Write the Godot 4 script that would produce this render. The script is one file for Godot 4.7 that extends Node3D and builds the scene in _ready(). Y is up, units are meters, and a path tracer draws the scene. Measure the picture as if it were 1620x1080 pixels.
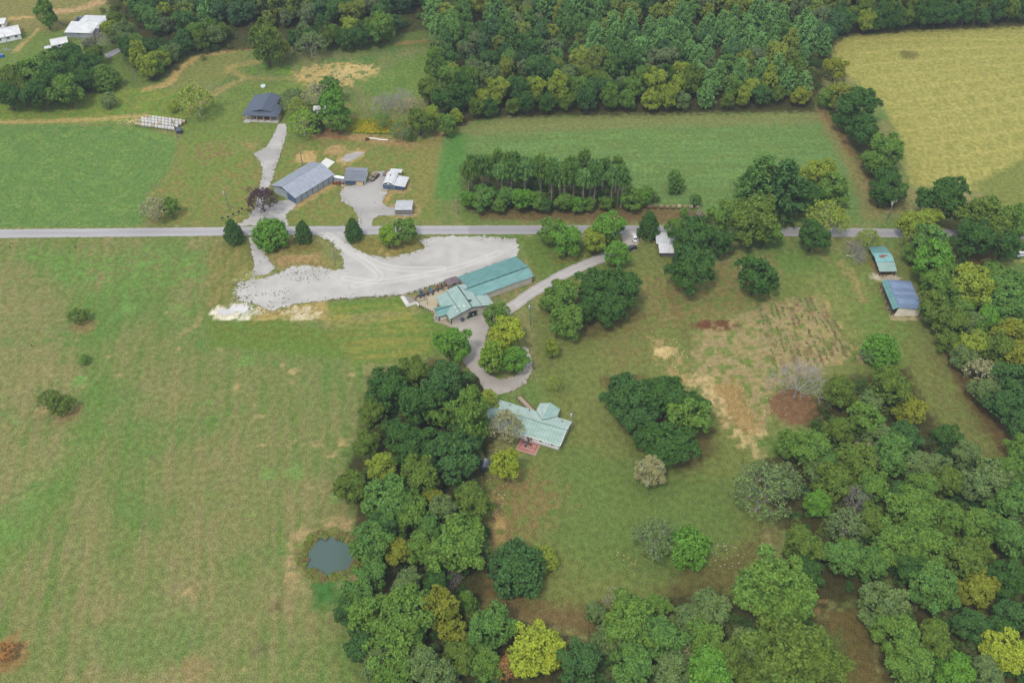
extends Node3D
# A rural property seen from high above: fields, woods, a county road, farm buildings, a gravel lot and a small pond.

const K := 0.62                       # a surface of albedo 0.62 looks white under this sky
var M := {}                           # materials by name
var crowns := {}                      # crown meshes by kind and variant
var trunks := {}
var taken := {}
var rng := RandomNumberGenerator.new()
var n_big := FastNoiseLite.new()
var n_mid := FastNoiseLite.new()
var n_small := FastNoiseLite.new()
var n_edge := FastNoiseLite.new()
const ORD := ["first", "second", "third", "fourth", "fifth", "sixth", "seventh", "eighth", "ninth", "tenth", "eleventh", "twelfth", "thirteenth", "fourteenth", "fifteenth", "sixteenth", "seventeenth", "eighteenth", "nineteenth", "twentieth", "twenty first", "twenty second", "twenty third", "twenty fourth", "twenty fifth", "twenty sixth", "twenty seventh", "twenty eighth"]
const PLACES := ["pond wood", "dark clump beside the curving drive", "large clump on the right lawn", "trees beside the white roofed shed", "group where field track meets road", "tree line along the yellow field", "group at the right road end", "wood along the right edge", "big wood at lower right", "bottom wood right of brown slope", "hedgerow at the far left", "wood behind north field", "top left far wood edge", "far wood edge above farmyard", "far edge of yellow field", "tall roadside pines", "low trees under roadside pines"]
const COLOURS := {"my": "yellow green", "dg": "dark green", "mg": "mid green", "bg": "blue green", "yg": "yellow green", "ol": "olive green", "br": "bright green", "go": "golden olive", "gg": "grey green", "ly": "lime yellow", "pg": "pale blue green", "ru": "rusty brown", "pu": "dark purple", "tn": "pale tan", "db": "deep blue green"}


# ---------------------------------------------------------------- small helpers
class Build:
	var v := PackedVector3Array()
	var n := PackedVector3Array()
	var uv := PackedVector2Array()
	var c := PackedColorArray()
	var tint := Color.WHITE

	func tri(a: Vector3, b: Vector3, d: Vector3, na: Vector3, nb: Vector3, nd: Vector3) -> void:   # counter-clockwise from outside
		v.append(a); v.append(d); v.append(b)
		n.append(na); n.append(nd); n.append(nb)
		for p in [a, d, b]:
			uv.append(Vector2(p.x, p.z))
			c.append(tint)

	func face(p: PackedVector3Array, us: PackedVector2Array = PackedVector2Array()) -> void:   # a flat convex polygon, counter-clockwise from outside
		var nn := Vector3.ZERO
		for i in range(1, p.size() - 1):
			nn += (p[i] - p[0]).cross(p[i + 1] - p[0])
		nn = nn.normalized()
		var u := (p[1] - p[0]).normalized()
		var w := nn.cross(u)
		for i in range(1, p.size() - 1):
			for k in [0, i + 1, i]:
				v.append(p[k])
				n.append(nn)
				uv.append(us[k] if us.size() else Vector2((p[k] - p[0]).dot(u), (p[k] - p[0]).dot(w)))
				c.append(tint)

	func panel(p: PackedVector3Array, th: float) -> void:      # a flat plate, its outer face given
		var nn := Vector3.ZERO
		for i in range(1, p.size() - 1):
			nn += (p[i] - p[0]).cross(p[i + 1] - p[0])
		nn = nn.normalized()
		face(p)
		var q := PackedVector3Array()
		for i in p.size():
			q.append(p[p.size() - 1 - i] - nn * th)
		face(q)
		for i in p.size():
			var a := p[i]
			var b := p[(i + 1) % p.size()]
			face(PackedVector3Array([b, a, a - nn * th, b - nn * th]))

	func box(at: Vector3, size: Vector3, turn := Basis.IDENTITY) -> void:
		var h := size / 2
		var k := []
		for s in [Vector3(-1, -1, -1), Vector3(1, -1, -1), Vector3(1, 1, -1), Vector3(-1, 1, -1), Vector3(-1, -1, 1), Vector3(1, -1, 1), Vector3(1, 1, 1), Vector3(-1, 1, 1)]:
			k.append(at + turn * (h * s))
		for f in [[4, 5, 6, 7], [1, 0, 3, 2], [5, 1, 2, 6], [0, 4, 7, 3], [7, 6, 2, 3], [0, 1, 5, 4]]:
			face(PackedVector3Array([k[f[0]], k[f[1]], k[f[2]], k[f[3]]]))

	func tube(p: PackedVector3Array, r: PackedFloat32Array, sides := 6, caps := true) -> void:
		var rings := []
		var side := Vector3.RIGHT
		for i in p.size():
			var d := (p[mini(i + 1, p.size() - 1)] - p[maxi(i - 1, 0)]).normalized()
			if i == 0:
				side = d.cross(Vector3(0.31, 0.17, 0.93)).normalized()
			side = (side - d * side.dot(d)).normalized()
			var up := d.cross(side)
			var ring := PackedVector3Array()
			for k in sides:
				var a := TAU * k / sides
				ring.append(side * cos(a) + up * sin(a))
			rings.append(ring)
		for i in p.size() - 1:
			for k in sides:
				var k2 := (k + 1) % sides
				var a: Vector3 = p[i] + rings[i][k] * r[i]
				var b: Vector3 = p[i] + rings[i][k2] * r[i]
				var d2: Vector3 = p[i + 1] + rings[i + 1][k2] * r[i + 1]
				var e: Vector3 = p[i + 1] + rings[i + 1][k] * r[i + 1]
				tri(a, b, d2, rings[i][k], rings[i][k2], rings[i + 1][k2])
				tri(a, d2, e, rings[i][k], rings[i + 1][k2], rings[i + 1][k])
		if caps:
			for end in [0, p.size() - 1]:
				var f := PackedVector3Array()
				for k in sides:
					f.append(p[end] + rings[end][k if end else sides - 1 - k] * r[end])
				face(f)

	func rod(a: Vector3, b: Vector3, r: float, sides := 6) -> void:
		tube(PackedVector3Array([a, b]), PackedFloat32Array([r, r]), sides)

	func leaf(at: Vector3, nn: Vector3, along: Vector3, long: float, wide: float) -> void:   # a pointed spray of leaves
		var t := (along - nn * along.dot(nn)).normalized()
		var s := nn.cross(t)
		var a := at - t * long * 0.5
		var b := at + s * wide * 0.5 + nn * long * 0.06
		var d := at + t * long * 0.5
		var e := at - s * wide * 0.5 + nn * long * 0.06
		for q in [a, b, d, a, d, e]:
			v.append(q)
			n.append(nn)
			uv.append(Vector2.ZERO)
			c.append(tint)

	func mesh() -> ArrayMesh:
		var arr := []
		arr.resize(Mesh.ARRAY_MAX)
		arr[Mesh.ARRAY_VERTEX] = v
		arr[Mesh.ARRAY_NORMAL] = n
		arr[Mesh.ARRAY_TEX_UV] = uv
		arr[Mesh.ARRAY_TEX_UV2] = uv
		arr[Mesh.ARRAY_COLOR] = c
		var m := ArrayMesh.new()
		m.add_surface_from_arrays(Mesh.PRIMITIVE_TRIANGLES, arr)
		return m


func tone(r: float, g: float, b: float) -> Color:        # a colour as it looks under this sky -> linear albedo
	var c := Color(r / 255.0, g / 255.0, b / 255.0).srgb_to_linear()
	return Color(c.r * K, c.g * K, c.b * K)


func mat(called: String, c: Color, rough := 0.9, metal := 0.0) -> StandardMaterial3D:
	var m := StandardMaterial3D.new()
	m.resource_name = called
	m.albedo_color = c.linear_to_srgb()
	m.roughness = rough
	m.metallic = metal
	M[called] = m
	return m


func noise_tex(seed_: int, freq: float, octaves: int, size: int, low: float, high: float, kind := FastNoiseLite.TYPE_SIMPLEX_SMOOTH, warm := 0.0) -> NoiseTexture2D:
	var f := FastNoiseLite.new()
	f.seed = seed_
	f.noise_type = kind
	f.frequency = freq
	f.fractal_octaves = octaves
	var t := NoiseTexture2D.new()
	t.width = size
	t.height = size
	t.seamless = true
	t.noise = f
	var g := Gradient.new()
	g.set_color(0, Color(low, low * (1.0 - warm * 0.4), low * (1.0 - warm)))
	g.set_color(1, Color(high, high, high))
	t.color_ramp = g
	return t


func rib_tex(gap: float, dark: float) -> ImageTexture:         # raised seams of a metal roof, one per width
	var im := Image.create(64, 4, false, Image.FORMAT_RGB8)
	im.fill(Color(1, 1, 1))
	im.fill_rect(Rect2i(0, 0, int(64 * gap), 4), Color(dark, dark, dark))
	im.fill_rect(Rect2i(32, 0, int(64 * gap * 0.6), 4), Color(dark * 1.06, dark * 1.06, dark * 1.06))
	return ImageTexture.create_from_image(im)


func numbered(called: String) -> String:
	taken[called] = int(taken.get(called, -1)) + 1
	return called if taken[called] == 0 else "%s_%03d" % [called, taken[called]]


func put(o: Node3D, parent: Node, called: String) -> void:
	if parent == self:
		o.name = numbered(called)
		add_child(o)
		return
	var k := 0
	for ch in parent.get_children():
		if String(ch.name) == called or String(ch.name).begins_with(called + "_0"):
			k += 1
	o.name = called if k == 0 else "%s_%03d" % [called, k]
	parent.add_child(o, true)


func commit(b: Build, called: String, m: Material, parent: Node) -> MeshInstance3D:
	var o := MeshInstance3D.new()
	o.mesh = b.mesh()
	o.material_override = m
	put(o, parent, called)
	return o


func tag(o: Node, label: String, category: String, group := "") -> void:
	o.set_meta("label", label)
	o.set_meta("category", category)
	if group:
		o.set_meta("group", group)


func thing(called: String, label: String, category: String, at: Vector2, turn := 0.0, group := "", y := 0.0) -> Node3D:
	var o := Node3D.new()
	put(o, self, called)
	o.position = Vector3(at.x, y, at.y)
	o.rotation.y = deg_to_rad(turn)
	tag(o, label, category, group)
	return o


func again(o: Node3D, called: String, label: String, at: Vector3, turn: float) -> Node3D:
	var c: Node3D = o.duplicate()
	c.name = numbered(called)
	add_child(c)
	c.position = at
	c.rotation.y = deg_to_rad(turn)
	c.set_meta("label", label)
	return c


func nth(i: int) -> String:
	return ORD[i] if i < ORD.size() else "number %d" % (i + 1)


func sd(poly: PackedVector2Array, p: Vector2) -> float:          # distance to a polygon's edge, negative inside
	var best := 1e12
	var a := poly[poly.size() - 1]
	for b in poly:
		var e := b - a
		var w := p - a
		var t := clampf(w.dot(e) / maxf(e.length_squared(), 1e-9), 0.0, 1.0)
		best = minf(best, (w - e * t).length_squared())
		a = b
	return -sqrt(best) if Geometry2D.is_point_in_polygon(p, poly) else sqrt(best)


func sdl(line: PackedVector2Array, p: Vector2) -> float:         # distance to a line
	var best := 1e12
	for i in line.size() - 1:
		var a := line[i]
		var e := line[i + 1] - a
		var w := p - a
		var t := clampf(w.dot(e) / maxf(e.length_squared(), 1e-9), 0.0, 1.0)
		best = minf(best, (w - e * t).length_squared())
	return sqrt(best)


func curve(line: PackedVector2Array, per := 6) -> PackedVector2Array:      # a smooth line through the points
	var out := PackedVector2Array()
	for i in line.size() - 1:
		var p0 := line[maxi(i - 1, 0)]
		var p3 := line[mini(i + 2, line.size() - 1)]
		for k in per:
			out.append(line[i].cubic_interpolate(line[i + 1], p0, p3, float(k) / per))
	out.append(line[line.size() - 1])
	return out


func around(line: PackedVector2Array, pad: float) -> Rect2:
	var r := Rect2(line[0], Vector2.ZERO)
	for p in line:
		r = r.expand(p)
	return r.grow(pad)


# ---------------------------------------------------------------- the ground, painted where grass, soil and dry stubble lie
var gx := PackedFloat32Array()
var gz := PackedFloat32Array()
var gc := PackedColorArray()
const GX0 := -275.0
const GZ0 := -500.0
const CELL := 0.8
const NX := 689
const NZ := 515


func at_grid(i: int, j: int) -> Vector2:
	return Vector2(GX0 + i * CELL, GZ0 + j * CELL)


func ground_color(p: Vector2) -> Color:
	var i := clampi(int((p.x - GX0) / CELL), 0, NX - 1)
	var j := clampi(int((p.y - GZ0) / CELL), 0, NZ - 1)
	return gc[j * NX + i]


func paint(box: Rect2, field: Callable, c: Color, soft: float, rough: float, amount: float, hole := -9.0, streak := Vector2.ZERO) -> void:
	var i0 := clampi(int((box.position.x - GX0) / CELL), 0, NX - 1)
	var i1 := clampi(int((box.end.x - GX0) / CELL) + 1, 0, NX - 1)
	var j0 := clampi(int((box.position.y - GZ0) / CELL), 0, NZ - 1)
	var j1 := clampi(int((box.end.y - GZ0) / CELL) + 1, 0, NZ - 1)
	for j in range(j0, j1 + 1):
		for i in range(i0, i1 + 1):
			var p := at_grid(i, j)
			var d: float = field.call(p)
			if d > soft + rough:
				continue
			var k := amount
			if d > -soft - rough:
				d += n_edge.get_noise_2d(p.x, p.y) * rough
				k *= 1.0 - smoothstep(-soft, soft, d)
			if hole > -5.0:
				var q := p
				if streak != Vector2.ZERO:
					q = Vector2(p.dot(streak) * 0.12, p.dot(Vector2(-streak.y, streak.x)) * 1.6)
				var h := n_small.get_noise_2d(q.x, q.y) + 0.45 * n_edge.get_noise_2d(p.y + 91.0, p.x)
				k *= smoothstep(hole - 0.16, hole + 0.16, h)
			if k > 0.004:
				var at := j * NX + i
				gc[at] = gc[at].lerp(c, k)


func area(poly: Array, c: Color, soft := 1.0, rough := 2.0, amount := 1.0, hole := -9.0, streak := Vector2.ZERO) -> void:
	var pp := PackedVector2Array(poly)
	paint(around(pp, soft + rough), func(p: Vector2) -> float: return sd(pp, p), c, soft, rough, amount, hole, streak)


func streak_line(line: Array, width: float, c: Color, soft := 0.6, rough := 0.8, amount := 1.0, hole := -9.0) -> void:
	var pp := curve(PackedVector2Array(line), 4)
	paint(around(pp, width + soft + rough), func(p: Vector2) -> float: return sdl(pp, p) - width * 0.5, c, soft, rough, amount, hole)


func spot(o: Vector2, r: float, c: Color, soft := 1.0, rough := 1.0, amount := 1.0, hole := -9.0, squeeze := Vector2.ONE) -> void:
	paint(Rect2(o - Vector2.ONE * (r * 2.0 + soft + rough), Vector2.ONE * (r * 4.0 + 2.0 * (soft + rough))), func(p: Vector2) -> float: return ((p - o) / squeeze).length() - r, c, soft, rough, amount, hole)


func carpet(called: String, label: String, box: Rect2, field: Callable, look: Callable, y: float, rough: float, m: Material, cell := 0.5) -> MeshInstance3D:
	# a thin sheet with a ragged edge: every cell is clipped where the field is positive
	var b := Build.new()
	var nx := int(box.size.x / cell) + 2
	var nz := int(box.size.y / cell) + 2
	var val := PackedFloat32Array()
	val.resize(nx * nz)
	for j in nz:
		for i in nx:
			var p := box.position + Vector2(i, j) * cell
			var d: float = field.call(p)
			if absf(d) < rough * 2.0 + cell * 2.0:
				d += rough * (n_edge.get_noise_2d(p.x * 1.3, p.y * 1.3) + 0.6 * n_small.get_noise_2d(p.x * 2.1 + 40.0, p.y * 2.1))
			val[j * nx + i] = d
	for j in nz - 1:
		for i in nx - 1:
			var d4 := [val[j * nx + i], val[(j + 1) * nx + i], val[(j + 1) * nx + i + 1], val[j * nx + i + 1]]
			if d4[0] > 0 and d4[1] > 0 and d4[2] > 0 and d4[3] > 0:
				continue
			var o := box.position + Vector2(i, j) * cell
			var p4 := [o, o + Vector2(0, cell), o + Vector2(cell, cell), o + Vector2(cell, 0)]
			var out := PackedVector2Array()
			for k in 4:
				var k2 := (k + 1) % 4
				if d4[k] <= 0:
					out.append(p4[k])
				if (d4[k] <= 0) != (d4[k2] <= 0):
					out.append((p4[k] as Vector2).lerp(p4[k2], d4[k] / (d4[k] - d4[k2])))
			for k in range(1, out.size() - 1):
				for q in [out[0], out[k + 1], out[k]]:
					b.v.append(Vector3(q.x, y, q.y))
					b.n.append(Vector3.UP)
					b.uv.append(q)
					b.c.append(look.call(q))
	var mi := commit(b, called, m, self)
	mi.set_meta("kind", "structure")
	mi.set_meta("label", label)
	mi.set_meta("category", "ground")
	return mi


# ---------------------------------------------------------------- trees
func leaf_mat(called: String, r: float, g: float, b: float, gain := 1.0) -> void:
	var c := Color(r / 255.0, g / 255.0, b / 255.0).srgb_to_linear()
	var m := mat(called, Color(c.r * gain, c.g * gain, c.b * gain), 0.75)
	m.vertex_color_use_as_albedo = true
	m.backlight_enabled = true
	m.backlight = Color(0.35, 0.35, 0.35)
	m.metallic_specular = 0.1


func any_dir() -> Vector3:
	var z := rng.randf_range(-1.0, 1.0)
	var a := rng.randf_range(0.0, TAU)
	var r := sqrt(1.0 - z * z)
	return Vector3(r * cos(a), z, r * sin(a))


func leaf_tint(base: float, hue: float) -> Color:
	return Color(base * (1.0 + 0.9 * hue), base * (1.0 + 0.35 * hue), base * (1.0 - 0.6 * hue))


func clump(b: Build, at: Vector3, out: Vector3, count: int, size: float, reach: float, base: float, hue: float) -> void:
	for k in count:
		var d := any_dir()
		var nn := (out * 0.8 + d * 0.95 + Vector3.UP * 0.25).normalized()
		b.tint = leaf_tint(base * rng.randf_range(0.65, 1.35), hue + rng.randf_range(-0.08, 0.08))
		b.leaf(at + any_dir() * reach * sqrt(rng.randf()), nn, any_dir(), size * rng.randf_range(0.75, 1.3), size * rng.randf_range(0.5, 0.85))


func broadleaf(seed_: int, lobes: int, per: int, leaves: int, flat: float, spread: float, low: float) -> ArrayMesh:
	# lobes of foliage round a hollow middle; nominal crown 10 m wide, top at 10 m
	rng.seed = seed_
	var b := Build.new()
	low -= 0.5
	var mid := Vector3(0, low + (10.0 - low) * 0.48, 0)
	var half := (10.0 - low) * 0.5
	for i in lobes:
		var d := any_dir()
		if d.y < -0.55:
			d.y = -d.y
		var r := rng.randf_range(0.85, 1.75) * (1.0 if i > 3 else 1.35)
		var f := rng.randf_range(0.72, 1.14) if i > 2 else 0.3
		var c := mid + Vector3(d.x * (5.0 - r) * spread * f, d.y * (half - r * 0.8) * flat * f + rng.randf_range(-0.4, 0.4), d.z * (5.0 - r) * spread * f)
		var lb := rng.randf_range(0.88, 1.12)
		var lh := rng.randf_range(-0.14, 0.2)
		for k in per:
			var e := (any_dir() + (c - mid).normalized() * 0.55 + Vector3.UP * 0.35).normalized()
			var at := c + Vector3(e.x, e.y * 0.8, e.z) * r * rng.randf_range(0.72, 1.06)
			clump(b, at, e, leaves, 0.45, 0.46, lb * rng.randf_range(0.78, 1.22), lh + rng.randf_range(-0.12, 0.18))
	for k in lobes * 8:                                          # leaves in the middle, so that the crown is not hollow
		clump(b, mid + any_dir() * Vector3(3.2, half * 0.6, 3.2), any_dir(), 2, 0.9, 0.5, 0.9, 0.0)
	return b.mesh()


func dome(seed_: int, clumps: int, egg: float) -> ArrayMesh:     # a dense round or egg-shaped crown down to the grass
	rng.seed = seed_
	var b := Build.new()
	for i in clumps:
		var t := pow(rng.randf(), 0.8)
		var y := 0.5 + 9.4 * t
		var r := 5.0 * (sqrt(clampf(1.0 - pow((t - 0.32) / 0.68, 2.0), 0.0, 1.0)) if t > 0.32 else 0.75 + 0.25 * t / 0.32)
		if egg > 0.0:
			r = lerpf(r, 5.0 * (1.0 - t) * 1.05 + 0.25, egg)
		var a := rng.randf() * TAU
		var bump := 1.0 + 0.12 * sin(a * 5.0 + seed_) + 0.1 * sin(y * 2.1 + a * 3.0)
		var out := Vector3(cos(a), 0.35 + t * 0.7, sin(a)).normalized()
		if i % 4 == 0:
			clump(b, Vector3(cos(a) * r * 0.7, y * 0.9, sin(a) * r * 0.7), out, 5, 1.1, 0.6, 0.9, 0.0)
		clump(b, Vector3(cos(a) * r * bump, y, sin(a) * r * bump) * rng.randf_range(0.86, 1.04), out, 10, 0.62, 0.55, rng.randf_range(0.82, 1.16), rng.randf_range(-0.08, 0.12))
	return b.mesh()


func pine(seed_: int, whorls: int, low: float) -> ArrayMesh:      # feathery whorled branches
	rng.seed = seed_
	var b := Build.new()
	for i in whorls:
		var t := float(i) / (whorls - 1)
		var y := lerpf(low, 9.7, t)
		var long := (5.0 * pow(1.0 - t, 0.6) * (0.72 + 0.28 * minf(1.0, t * 4.0)) + 0.7) * rng.randf_range(0.8, 1.1)
		var count := 7 if t < 0.7 else 5
		var a0 := rng.randf() * TAU
		for k in count:
			var a := a0 + TAU * k / count + rng.randf_range(-0.3, 0.3)
			var d := Vector3(cos(a), rng.randf_range(-0.05, 0.28) + t * 0.5, sin(a)).normalized()
			var l := long * rng.randf_range(0.65, 1.08)
			var base := rng.randf_range(0.85, 1.15)
			var hue := rng.randf_range(-0.08, 0.08)
			var steps := 3 + int(l)
			for s in steps:
				var f := 0.25 + 0.75 * (s + 0.5) / steps
				var at := Vector3(0, y, 0) + d * l * f
				for q in 11:
					var along := (d + any_dir() * 0.9).normalized()
					b.tint = leaf_tint(base * rng.randf_range(0.8, 1.2), hue)
					b.leaf(at + any_dir() * 0.45, (Vector3.UP + any_dir() * 0.8).normalized(), along, rng.randf_range(0.7, 1.2), rng.randf_range(0.2, 0.36))
	return b.mesh()


func twigs(b: Build, at: Vector3, d: Vector3, long: float, r: float, depth: int, ends: Array) -> void:
	var mid := at + d * long * 0.5 + any_dir() * long * 0.06
	var tip := at + d * long + any_dir() * long * 0.05
	b.tube(PackedVector3Array([at, mid, tip]), PackedFloat32Array([r, r * 0.8, maxf(r * 0.6, 0.028)]), 5 if r > 0.1 else 3, false)
	if depth == 0:
		ends.append([tip, d])
		return
	var count := 3
	var a0 := rng.randf() * TAU
	for k in count:
		var a := a0 + TAU * k / count + rng.randf_range(-0.4, 0.4)
		var side := d.cross(Vector3(0.2, 0.3, 0.9)).normalized()
		var up := d.cross(side)
		var e := (d * rng.randf_range(0.7, 1.1) + (side * cos(a) + up * sin(a)) * rng.randf_range(0.5, 0.95) + Vector3.UP * 0.12).normalized()
		twigs(b, at + (tip - at) * rng.randf_range(0.6, 1.0), e, long * rng.randf_range(0.6, 0.82), maxf(r * 0.62, 0.035), depth - 1, ends)


func skeleton(seed_: int, depth: int) -> Array:                  # [mesh, twig ends]; about 10 m wide and high
	rng.seed = seed_
	var b := Build.new()
	var ends := []
	b.tube(PackedVector3Array([Vector3.ZERO, Vector3(0.05, 1.0, 0.0), Vector3(0.0, 2.4, 0.1)]), PackedFloat32Array([0.32, 0.24, 0.2]), 7, false)
	for k in 5:
		var a := TAU * k / 5 + rng.randf_range(-0.3, 0.3)
		twigs(b, Vector3(0, 1.9 + 0.12 * k, 0.05), Vector3(cos(a) * 0.75, 0.8, sin(a) * 0.75).normalized(), 3.0, 0.12, depth, ends)
	twigs(b, Vector3(0, 2.3, 0.05), Vector3(0.05, 1, 0).normalized(), 3.4, 0.14, depth, ends)
	return [b.mesh(), ends]


func trunk(seed_: int, top: float, r: float, limbs: int, dead: int) -> ArrayMesh:
	rng.seed = seed_
	var b := Build.new()
	b.tube(PackedVector3Array([Vector3(0, -0.2, 0), Vector3(0.03, top * 0.12, 0), Vector3(-0.05, top * 0.5, 0.05), Vector3(0.05, top, 0)]), PackedFloat32Array([r * 1.35, r, r * 0.8, r * 0.3]), 7, false)
	for k in limbs:
		var a := TAU * k / limbs + rng.randf_range(-0.3, 0.3)
		var y := top * rng.randf_range(0.35, 0.75)
		var d := Vector3(cos(a), rng.randf_range(0.5, 1.1), sin(a)).normalized()
		b.tube(PackedVector3Array([Vector3(0, y, 0), Vector3(0, y, 0) + d * 1.6, Vector3(0, y, 0) + d * 3.0 + Vector3(0, 0.4, 0)]), PackedFloat32Array([r * 0.45, r * 0.3, r * 0.12]), 5, false)
	for k in dead:                                                # short dead branches on a bare stem
		var a := rng.randf() * TAU
		var y := top * rng.randf_range(0.15, 0.6)
		var d := Vector3(cos(a), rng.randf_range(-0.25, 0.25), sin(a))
		b.tube(PackedVector3Array([Vector3(0, y, 0), Vector3(0, y, 0) + d * rng.randf_range(0.8, 2.2)]), PackedFloat32Array([0.07, 0.02]), 3, false)
	return b.mesh()


func make_crowns() -> void:
	for s in 5:
		crowns["round_%d" % s] = broadleaf(100 + s, 25, 26, 14, 1.0, 1.0, 1.6)
		trunks["round_%d" % s] = trunk(200 + s, 6.5, 0.3, 5, 0)
	for s in 3:
		crowns["tall_%d" % s] = broadleaf(300 + s, 27, 23, 14, 1.1, 0.95, 0.9)
		trunks["tall_%d" % s] = trunk(320 + s, 7.5, 0.26, 5, 0)
	for s in 3:
		crowns["wide_%d" % s] = broadleaf(400 + s, 38, 24, 14, 0.95, 1.08, 1.8)
		trunks["wide_%d" % s] = trunk(420 + s, 6.0, 0.36, 7, 0)
	for s in 2:
		crowns["dome_%d" % s] = dome(500 + s, 620, 0.0)
		trunks["dome_%d" % s] = trunk(520 + s, 5.0, 0.25, 0, 0)
		crowns["cone_%d" % s] = dome(540 + s, 560, 0.62)
		trunks["cone_%d" % s] = trunk(560 + s, 8.0, 0.25, 0, 0)
		crowns["bush_%d" % s] = broadleaf(580 + s, 16, 14, 9, 0.9, 1.0, -1.0)
		trunks["bush_%d" % s] = trunk(590 + s, 4.0, 0.2, 6, 0)
	for s in 3:
		crowns["pine_%d" % s] = pine(600 + s, 15, 1.2)
		trunks["pine_%d" % s] = trunk(620 + s, 9.4, 0.24, 0, 0)
		crowns["stem_%d" % s] = pine(640 + s, 9, 6.1)              # a tall pine: foliage only at its top
		trunks["stem_%d" % s] = trunk(660 + s, 9.2, 0.3, 0, 22)
	for s in 3:
		var k := skeleton(700 + s, 4)
		trunks["bare_%d" % s] = k[0]
		var k2 := skeleton(720 + s, 3)
		trunks["thin_%d" % s] = k2[0]
		var b := Build.new()
		for e in k2[1]:
			clump(b, e[0], (e[1] as Vector3), 12, 0.5, 0.75, rng.randf_range(0.8, 1.2), rng.randf_range(-0.12, 0.18))
		crowns["thin_%d" % s] = b.mesh()


func tree(kind: String, leaf: String, x: float, z: float, w: float, h: float, turn: float, label: String, group := "") -> void:
	var called: String = {"pine": "pine_tree", "stem": "tall_pine_tree", "bare": "bare_tree", "thin": "thin_tree", "cone": "evergreen_tree", "bush": "bush", "dome": "round_tree"}.get(kind.get_slice("_", 0), "broadleaf_tree")
	var category := "bush" if called == "bush" else "tree"
	var o := thing(called, label, category, Vector2(x, z), turn, group)
	var size := Vector3(w / 10.0, h / 10.0, w / 10.0)
	if crowns.has(kind):
		var c := MeshInstance3D.new()
		c.mesh = crowns[kind]
		c.material_override = M["leaf_" + leaf]
		put(c, o, "crown")
		c.scale = size
	var t := MeshInstance3D.new()
	t.mesh = trunks[kind]
	t.material_override = M["bark" if leaf == "pu" else "bark_grey" if kind.begins_with("bare") or kind.begins_with("thin") else "bark_pine" if kind.begins_with("stem") else "bark"]
	put(t, o, "trunk")
	t.scale = size


func auto(kind: String, leaf: String, i: int, row: int, place: int) -> String:
	var words: String = {"round": "round tree", "tall": "narrow tree", "wide": "broad tree", "dome": "domed tree", "cone": "pointed evergreen", "bush": "bush", "pine": "feathery pine", "stem": "bare stemmed pine", "bare": "leafless tree", "thin": "airy tree"}[kind]
	return "%s %s, %s from left%s, %s" % [COLOURS[leaf], words, nth(i), " in row %s" % ["one", "two", "three", "four", "five", "six", "seven", "eight", "nine", "ten"][row - 1] if row else "", PLACES[place]]


func many(called: String, label: String, category: String, m: Mesh, material: Material, where: Array, tints: Array) -> void:
	var mm := MultiMesh.new()
	mm.transform_format = MultiMesh.TRANSFORM_3D
	mm.use_colors = true
	mm.mesh = m
	mm.instance_count = where.size()
	for i in where.size():
		mm.set_instance_transform(i, where[i])
		mm.set_instance_color(i, tints[i])
	var o := MultiMeshInstance3D.new()
	o.multimesh = mm
	o.material_override = material
	put(o, self, called)
	o.set_meta("kind", "stuff")
	tag(o, label, category)


# ---------------------------------------------------------------- buildings
func V(x: float, y: float, z: float) -> Vector3:
	return Vector3(x, y, z)


func plate(o: Node, called: String, m: Material, pts: Array, th := 0.12) -> MeshInstance3D:
	var b := Build.new()
	b.panel(PackedVector3Array(pts), th)
	return commit(b, called, m, o)


func block(o: Node, called: String, m: Material, at: Vector3, size: Vector3) -> MeshInstance3D:
	var b := Build.new()
	b.box(at, size)
	return commit(b, called, m, o)


func wall_x(o: Node, m: Material, x0: float, x1: float, z: float, h0: float, h1: float, facing: float, peak := Vector2(-99, 0)) -> void:    # a wall along x, facing +z or -z
	var pts := [V(x0, 0, z), V(x1, 0, z), V(x1, h1, z)]
	if peak.x > -90.0:
		pts.append(V(peak.x, peak.y, z))
	pts.append(V(x0, h0, z))
	if facing < 0:
		pts.reverse()
	plate(o, "wall", m, pts, 0.15)


func wall_z(o: Node, m: Material, z0: float, z1: float, x: float, h0: float, h1: float, facing: float, peak := Vector2(-99, 0)) -> void:    # z0 nearer the front
	var pts := [V(x, 0, z0), V(x, 0, z1), V(x, h1, z1)]
	if peak.x > -90.0:
		pts.append(V(x, peak.y, peak.x))
	pts.append(V(x, h0, z0))
	if facing < 0:
		pts.reverse()
	plate(o, "wall", m, pts, 0.15)


func opening(o: Node, called: String, frame: Material, inner: Material, inner_name: String, at: Vector3, w: float, h: float, along_x := true, leaves := 1) -> void:   # at: middle of the sill, on the wall's outer face
	var size := V(w, h, 0.09) if along_x else V(0.09, h, w)
	var f := Build.new()
	for k in leaves + 1:
		var s := -w / 2 + w * k / leaves
		f.box(at + (V(s, h / 2, 0.02) if along_x else V(0.02, h / 2, s)), V(0.09, h, 0.1) if along_x else V(0.1, h, 0.09))
	for y in [0.045, h - 0.045]:
		f.box(at + V(0, y, 0.021) if along_x else at + V(0.021, y, 0), V(w - 0.1, 0.08, 0.1) if along_x else V(0.1, 0.08, w - 0.1))
	var mi := commit(f, called, frame, o)
	for k in leaves:
		var s2 := -w / 2 + w * (k + 0.5) / leaves
		var b := Build.new()
		b.box(at + (V(s2, h / 2, 0.0) if along_x else V(0.0, h / 2, s2)), V(w / leaves - 0.1, h - 0.1, 0.05) if along_x else V(0.05, h - 0.1, w / leaves - 0.1))
		commit(b, inner_name, inner, mi)


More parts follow.
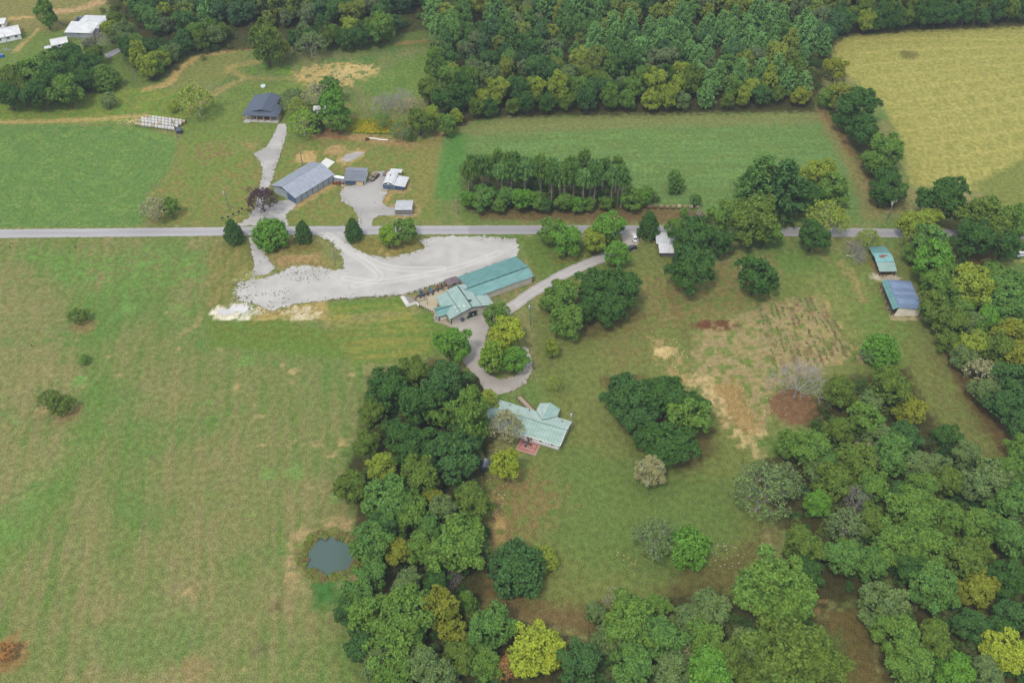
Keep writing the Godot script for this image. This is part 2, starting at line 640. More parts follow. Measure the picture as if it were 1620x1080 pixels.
func lodge() -> void:
	# long hall with a teal roof and, set across its near end, the pale green front building
	var o := thing("event_hall", "long tan event hall under a teal metal roof with a pale green cross wing", "building", Vector2(-19.22, -230.71), 26.30)
	var hall := Node3D.new()
	put(hall, o, "hall")
	hall.position = o.transform.affine_inverse() * V(6.83, 0, -250.79)
	hall.rotation.y = deg_to_rad(29.12) - o.rotation.y
	wall_x(hall, M.tan_wall, -23.6, 0, 0, 2.75, 2.75, 1)
	wall_x(hall, M.tan_wall, -21.4, 0, -11.4, 2.5, 2.5, -1)
	wall_z(hall, M.tan_wall, 0, -11.4, 0, 2.8, 2.5, 1, Vector2(-3.4, 4.0))
	wall_z(hall, M.tan_wall, 0, -11.4, -21.2, 2.8, 2.5, -1, Vector2(-3.4, 4.0))
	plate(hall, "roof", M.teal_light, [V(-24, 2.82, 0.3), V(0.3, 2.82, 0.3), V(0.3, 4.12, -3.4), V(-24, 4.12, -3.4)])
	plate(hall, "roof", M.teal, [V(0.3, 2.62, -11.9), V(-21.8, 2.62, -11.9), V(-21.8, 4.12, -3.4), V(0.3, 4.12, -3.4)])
	plate(hall, "roof", M.teal, [V(-21.85, 3.3, -6.4), V(-24, 3.3, -6.4), V(-24, 3.9, -3.45), V(-21.85, 3.9, -3.45)])
	var cap := Build.new()
	cap.tube(PackedVector3Array([V(-24, 4.13, -3.4), V(0.32, 4.13, -3.4)]), PackedFloat32Array([0.13, 0.13]), 6)
	commit(cap, "ridge_cap", M.teal_dark, hall)
	for k in 9:
		var v := Build.new()
		v.box(V(-20.5 + 2.35 * k, 4.23, -3.4), V(0.9, 0.14, 0.22))
		commit(v, "ridge_vent", M.dark, hall)
	for x in [-0.04, -23.6]:
		block(hall, "corner_trim", M.teal_dark, V(x, 1.36, 0.04), V(0.22, 2.7, 0.2))
	for k in 5:                                                      # open porch posts at the hall's near end
		block(hall, "porch_post", M.wood_dark, V(-23.5, 1.2, -6.5 - k * 1.2), V(0.2, 2.4, 0.2))
	# the front building
	wall_x(o, M.tan_wall, 0, 14.6, 0, 2.3, 2.45, 1, Vector2(7.3, 4.35))
	wall_x(o, M.tan_wall, 0, 10.8, -11.0, 2.3, 3.3, -1, Vector2(7.3, 4.35))
	wall_z(o, M.tan_wall, 0, -11.0, 0, 2.3, 2.3, -1)
	wall_z(o, M.tan_wall, 0, -4.6, 14.6, 2.45, 2.45, 1)
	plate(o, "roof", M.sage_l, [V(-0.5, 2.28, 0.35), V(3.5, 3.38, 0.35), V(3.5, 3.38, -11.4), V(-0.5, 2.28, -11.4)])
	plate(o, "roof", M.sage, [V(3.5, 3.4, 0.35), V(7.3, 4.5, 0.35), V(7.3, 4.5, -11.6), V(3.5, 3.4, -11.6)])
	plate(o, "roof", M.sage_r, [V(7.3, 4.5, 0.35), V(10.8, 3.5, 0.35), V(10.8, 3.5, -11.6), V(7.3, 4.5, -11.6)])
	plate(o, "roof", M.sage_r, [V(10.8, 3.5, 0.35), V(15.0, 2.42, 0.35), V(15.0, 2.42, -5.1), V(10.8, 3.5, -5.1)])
	var rd := Build.new()
	rd.tube(PackedVector3Array([V(7.3, 4.52, 0.4), V(7.3, 4.52, -11.6)]), PackedFloat32Array([0.14, 0.14]), 6)
	rd.tube(PackedVector3Array([V(3.5, 3.43, 0.4), V(3.5, 3.43, -11.5)]), PackedFloat32Array([0.07, 0.07]), 5)
	rd.tube(PackedVector3Array([V(10.8, 3.52, 0.4), V(10.8, 3.52, -5.0)]), PackedFloat32Array([0.07, 0.07]), 5)
	commit(rd, "ridge_cap", M.teal_dark, o)
	var gb := Build.new()
	gb.panel(PackedVector3Array([V(3.8, 3.3, 0.06), V(10.8, 3.4, 0.06), V(7.3, 4.36, 0.06)]), 0.05)
	commit(gb, "gable_panel", M.pale_grey, o)
	var fr := Build.new()
	fr.tube(PackedVector3Array([V(-0.5, 2.3, 0.38), V(7.3, 4.5, 0.38), V(10.8, 3.5, 0.38), V(15.0, 2.42, 0.38)]), PackedFloat32Array([0.1, 0.1, 0.1, 0.1]), 5)
	commit(fr, "verge_trim", M.teal_dark, o)
	for k in 4:
		block(o, "ridge_vent", M.dark, V(7.3, 4.65, -9.8 + k * 1.3), V(0.3, 0.16, 0.7))
	var cu := block(o, "cupola", M.teal_dark, V(7.75, 4.75, -2.9), V(0.8, 0.9, 0.8))
	block(cu, "cupola_roof", M.sage, V(7.75, 5.26, -2.9), V(1.0, 0.12, 1.0))
	for p in [V(4.1, 3.75, -2.4), V(5.2, 4.05, -1.7), V(5.4, 4.1, -1.2), V(2.7, 3.4, -2.9), V(2.5, 3.3, -0.9)]:
		var vp := Build.new()
		vp.rod(p - V(0, 0.5, 0), p + V(0, 0.35, 0), 0.16, 8)
		commit(vp, "vent_pipe", M.white, o)
	# small wing on the near left with a teal roof
	wall_x(o, M.tan_wall, -3.0, 0, -2.75, 2.2, 2.2, 1)
	wall_z(o, M.tan_wall, -2.75, -6.6, -3.0, 2.2, 2.2, -1, Vector2(-4.7, 2.95))
	wall_x(o, M.tan_wall, -3.0, 0, -6.6, 2.2, 2.2, -1)
	plate(o, "wing_roof", M.teal_light, [V(-3.3, 2.25, -2.45), V(1.0, 2.25, -2.45), V(3.4, 3.05, -4.7), V(-3.3, 3.05, -4.7)])
	plate(o, "wing_roof", M.teal, [V(1.0, 2.25, -6.9), V(-3.3, 2.25, -6.9), V(-3.3, 3.05, -4.7), V(3.4, 3.05, -4.7)])
	var wr := Build.new()
	wr.tube(PackedVector3Array([V(-3.3, 3.07, -4.7), V(3.3, 3.07, -4.7)]), PackedFloat32Array([0.12, 0.12]), 5)
	commit(wr, "ridge_cap", M.teal_dark, o)
	for c in [V(0, 1.1, 0.03), V(-3.0, 1.1, -2.72), V(14.6, 1.15, 0.03)]:
		block(o, "corner_trim", M.teal_dark, c, V(0.24, 2.2, 0.18))
	opening(o, "door", M.teal_dark, M.glass_dark, "door_pane", V(7.45, 0.02, 0.05), 2.3, 2.35, true, 2)
	block(o, "shutter", M.teal, V(6.05, 1.3, 0.07), V(0.35, 2.2, 0.08))
	block(o, "shutter", M.teal, V(8.85, 1.3, 0.07), V(0.35, 2.2, 0.08))
	opening(o, "window", M.white, M.glass_dark, "window_pane", V(12.6, 1.35, 0.05), 2.1, 0.75, true, 3)


func white_house() -> void:
	var o := thing("ranch_house", "long white ranch house with a pale green metal roof and a porch gable", "house", Vector2(2.39, -183.24), -22.20)
	wall_x(o, M.white_siding, -15.2, 11.5, 0, 2.65, 2.65, 1)
	wall_x(o, M.white_siding, -15.2, 11.5, -8.8, 2.65, 2.65, -1)
	wall_z(o, M.white_siding, 0, -8.8, 11.5, 2.65, 2.65, 1, Vector2(-4.4, 3.95))
	wall_z(o, M.white_siding, 0, -8.8, -15.2, 2.65, 2.65, -1, Vector2(-4.4, 3.95))
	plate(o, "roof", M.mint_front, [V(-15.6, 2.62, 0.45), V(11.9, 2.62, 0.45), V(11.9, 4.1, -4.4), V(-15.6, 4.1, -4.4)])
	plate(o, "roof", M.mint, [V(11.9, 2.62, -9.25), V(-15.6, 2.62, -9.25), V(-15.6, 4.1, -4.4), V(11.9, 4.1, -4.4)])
	var rc := Build.new()
	rc.tube(PackedVector3Array([V(-15.6, 4.1, -4.4), V(11.9, 4.1, -4.4)]), PackedFloat32Array([0.1, 0.1]), 5)
	commit(rc, "ridge_cap", M.mint_dark, o)
	var vg := Build.new()
	vg.tube(PackedVector3Array([V(11.95, 2.56, 0.48), V(11.95, 4.04, -4.4), V(11.95, 2.56, -9.3)]), PackedFloat32Array([0.09, 0.09, 0.09]), 5)
	commit(vg, "verge_trim", M.white, o)
	block(o, "gutter", M.white, V(-1.8, 2.54, 0.5), V(27.4, 0.12, 0.12))
	# porch gable at the back
	plate(o, "porch_roof", M.mint, [V(1.15, 2.6, -12.3), V(4.2, 3.75, -12.6), V(4.4, 3.95, -5.6), V(1.25, 2.78, -9.2)])
	plate(o, "porch_roof", M.mint_r, [V(4.2, 3.75, -12.6), V(7.3, 2.6, -12.3), V(7.4, 2.78, -9.2), V(4.4, 3.95, -5.6)])
	var rr := Build.new()
	rr.tube(PackedVector3Array([V(4.2, 3.77, -12.65), V(4.4, 3.97, -5.6)]), PackedFloat32Array([0.07, 0.07]), 5)
	rr.tube(PackedVector3Array([V(1.25, 2.8, -9.2), V(4.4, 3.98, -5.6), V(7.4, 2.8, -9.2)]), PackedFloat32Array([0.05, 0.05, 0.05]), 5)
	commit(rr, "valley_trim", M.mint_dark, o)
	wall_x(o, M.white_siding, 1.5, 7.0, -12.0, 2.5, 2.5, -1, Vector2(4.25, 3.5))
	wall_z(o, M.white_siding, -9.0, -12.0, 7.0, 2.5, 2.5, 1)
	wall_z(o, M.white_siding, -9.0, -12.0, 1.5, 2.5, 2.5, -1)
	for p in [V(-13.6, 3.05, -8.0), V(-6.4, 3.05, -8.0), V(-0.6, 3.02, -8.3), V(9.6, 3.1, -7.7)]:
		var vp := Build.new()
		vp.rod(p - V(0, 0.3, 0), p + V(0, 0.4, 0), 0.13, 7)
		commit(vp, "vent_pipe", M.dark, o)
	opening(o, "door", M.white, M.glass_warm, "door_pane", V(2.75, 0.25, 0.04), 1.9, 2.0, true, 2)
	opening(o, "window", M.white, M.glass_dark, "window_pane", V(6.1, 1.25, 0.04), 0.9, 0.9)
	opening(o, "window", M.white, M.glass_dark, "window_pane", V(9.5, 1.25, 0.04), 0.9, 1.0)
	opening(o, "window", M.white, M.glass_dark, "window_pane", V(-4.5, 1.1, 0.04), 1.3, 1.2, true, 2)
	for z in [-2.2, -4.4, -6.6]:
		opening(o, "window", M.white, M.glass_dark, "window_pane", V(11.54, 1.0, z), 0.9, 1.2, false)
	block(o, "skirting", M.pale_grey, V(-1.8, 0.2, 0.03), V(26.8, 0.4, 0.06))
	var ramp := thing("entry_ramp", "pale boardwalk ramp with brown railings leading to the white house", "ramp", Vector2(2.51, -199.11), -54.22)
	var L := 8.6
	var n := 18
	for k in n:
		block(ramp, "board", M.board, V(L * (k + 0.5) / n, 0.42, 0.65), V(L / n - 0.05, 0.08, 1.5))
	for s in [-0.15, 1.45]:
		var rl := Build.new()
		rl.box(V(L / 2, 0.95, s), V(L, 0.08, 0.1))
		rl.box(V(L / 2, 0.6, s), V(L, 0.06, 0.06))
		commit(rl, "handrail", M.red_brown, ramp)
		for k in 7:
			block(ramp, "baluster", M.red_brown, V(L * k / 6.0, 0.5, s), V(0.1, 0.95, 0.1))
	var pat := thing("brick_patio", "red and pink brick patio behind the white ranch house", "patio", Vector2(2.39, -183.24), -22.20)
	pat.set_meta("kind", "structure")
	block(pat, "paving", M.brick_pale, V(3.2, 0.06, 2.25), V(6.0, 0.12, 4.3))
	for k in 3:
		block(pat, "brick_border", M.brick_red, V(3.2, 0.13, 0.6 + k * 1.5), V(4.6 - 0.3 * k, 0.02, 0.22))
	for x in [0.9, 5.4]:
		block(pat, "brick_border", M.brick_red, V(x, 0.132, 2.1), V(0.24, 0.02, 3.2))
	for k in 12:
		var a := TAU * k / 12
		var b := Build.new()
		b.box(V(2.7 + cos(a) * 1.5, 0.135, 2.0 + sin(a) * 1.5), V(0.72, 0.03, 0.16), Basis(Vector3.UP, -a + PI / 2))
		commit(b, "brick", M.brick_red, pat)


func dark_house() -> void:
	var o := thing("farmhouse", "farmhouse with a dark grey metal roof and a deep white porch on timber posts", "house", Vector2(-108.46, -350.68), -5.2)
	block(o, "porch_floor", M.concrete_white, V(7.4, 0.15, -2.3), V(14.2, 0.3, 5.4))
	block(o, "porch_step", M.concrete_white, V(1.6, 0.1, 0.8), V(2.6, 0.2, 0.8))
	wall_x(o, M.white_siding, 1.8, 12.3, -4.4, 2.95, 2.95, 1)
	wall_x(o, M.white_siding, 1.8, 12.3, -14.6, 2.95, 2.95, -1, Vector2(7.6, 4.2))
	wall_z(o, M.white_siding, -4.4, -14.6, 12.3, 2.95, 2.95, 1)
	wall_z(o, M.white_siding, -4.4, -14.6, 1.8, 2.95, 2.95, -1)
	# hipped porch roof in front, low gabled main roof behind it
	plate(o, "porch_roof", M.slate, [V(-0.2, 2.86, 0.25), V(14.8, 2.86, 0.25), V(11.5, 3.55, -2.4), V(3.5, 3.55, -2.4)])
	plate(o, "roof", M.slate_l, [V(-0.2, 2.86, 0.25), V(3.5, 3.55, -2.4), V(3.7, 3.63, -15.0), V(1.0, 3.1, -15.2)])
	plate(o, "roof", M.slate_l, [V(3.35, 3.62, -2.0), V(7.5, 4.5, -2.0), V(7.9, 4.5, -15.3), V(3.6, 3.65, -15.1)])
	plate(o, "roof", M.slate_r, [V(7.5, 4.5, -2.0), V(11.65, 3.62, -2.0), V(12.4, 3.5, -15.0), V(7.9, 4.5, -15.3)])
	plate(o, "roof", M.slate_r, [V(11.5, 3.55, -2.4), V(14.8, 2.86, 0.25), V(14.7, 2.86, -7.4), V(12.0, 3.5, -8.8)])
	plate(o, "gable_panel", M.dark_panel, [V(3.6, 3.5, -2.4), V(11.4, 3.5, -2.4), V(7.5, 4.36, -2.4)], 0.1)
	plate(o, "porch_end_wall", M.dark_panel, [V(12.4, 0.3, -8.8), V(12.4, 0.3, -14.6), V(12.4, 3.2, -14.6), V(12.4, 3.2, -8.8)], 0.1)
	var rc := Build.new()
	rc.tube(PackedVector3Array([V(7.5, 4.52, -1.95), V(7.9, 4.52, -15.35)]), PackedFloat32Array([0.1, 0.1]), 5)
	commit(rc, "ridge_cap", M.steel_dark, o)
	for x in [0.3, 3.1, 5.9, 8.7, 11.5, 14.3]:
		block(o, "porch_post", M.timber, V(x, 1.55, 0.0), V(0.26, 2.5, 0.26))
	for z in [-2.4, -4.8]:
		block(o, "porch_post", M.timber, V(14.3, 1.55, z), V(0.26, 2.5, 0.26))
	for x in [3.6, 10.2]:
		opening(o, "window", M.dark, M.glass_dark, "window_pane", V(x, 1.0, -4.35), 1.8, 1.3, true, 2)
	opening(o, "door", M.dark, M.glass_dark, "door_pane", V(6.9, 0.3, -4.35), 1.9, 2.1, true, 2)
	for k in 2:
		block(o, "porch_seat", M.machine_red, V(5.0 + 4.0 * k, 0.6, -1.6), V(1.3, 0.5, 0.6))


func barn() -> void:
	var o := thing("metal_barn", "large grey metal barn with a blue roll door in its gable end", "barn", Vector2(-87.52, -301.86), -38.74)
	wall_x(o, M.corrugated, 0, 12.0, 0, 3.1, 3.1, 1, Vector2(5.8, 5.0))
	wall_x(o, M.corrugated, 0, 12.0, -18.6, 3.1, 3.1, -1, Vector2(5.8, 5.0))
	wall_z(o, M.corrugated, 0, -18.6, 12.0, 3.1, 3.1, 1)
	wall_z(o, M.corrugated, 0, -18.6, 0, 3.1, 3.1, -1)
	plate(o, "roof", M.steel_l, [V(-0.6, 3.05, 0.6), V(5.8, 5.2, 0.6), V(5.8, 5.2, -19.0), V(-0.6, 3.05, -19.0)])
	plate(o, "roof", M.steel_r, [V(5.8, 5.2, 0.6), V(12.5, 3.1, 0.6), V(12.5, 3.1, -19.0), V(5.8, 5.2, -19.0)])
	var rc := Build.new()
	rc.tube(PackedVector3Array([V(5.8, 5.21, 0.62), V(5.8, 5.21, -19.02)]), PackedFloat32Array([0.12, 0.12]), 5)
	commit(rc, "ridge_cap", M.steel_l, o)
	plate(o, "gable_panel", M.steel_dark, [V(1.2, 3.5, 0.05), V(11.0, 3.5, 0.05), V(5.8, 5.0, 0.05)], 0.04)
	var dr := block(o, "door", M.navy, V(9.7, 1.7, 0.06), V(3.9, 3.3, 0.1))
	for k in 5:
		block(dr, "door_panel", M.navy_l, V(9.7, 0.4 + k * 0.64, 0.12), V(3.7, 0.5, 0.05))
	block(o, "door_trim", M.steel_l, V(7.6, 1.7, 0.08), V(0.2, 3.5, 0.16))
	block(o, "door_trim", M.steel_l, V(11.85, 1.6, 0.08), V(0.2, 3.2, 0.16))
	block(o, "door_sill", M.concrete_white, V(9.7, 0.08, 0.4), V(4.2, 0.16, 0.7))
	for k in 6:
		block(o, "wall_rib", M.steel_dark, V(12.05, 1.5, -2.6 - k * 2.7), V(0.06, 3.0, 0.16))
	var wl := thing("link_wall", "low grey wall with a pale top between the metal barn and the grey shed", "wall", Vector2(-67.40, -309.31), -15.87)
	block(wl, "wall_panel", M.corrugated, V(2.9, 0.8, 0), V(6.0, 1.6, 0.2))
	block(wl, "wall_cap", M.white, V(2.6, 1.7, -0.4), V(4.8, 0.2, 1.3))
	for k in 4:
		var f := thing("red_shrub", "small dark red shrub, %s from the left along the grey link wall" % nth(k), "bush", Vector2(-66.4, -306.7) + Vector2(1.25 * k, 0.15), 30.0 * k, "red shrubs by the link wall")
		var c := MeshInstance3D.new()
		c.mesh = crowns["bush_0"]
		c.material_override = M.leaf_red
		put(c, f, "foliage")
		c.scale = Vector3.ONE * [0.13, 0.15, 0.16, 0.11][k]


func sheds() -> void:
	var o := thing("gambrel_shed", "grey roofed barn shaped shed with blue and tan doors and a white end", "shed", Vector2(-62.14, -306.58), -3.70)
	wall_x(o, M.steel_dark, 0, 7.4, 0, 2.0, 2.0, 1)
	plate(o, "wall", M.white_siding, [V(7.4, 0, 0), V(7.4, 0, -7.2), V(7.4, 2.6, -7.2), V(7.4, 3.3, -5.0), V(7.4, 1.9, 0)], 0.15)
	plate(o, "wall", M.white_siding, [V(0, 1.9, 0), V(0, 3.3, -5.0), V(0, 2.6, -7.2), V(0, 0, -7.2), V(0, 0, 0)], 0.15)
	wall_x(o, M.white_siding, 0, 7.4, -7.2, 2.6, 2.6, -1)
	plate(o, "roof", M.grey_roof, [V(-0.3, 2.0, 0.45), V(7.65, 2.0, 0.45), V(7.8, 3.4, -4.6), V(-0.2, 3.4, -4.6)])
	plate(o, "roof", M.grey_roof_back, [V(7.8, 3.4, -4.6), V(7.8, 2.6, -7.5), V(-0.2, 2.6, -7.5), V(-0.2, 3.4, -4.6)])
	block(o, "door", M.navy, V(2.5, 0.95, 0.06), V(2.7, 1.8, 0.1))
	block(o, "door", M.tan_door, V(5.6, 0.95, 0.06), V(2.6, 1.8, 0.1)).set_meta("label", "tan plywood door beside the blue one")
	block(o, "door_trim", M.navy, V(0.7, 0.95, 0.06), V(0.4, 1.9, 0.1))
	block(o, "door_trim", M.navy, V(7.2, 0.95, 0.06), V(0.3, 1.9, 0.1))
	opening(o, "window", M.white, M.glass_dark, "window_pane", V(7.45, 1.5, -3.0), 0.8, 1.1, false)
	block(o, "doorstep", M.concrete_white, V(-0.6, 0.1, 0.7), V(1.4, 0.2, 0.7))
	var b := thing("navy_shed", "navy blue shed with a white gambrel roof and a white lean-to", "shed", Vector2(-47.59, -303.93), -7.52)
	wall_x(b, M.navy, 0, 4.2, 0, 2.0, 2.0, 1, Vector2(2.0, 3.1))
	wall_x(b, M.navy, 4.2, 7.8, 0, 1.95, 1.6, 1)
	wall_z(b, M.navy, 0, -5.6, 7.8, 1.6, 1.6, 1)
	wall_z(b, M.navy, 0, -7.2, 0, 2.0, 2.0, -1)
	wall_x(b, M.navy, 0, 4.2, -7.2, 2.0, 2.0, -1, Vector2(2.0, 3.1))
	plate(b, "roof", M.white_metal, [V(-0.15, 2.0, 0.3), V(0.55, 2.75, 0.3), V(0.55, 2.75, -7.3), V(-0.15, 2.0, -7.3)])
	plate(b, "roof", M.white_metal, [V(0.55, 2.75, 0.3), V(2.0, 3.3, 0.3), V(2.0, 3.3, -7.3), V(0.55, 2.75, -7.3)])
	plate(b, "roof", M.white_metal, [V(2.0, 3.3, 0.3), V(3.5, 2.75, 0.3), V(3.5, 2.75, -7.3), V(2.0, 3.3, -7.3)])
	plate(b, "roof", M.white_metal, [V(3.5, 2.75, 0.3), V(4.3, 2.05, 0.3), V(4.3, 2.05, -7.3), V(3.5, 2.75, -7.3)])
	plate(b, "lean_to_roof", M.white_metal_2, [V(4.25, 2.12, 0.3), V(8.3, 1.68, 0.3), V(8.6, 1.75, -6.0), V(4.6, 2.25, -6.0)])
	plate(b, "rear_roof", M.white_metal_2, [V(0.9, 2.5, -7.35), V(5.3, 2.5, -7.35), V(5.5, 2.7, -9.4), V(0.9, 2.7, -9.4)])
	for x in [1.0, 5.3]:
		block(b, "rear_post", M.dark, V(x, 1.3, -9.2), V(0.14, 2.6, 0.14))
	block(b, "door", M.navy_l, V(1.2, 0.95, 0.06), V(1.9, 1.8, 0.1))
	block(b, "door", M.navy_l, V(3.2, 0.95, 0.06), V(1.7, 1.8, 0.1))
	block(b, "wall_trim", M.pale_grey, V(2.1, 1.98, 0.1), V(4.3, 0.14, 0.12))
	block(b, "wall_trim", M.pale_grey, V(4.2, 1.0, 0.1), V(0.14, 1.9, 0.12))
	block(b, "loft_hatch", M.white, V(2.0, 2.5, 0.08), V(0.6, 0.6, 0.08))
	block(b, "roof_vent", M.dark, V(2.0, 3.36, -4.2), V(0.5, 0.14, 0.5))
	block(b, "ramp", M.board, V(0.7, 0.14, 1.2), V(2.4, 0.12, 1.7))
	block(b, "ramp", M.concrete_white, V(0.55, 0.08, 2.6), V(2.5, 0.1, 1.0))
	var c := thing("metal_carport", "small carport with a pale metal roof and grey mesh sides beside the gravel yard", "carport", Vector2(-41.78, -287.93), -0.00)
	plate(c, "roof", M.steel_pale, [V(-0.1, 2.2, 0.1), V(6.05, 2.2, 0.1), V(6.05, 2.55, -1.6), V(-0.1, 2.55, -1.6)])
	plate(c, "roof", M.steel_pale, [V(6.05, 2.55, -1.6), V(6.15, 2.3, -5.6), V(0.1, 2.3, -5.6), V(-0.1, 2.55, -1.6)])
	for x in [0.05, 1.5, 3.0, 4.5, 5.9]:
		block(c, "post", M.steel_pale, V(x, 1.1, 0.0), V(0.12, 2.2, 0.12))
		block(c, "post", M.steel_pale, V(x, 1.1, -5.4), V(0.12, 2.2, 0.12))
	for k in 4:
		block(c, "side_panel", M.mesh_grey, V(0.78 + 1.47 * k, 1.05, -0.03), V(1.34, 1.9, 0.04))
	block(c, "side_rail", M.tan_door, V(3.0, 1.15, 0.08), V(5.9, 0.1, 0.06))
	plate(c, "end_wall", M.steel_pale, [V(5.95, 0, 0), V(5.95, 0, -5.5), V(5.95, 2.2, -5.5), V(5.95, 2.15, 0)], 0.05)
	block(c, "back_wall", M.mesh_grey, V(3.0, 1.1, -5.45), V(5.8, 2.0, 0.05))
	var w := thing("white_roof_shed", "dark grey shed with a bright white metal roof beside the white car", "shed", Vector2(50.38, -264.21), -0.00)
	wall_x(w, M.grey_boards, 0, 7.0, 0, 1.9, 1.9, 1)
	wall_z(w, M.grey_boards, 0, -10.0, 0, 1.9, 2.2, -1)
	wall_z(w, M.grey_boards, 0, -10.0, 7.0, 1.9, 2.2, 1)
	wall_x(w, M.grey_boards, 0, 7.0, -10.0, 2.2, 2.2, -1)
	plate(w, "roof", M.white_metal, [V(-0.3, 1.95, 0.4), V(7.3, 1.95, 0.4), V(7.3, 2.1, -4.5), V(-0.3, 2.1, -4.5)])
	plate(w, "roof", M.white_metal_2, [V(-0.9, 2.12, -4.5), V(7.3, 2.12, -4.5), V(7.3, 2.35, -10.3), V(-0.6, 2.35, -10.3)])
	for k in 14:
		block(w, "board", M.grey_boards_2, V(0.25 + 0.5 * k, 0.95, 0.03), V(0.44, 1.86, 0.05))


func right_barns() -> void:
	var o := thing("blue_roof_barn", "cream barn with a wide blue metal roof and a narrow teal slope", "barn", Vector2(122.07, -234.35), -0.00)
	plate(o, "wall", M.cream, [V(0, 0, 0), V(8.0, 0, 0), V(8.0, 2.95, 0), V(0.75, 3.85, 0)], 0.15)
	wall_z(o, M.cream, 0, -13.0, 8.0, 2.95, 2.95, 1)
	wall_x(o, M.cream, 0.6, 8.0, -13.0, 3.8, 2.95, -1)
	plate(o, "roof", M.blue_metal, [V(0.35, 4.0, 0.35), V(8.5, 3.05, 0.35), V(8.5, 3.05, -13.4), V(0.35, 4.0, -13.4)])
	for k in 3:
		plate(o, "roof_sheet", M.blue_pale, [V(0.9, 3.957 + 0.001 * k, [-1.7, -6.2, -9.3][k]), V(8.3, 3.095 + 0.001 * k, [-1.9, -6.6, -9.6][k]), V(8.3, 3.095 + 0.001 * k, [-4.4, -7.9, -12.3][k]), V(0.9, 3.957 + 0.001 * k, [-4.0, -7.5, -12.0][k])], 0.03)
	plate(o, "front_roof", M.teal, [V(-1.25, 3.1, 0.35), V(0.35, 4.0, 0.35), V(0.35, 4.0, -13.4), V(-1.25, 3.1, -13.4)])
	for k in 6:
		block(o, "post", M.wood_dark, V(-1.0, 1.5, -0.1 - k * 2.6), V(0.18, 3.0, 0.18))
	for k in 5:
		block(o, "loft_beam", M.wood_dark, V(-0.35, 2.75, -1.4 - k * 2.6), V(1.3, 0.12, 0.14))
	var p := thing("open_pavilion", "open sided pavilion with a stepped teal roof, its middle sheets rusty", "pavilion", Vector2(122.56, -254.02), -0.00)
	plate(p, "roof", M.sage, [V(-0.55, 2.3, 0.4), V(5.35, 2.3, 0.3), V(5.55, 2.75, -4.1), V(-0.6, 2.75, -3.9)])
	plate(p, "middle_roof", M.teal_pale, [V(-0.75, 2.9, -3.8), V(5.35, 2.9, -4.0), V(5.4, 3.3, -6.2), V(-0.75, 3.3, -6.0)])
	plate(p, "middle_roof", M.teal_pale, [V(-0.75, 3.3, -6.0), V(5.4, 3.3, -6.2), V(5.35, 2.8, -8.9), V(-0.9, 2.8, -8.7)])
	plate(p, "roof", M.teal, [V(-0.75, 2.65, -8.6), V(5.5, 2.65, -8.8), V(5.1, 2.2, -13.0), V(-0.85, 2.2, -13.0)])
	for s in [[V(0.8, 3.33, -6.25), 1.9, 0.5], [V(2.9, 3.2, -6.9), 1.1, 0.35], [V(1.6, 3.17, -7.1), 1.5, 0.3]]:
		plate(p, "rust_patch", M.rust, [s[0] + V(0, 0.02 - 0.185 * 0.0, s[2]), s[0] + V(s[1], 0.02, s[2]), s[0] + V(s[1], 0.02 - s[2] * 0.19, -s[2]), s[0] + V(0, 0.02 - s[2] * 0.19, -s[2])], 0.02)
	for x in [0.0, 2.4, 4.9]:
		for z in [0.0, -4.0, -8.6, -12.6]:
			block(p, "post", M.wood_dark, V(x, 1.15, z), V(0.18, 2.3, 0.18))
	block(p, "workbench", M.wood_dark, V(2.4, 0.45, -2.0), V(3.0, 0.9, 0.8))
	var g := thing("trailer_tongue", "pale metal trailer frame poking out from under the blue roofed barn", "trailer", Vector2(120.43, -237.42), 10.35)
	var tb := Build.new()
	tb.rod(V(0, 0.5, 0.1), V(2.4, 0.55, -0.5), 0.09, 5)
	tb.rod(V(0, 0.5, 0.1), V(2.4, 0.55, 0.6), 0.09, 5)
	tb.rod(V(0.1, 0.0, 0.1), V(0.1, 0.6, 0.1), 0.06, 5)
	commit(tb, "frame", M.steel_pale, g)
	block(g, "deck", M.steel_pale, V(3.2, 0.62, 0.05), V(1.8, 0.14, 1.3))
	wheel(g, V(3.4, 0.33, 0.8), 0.33)


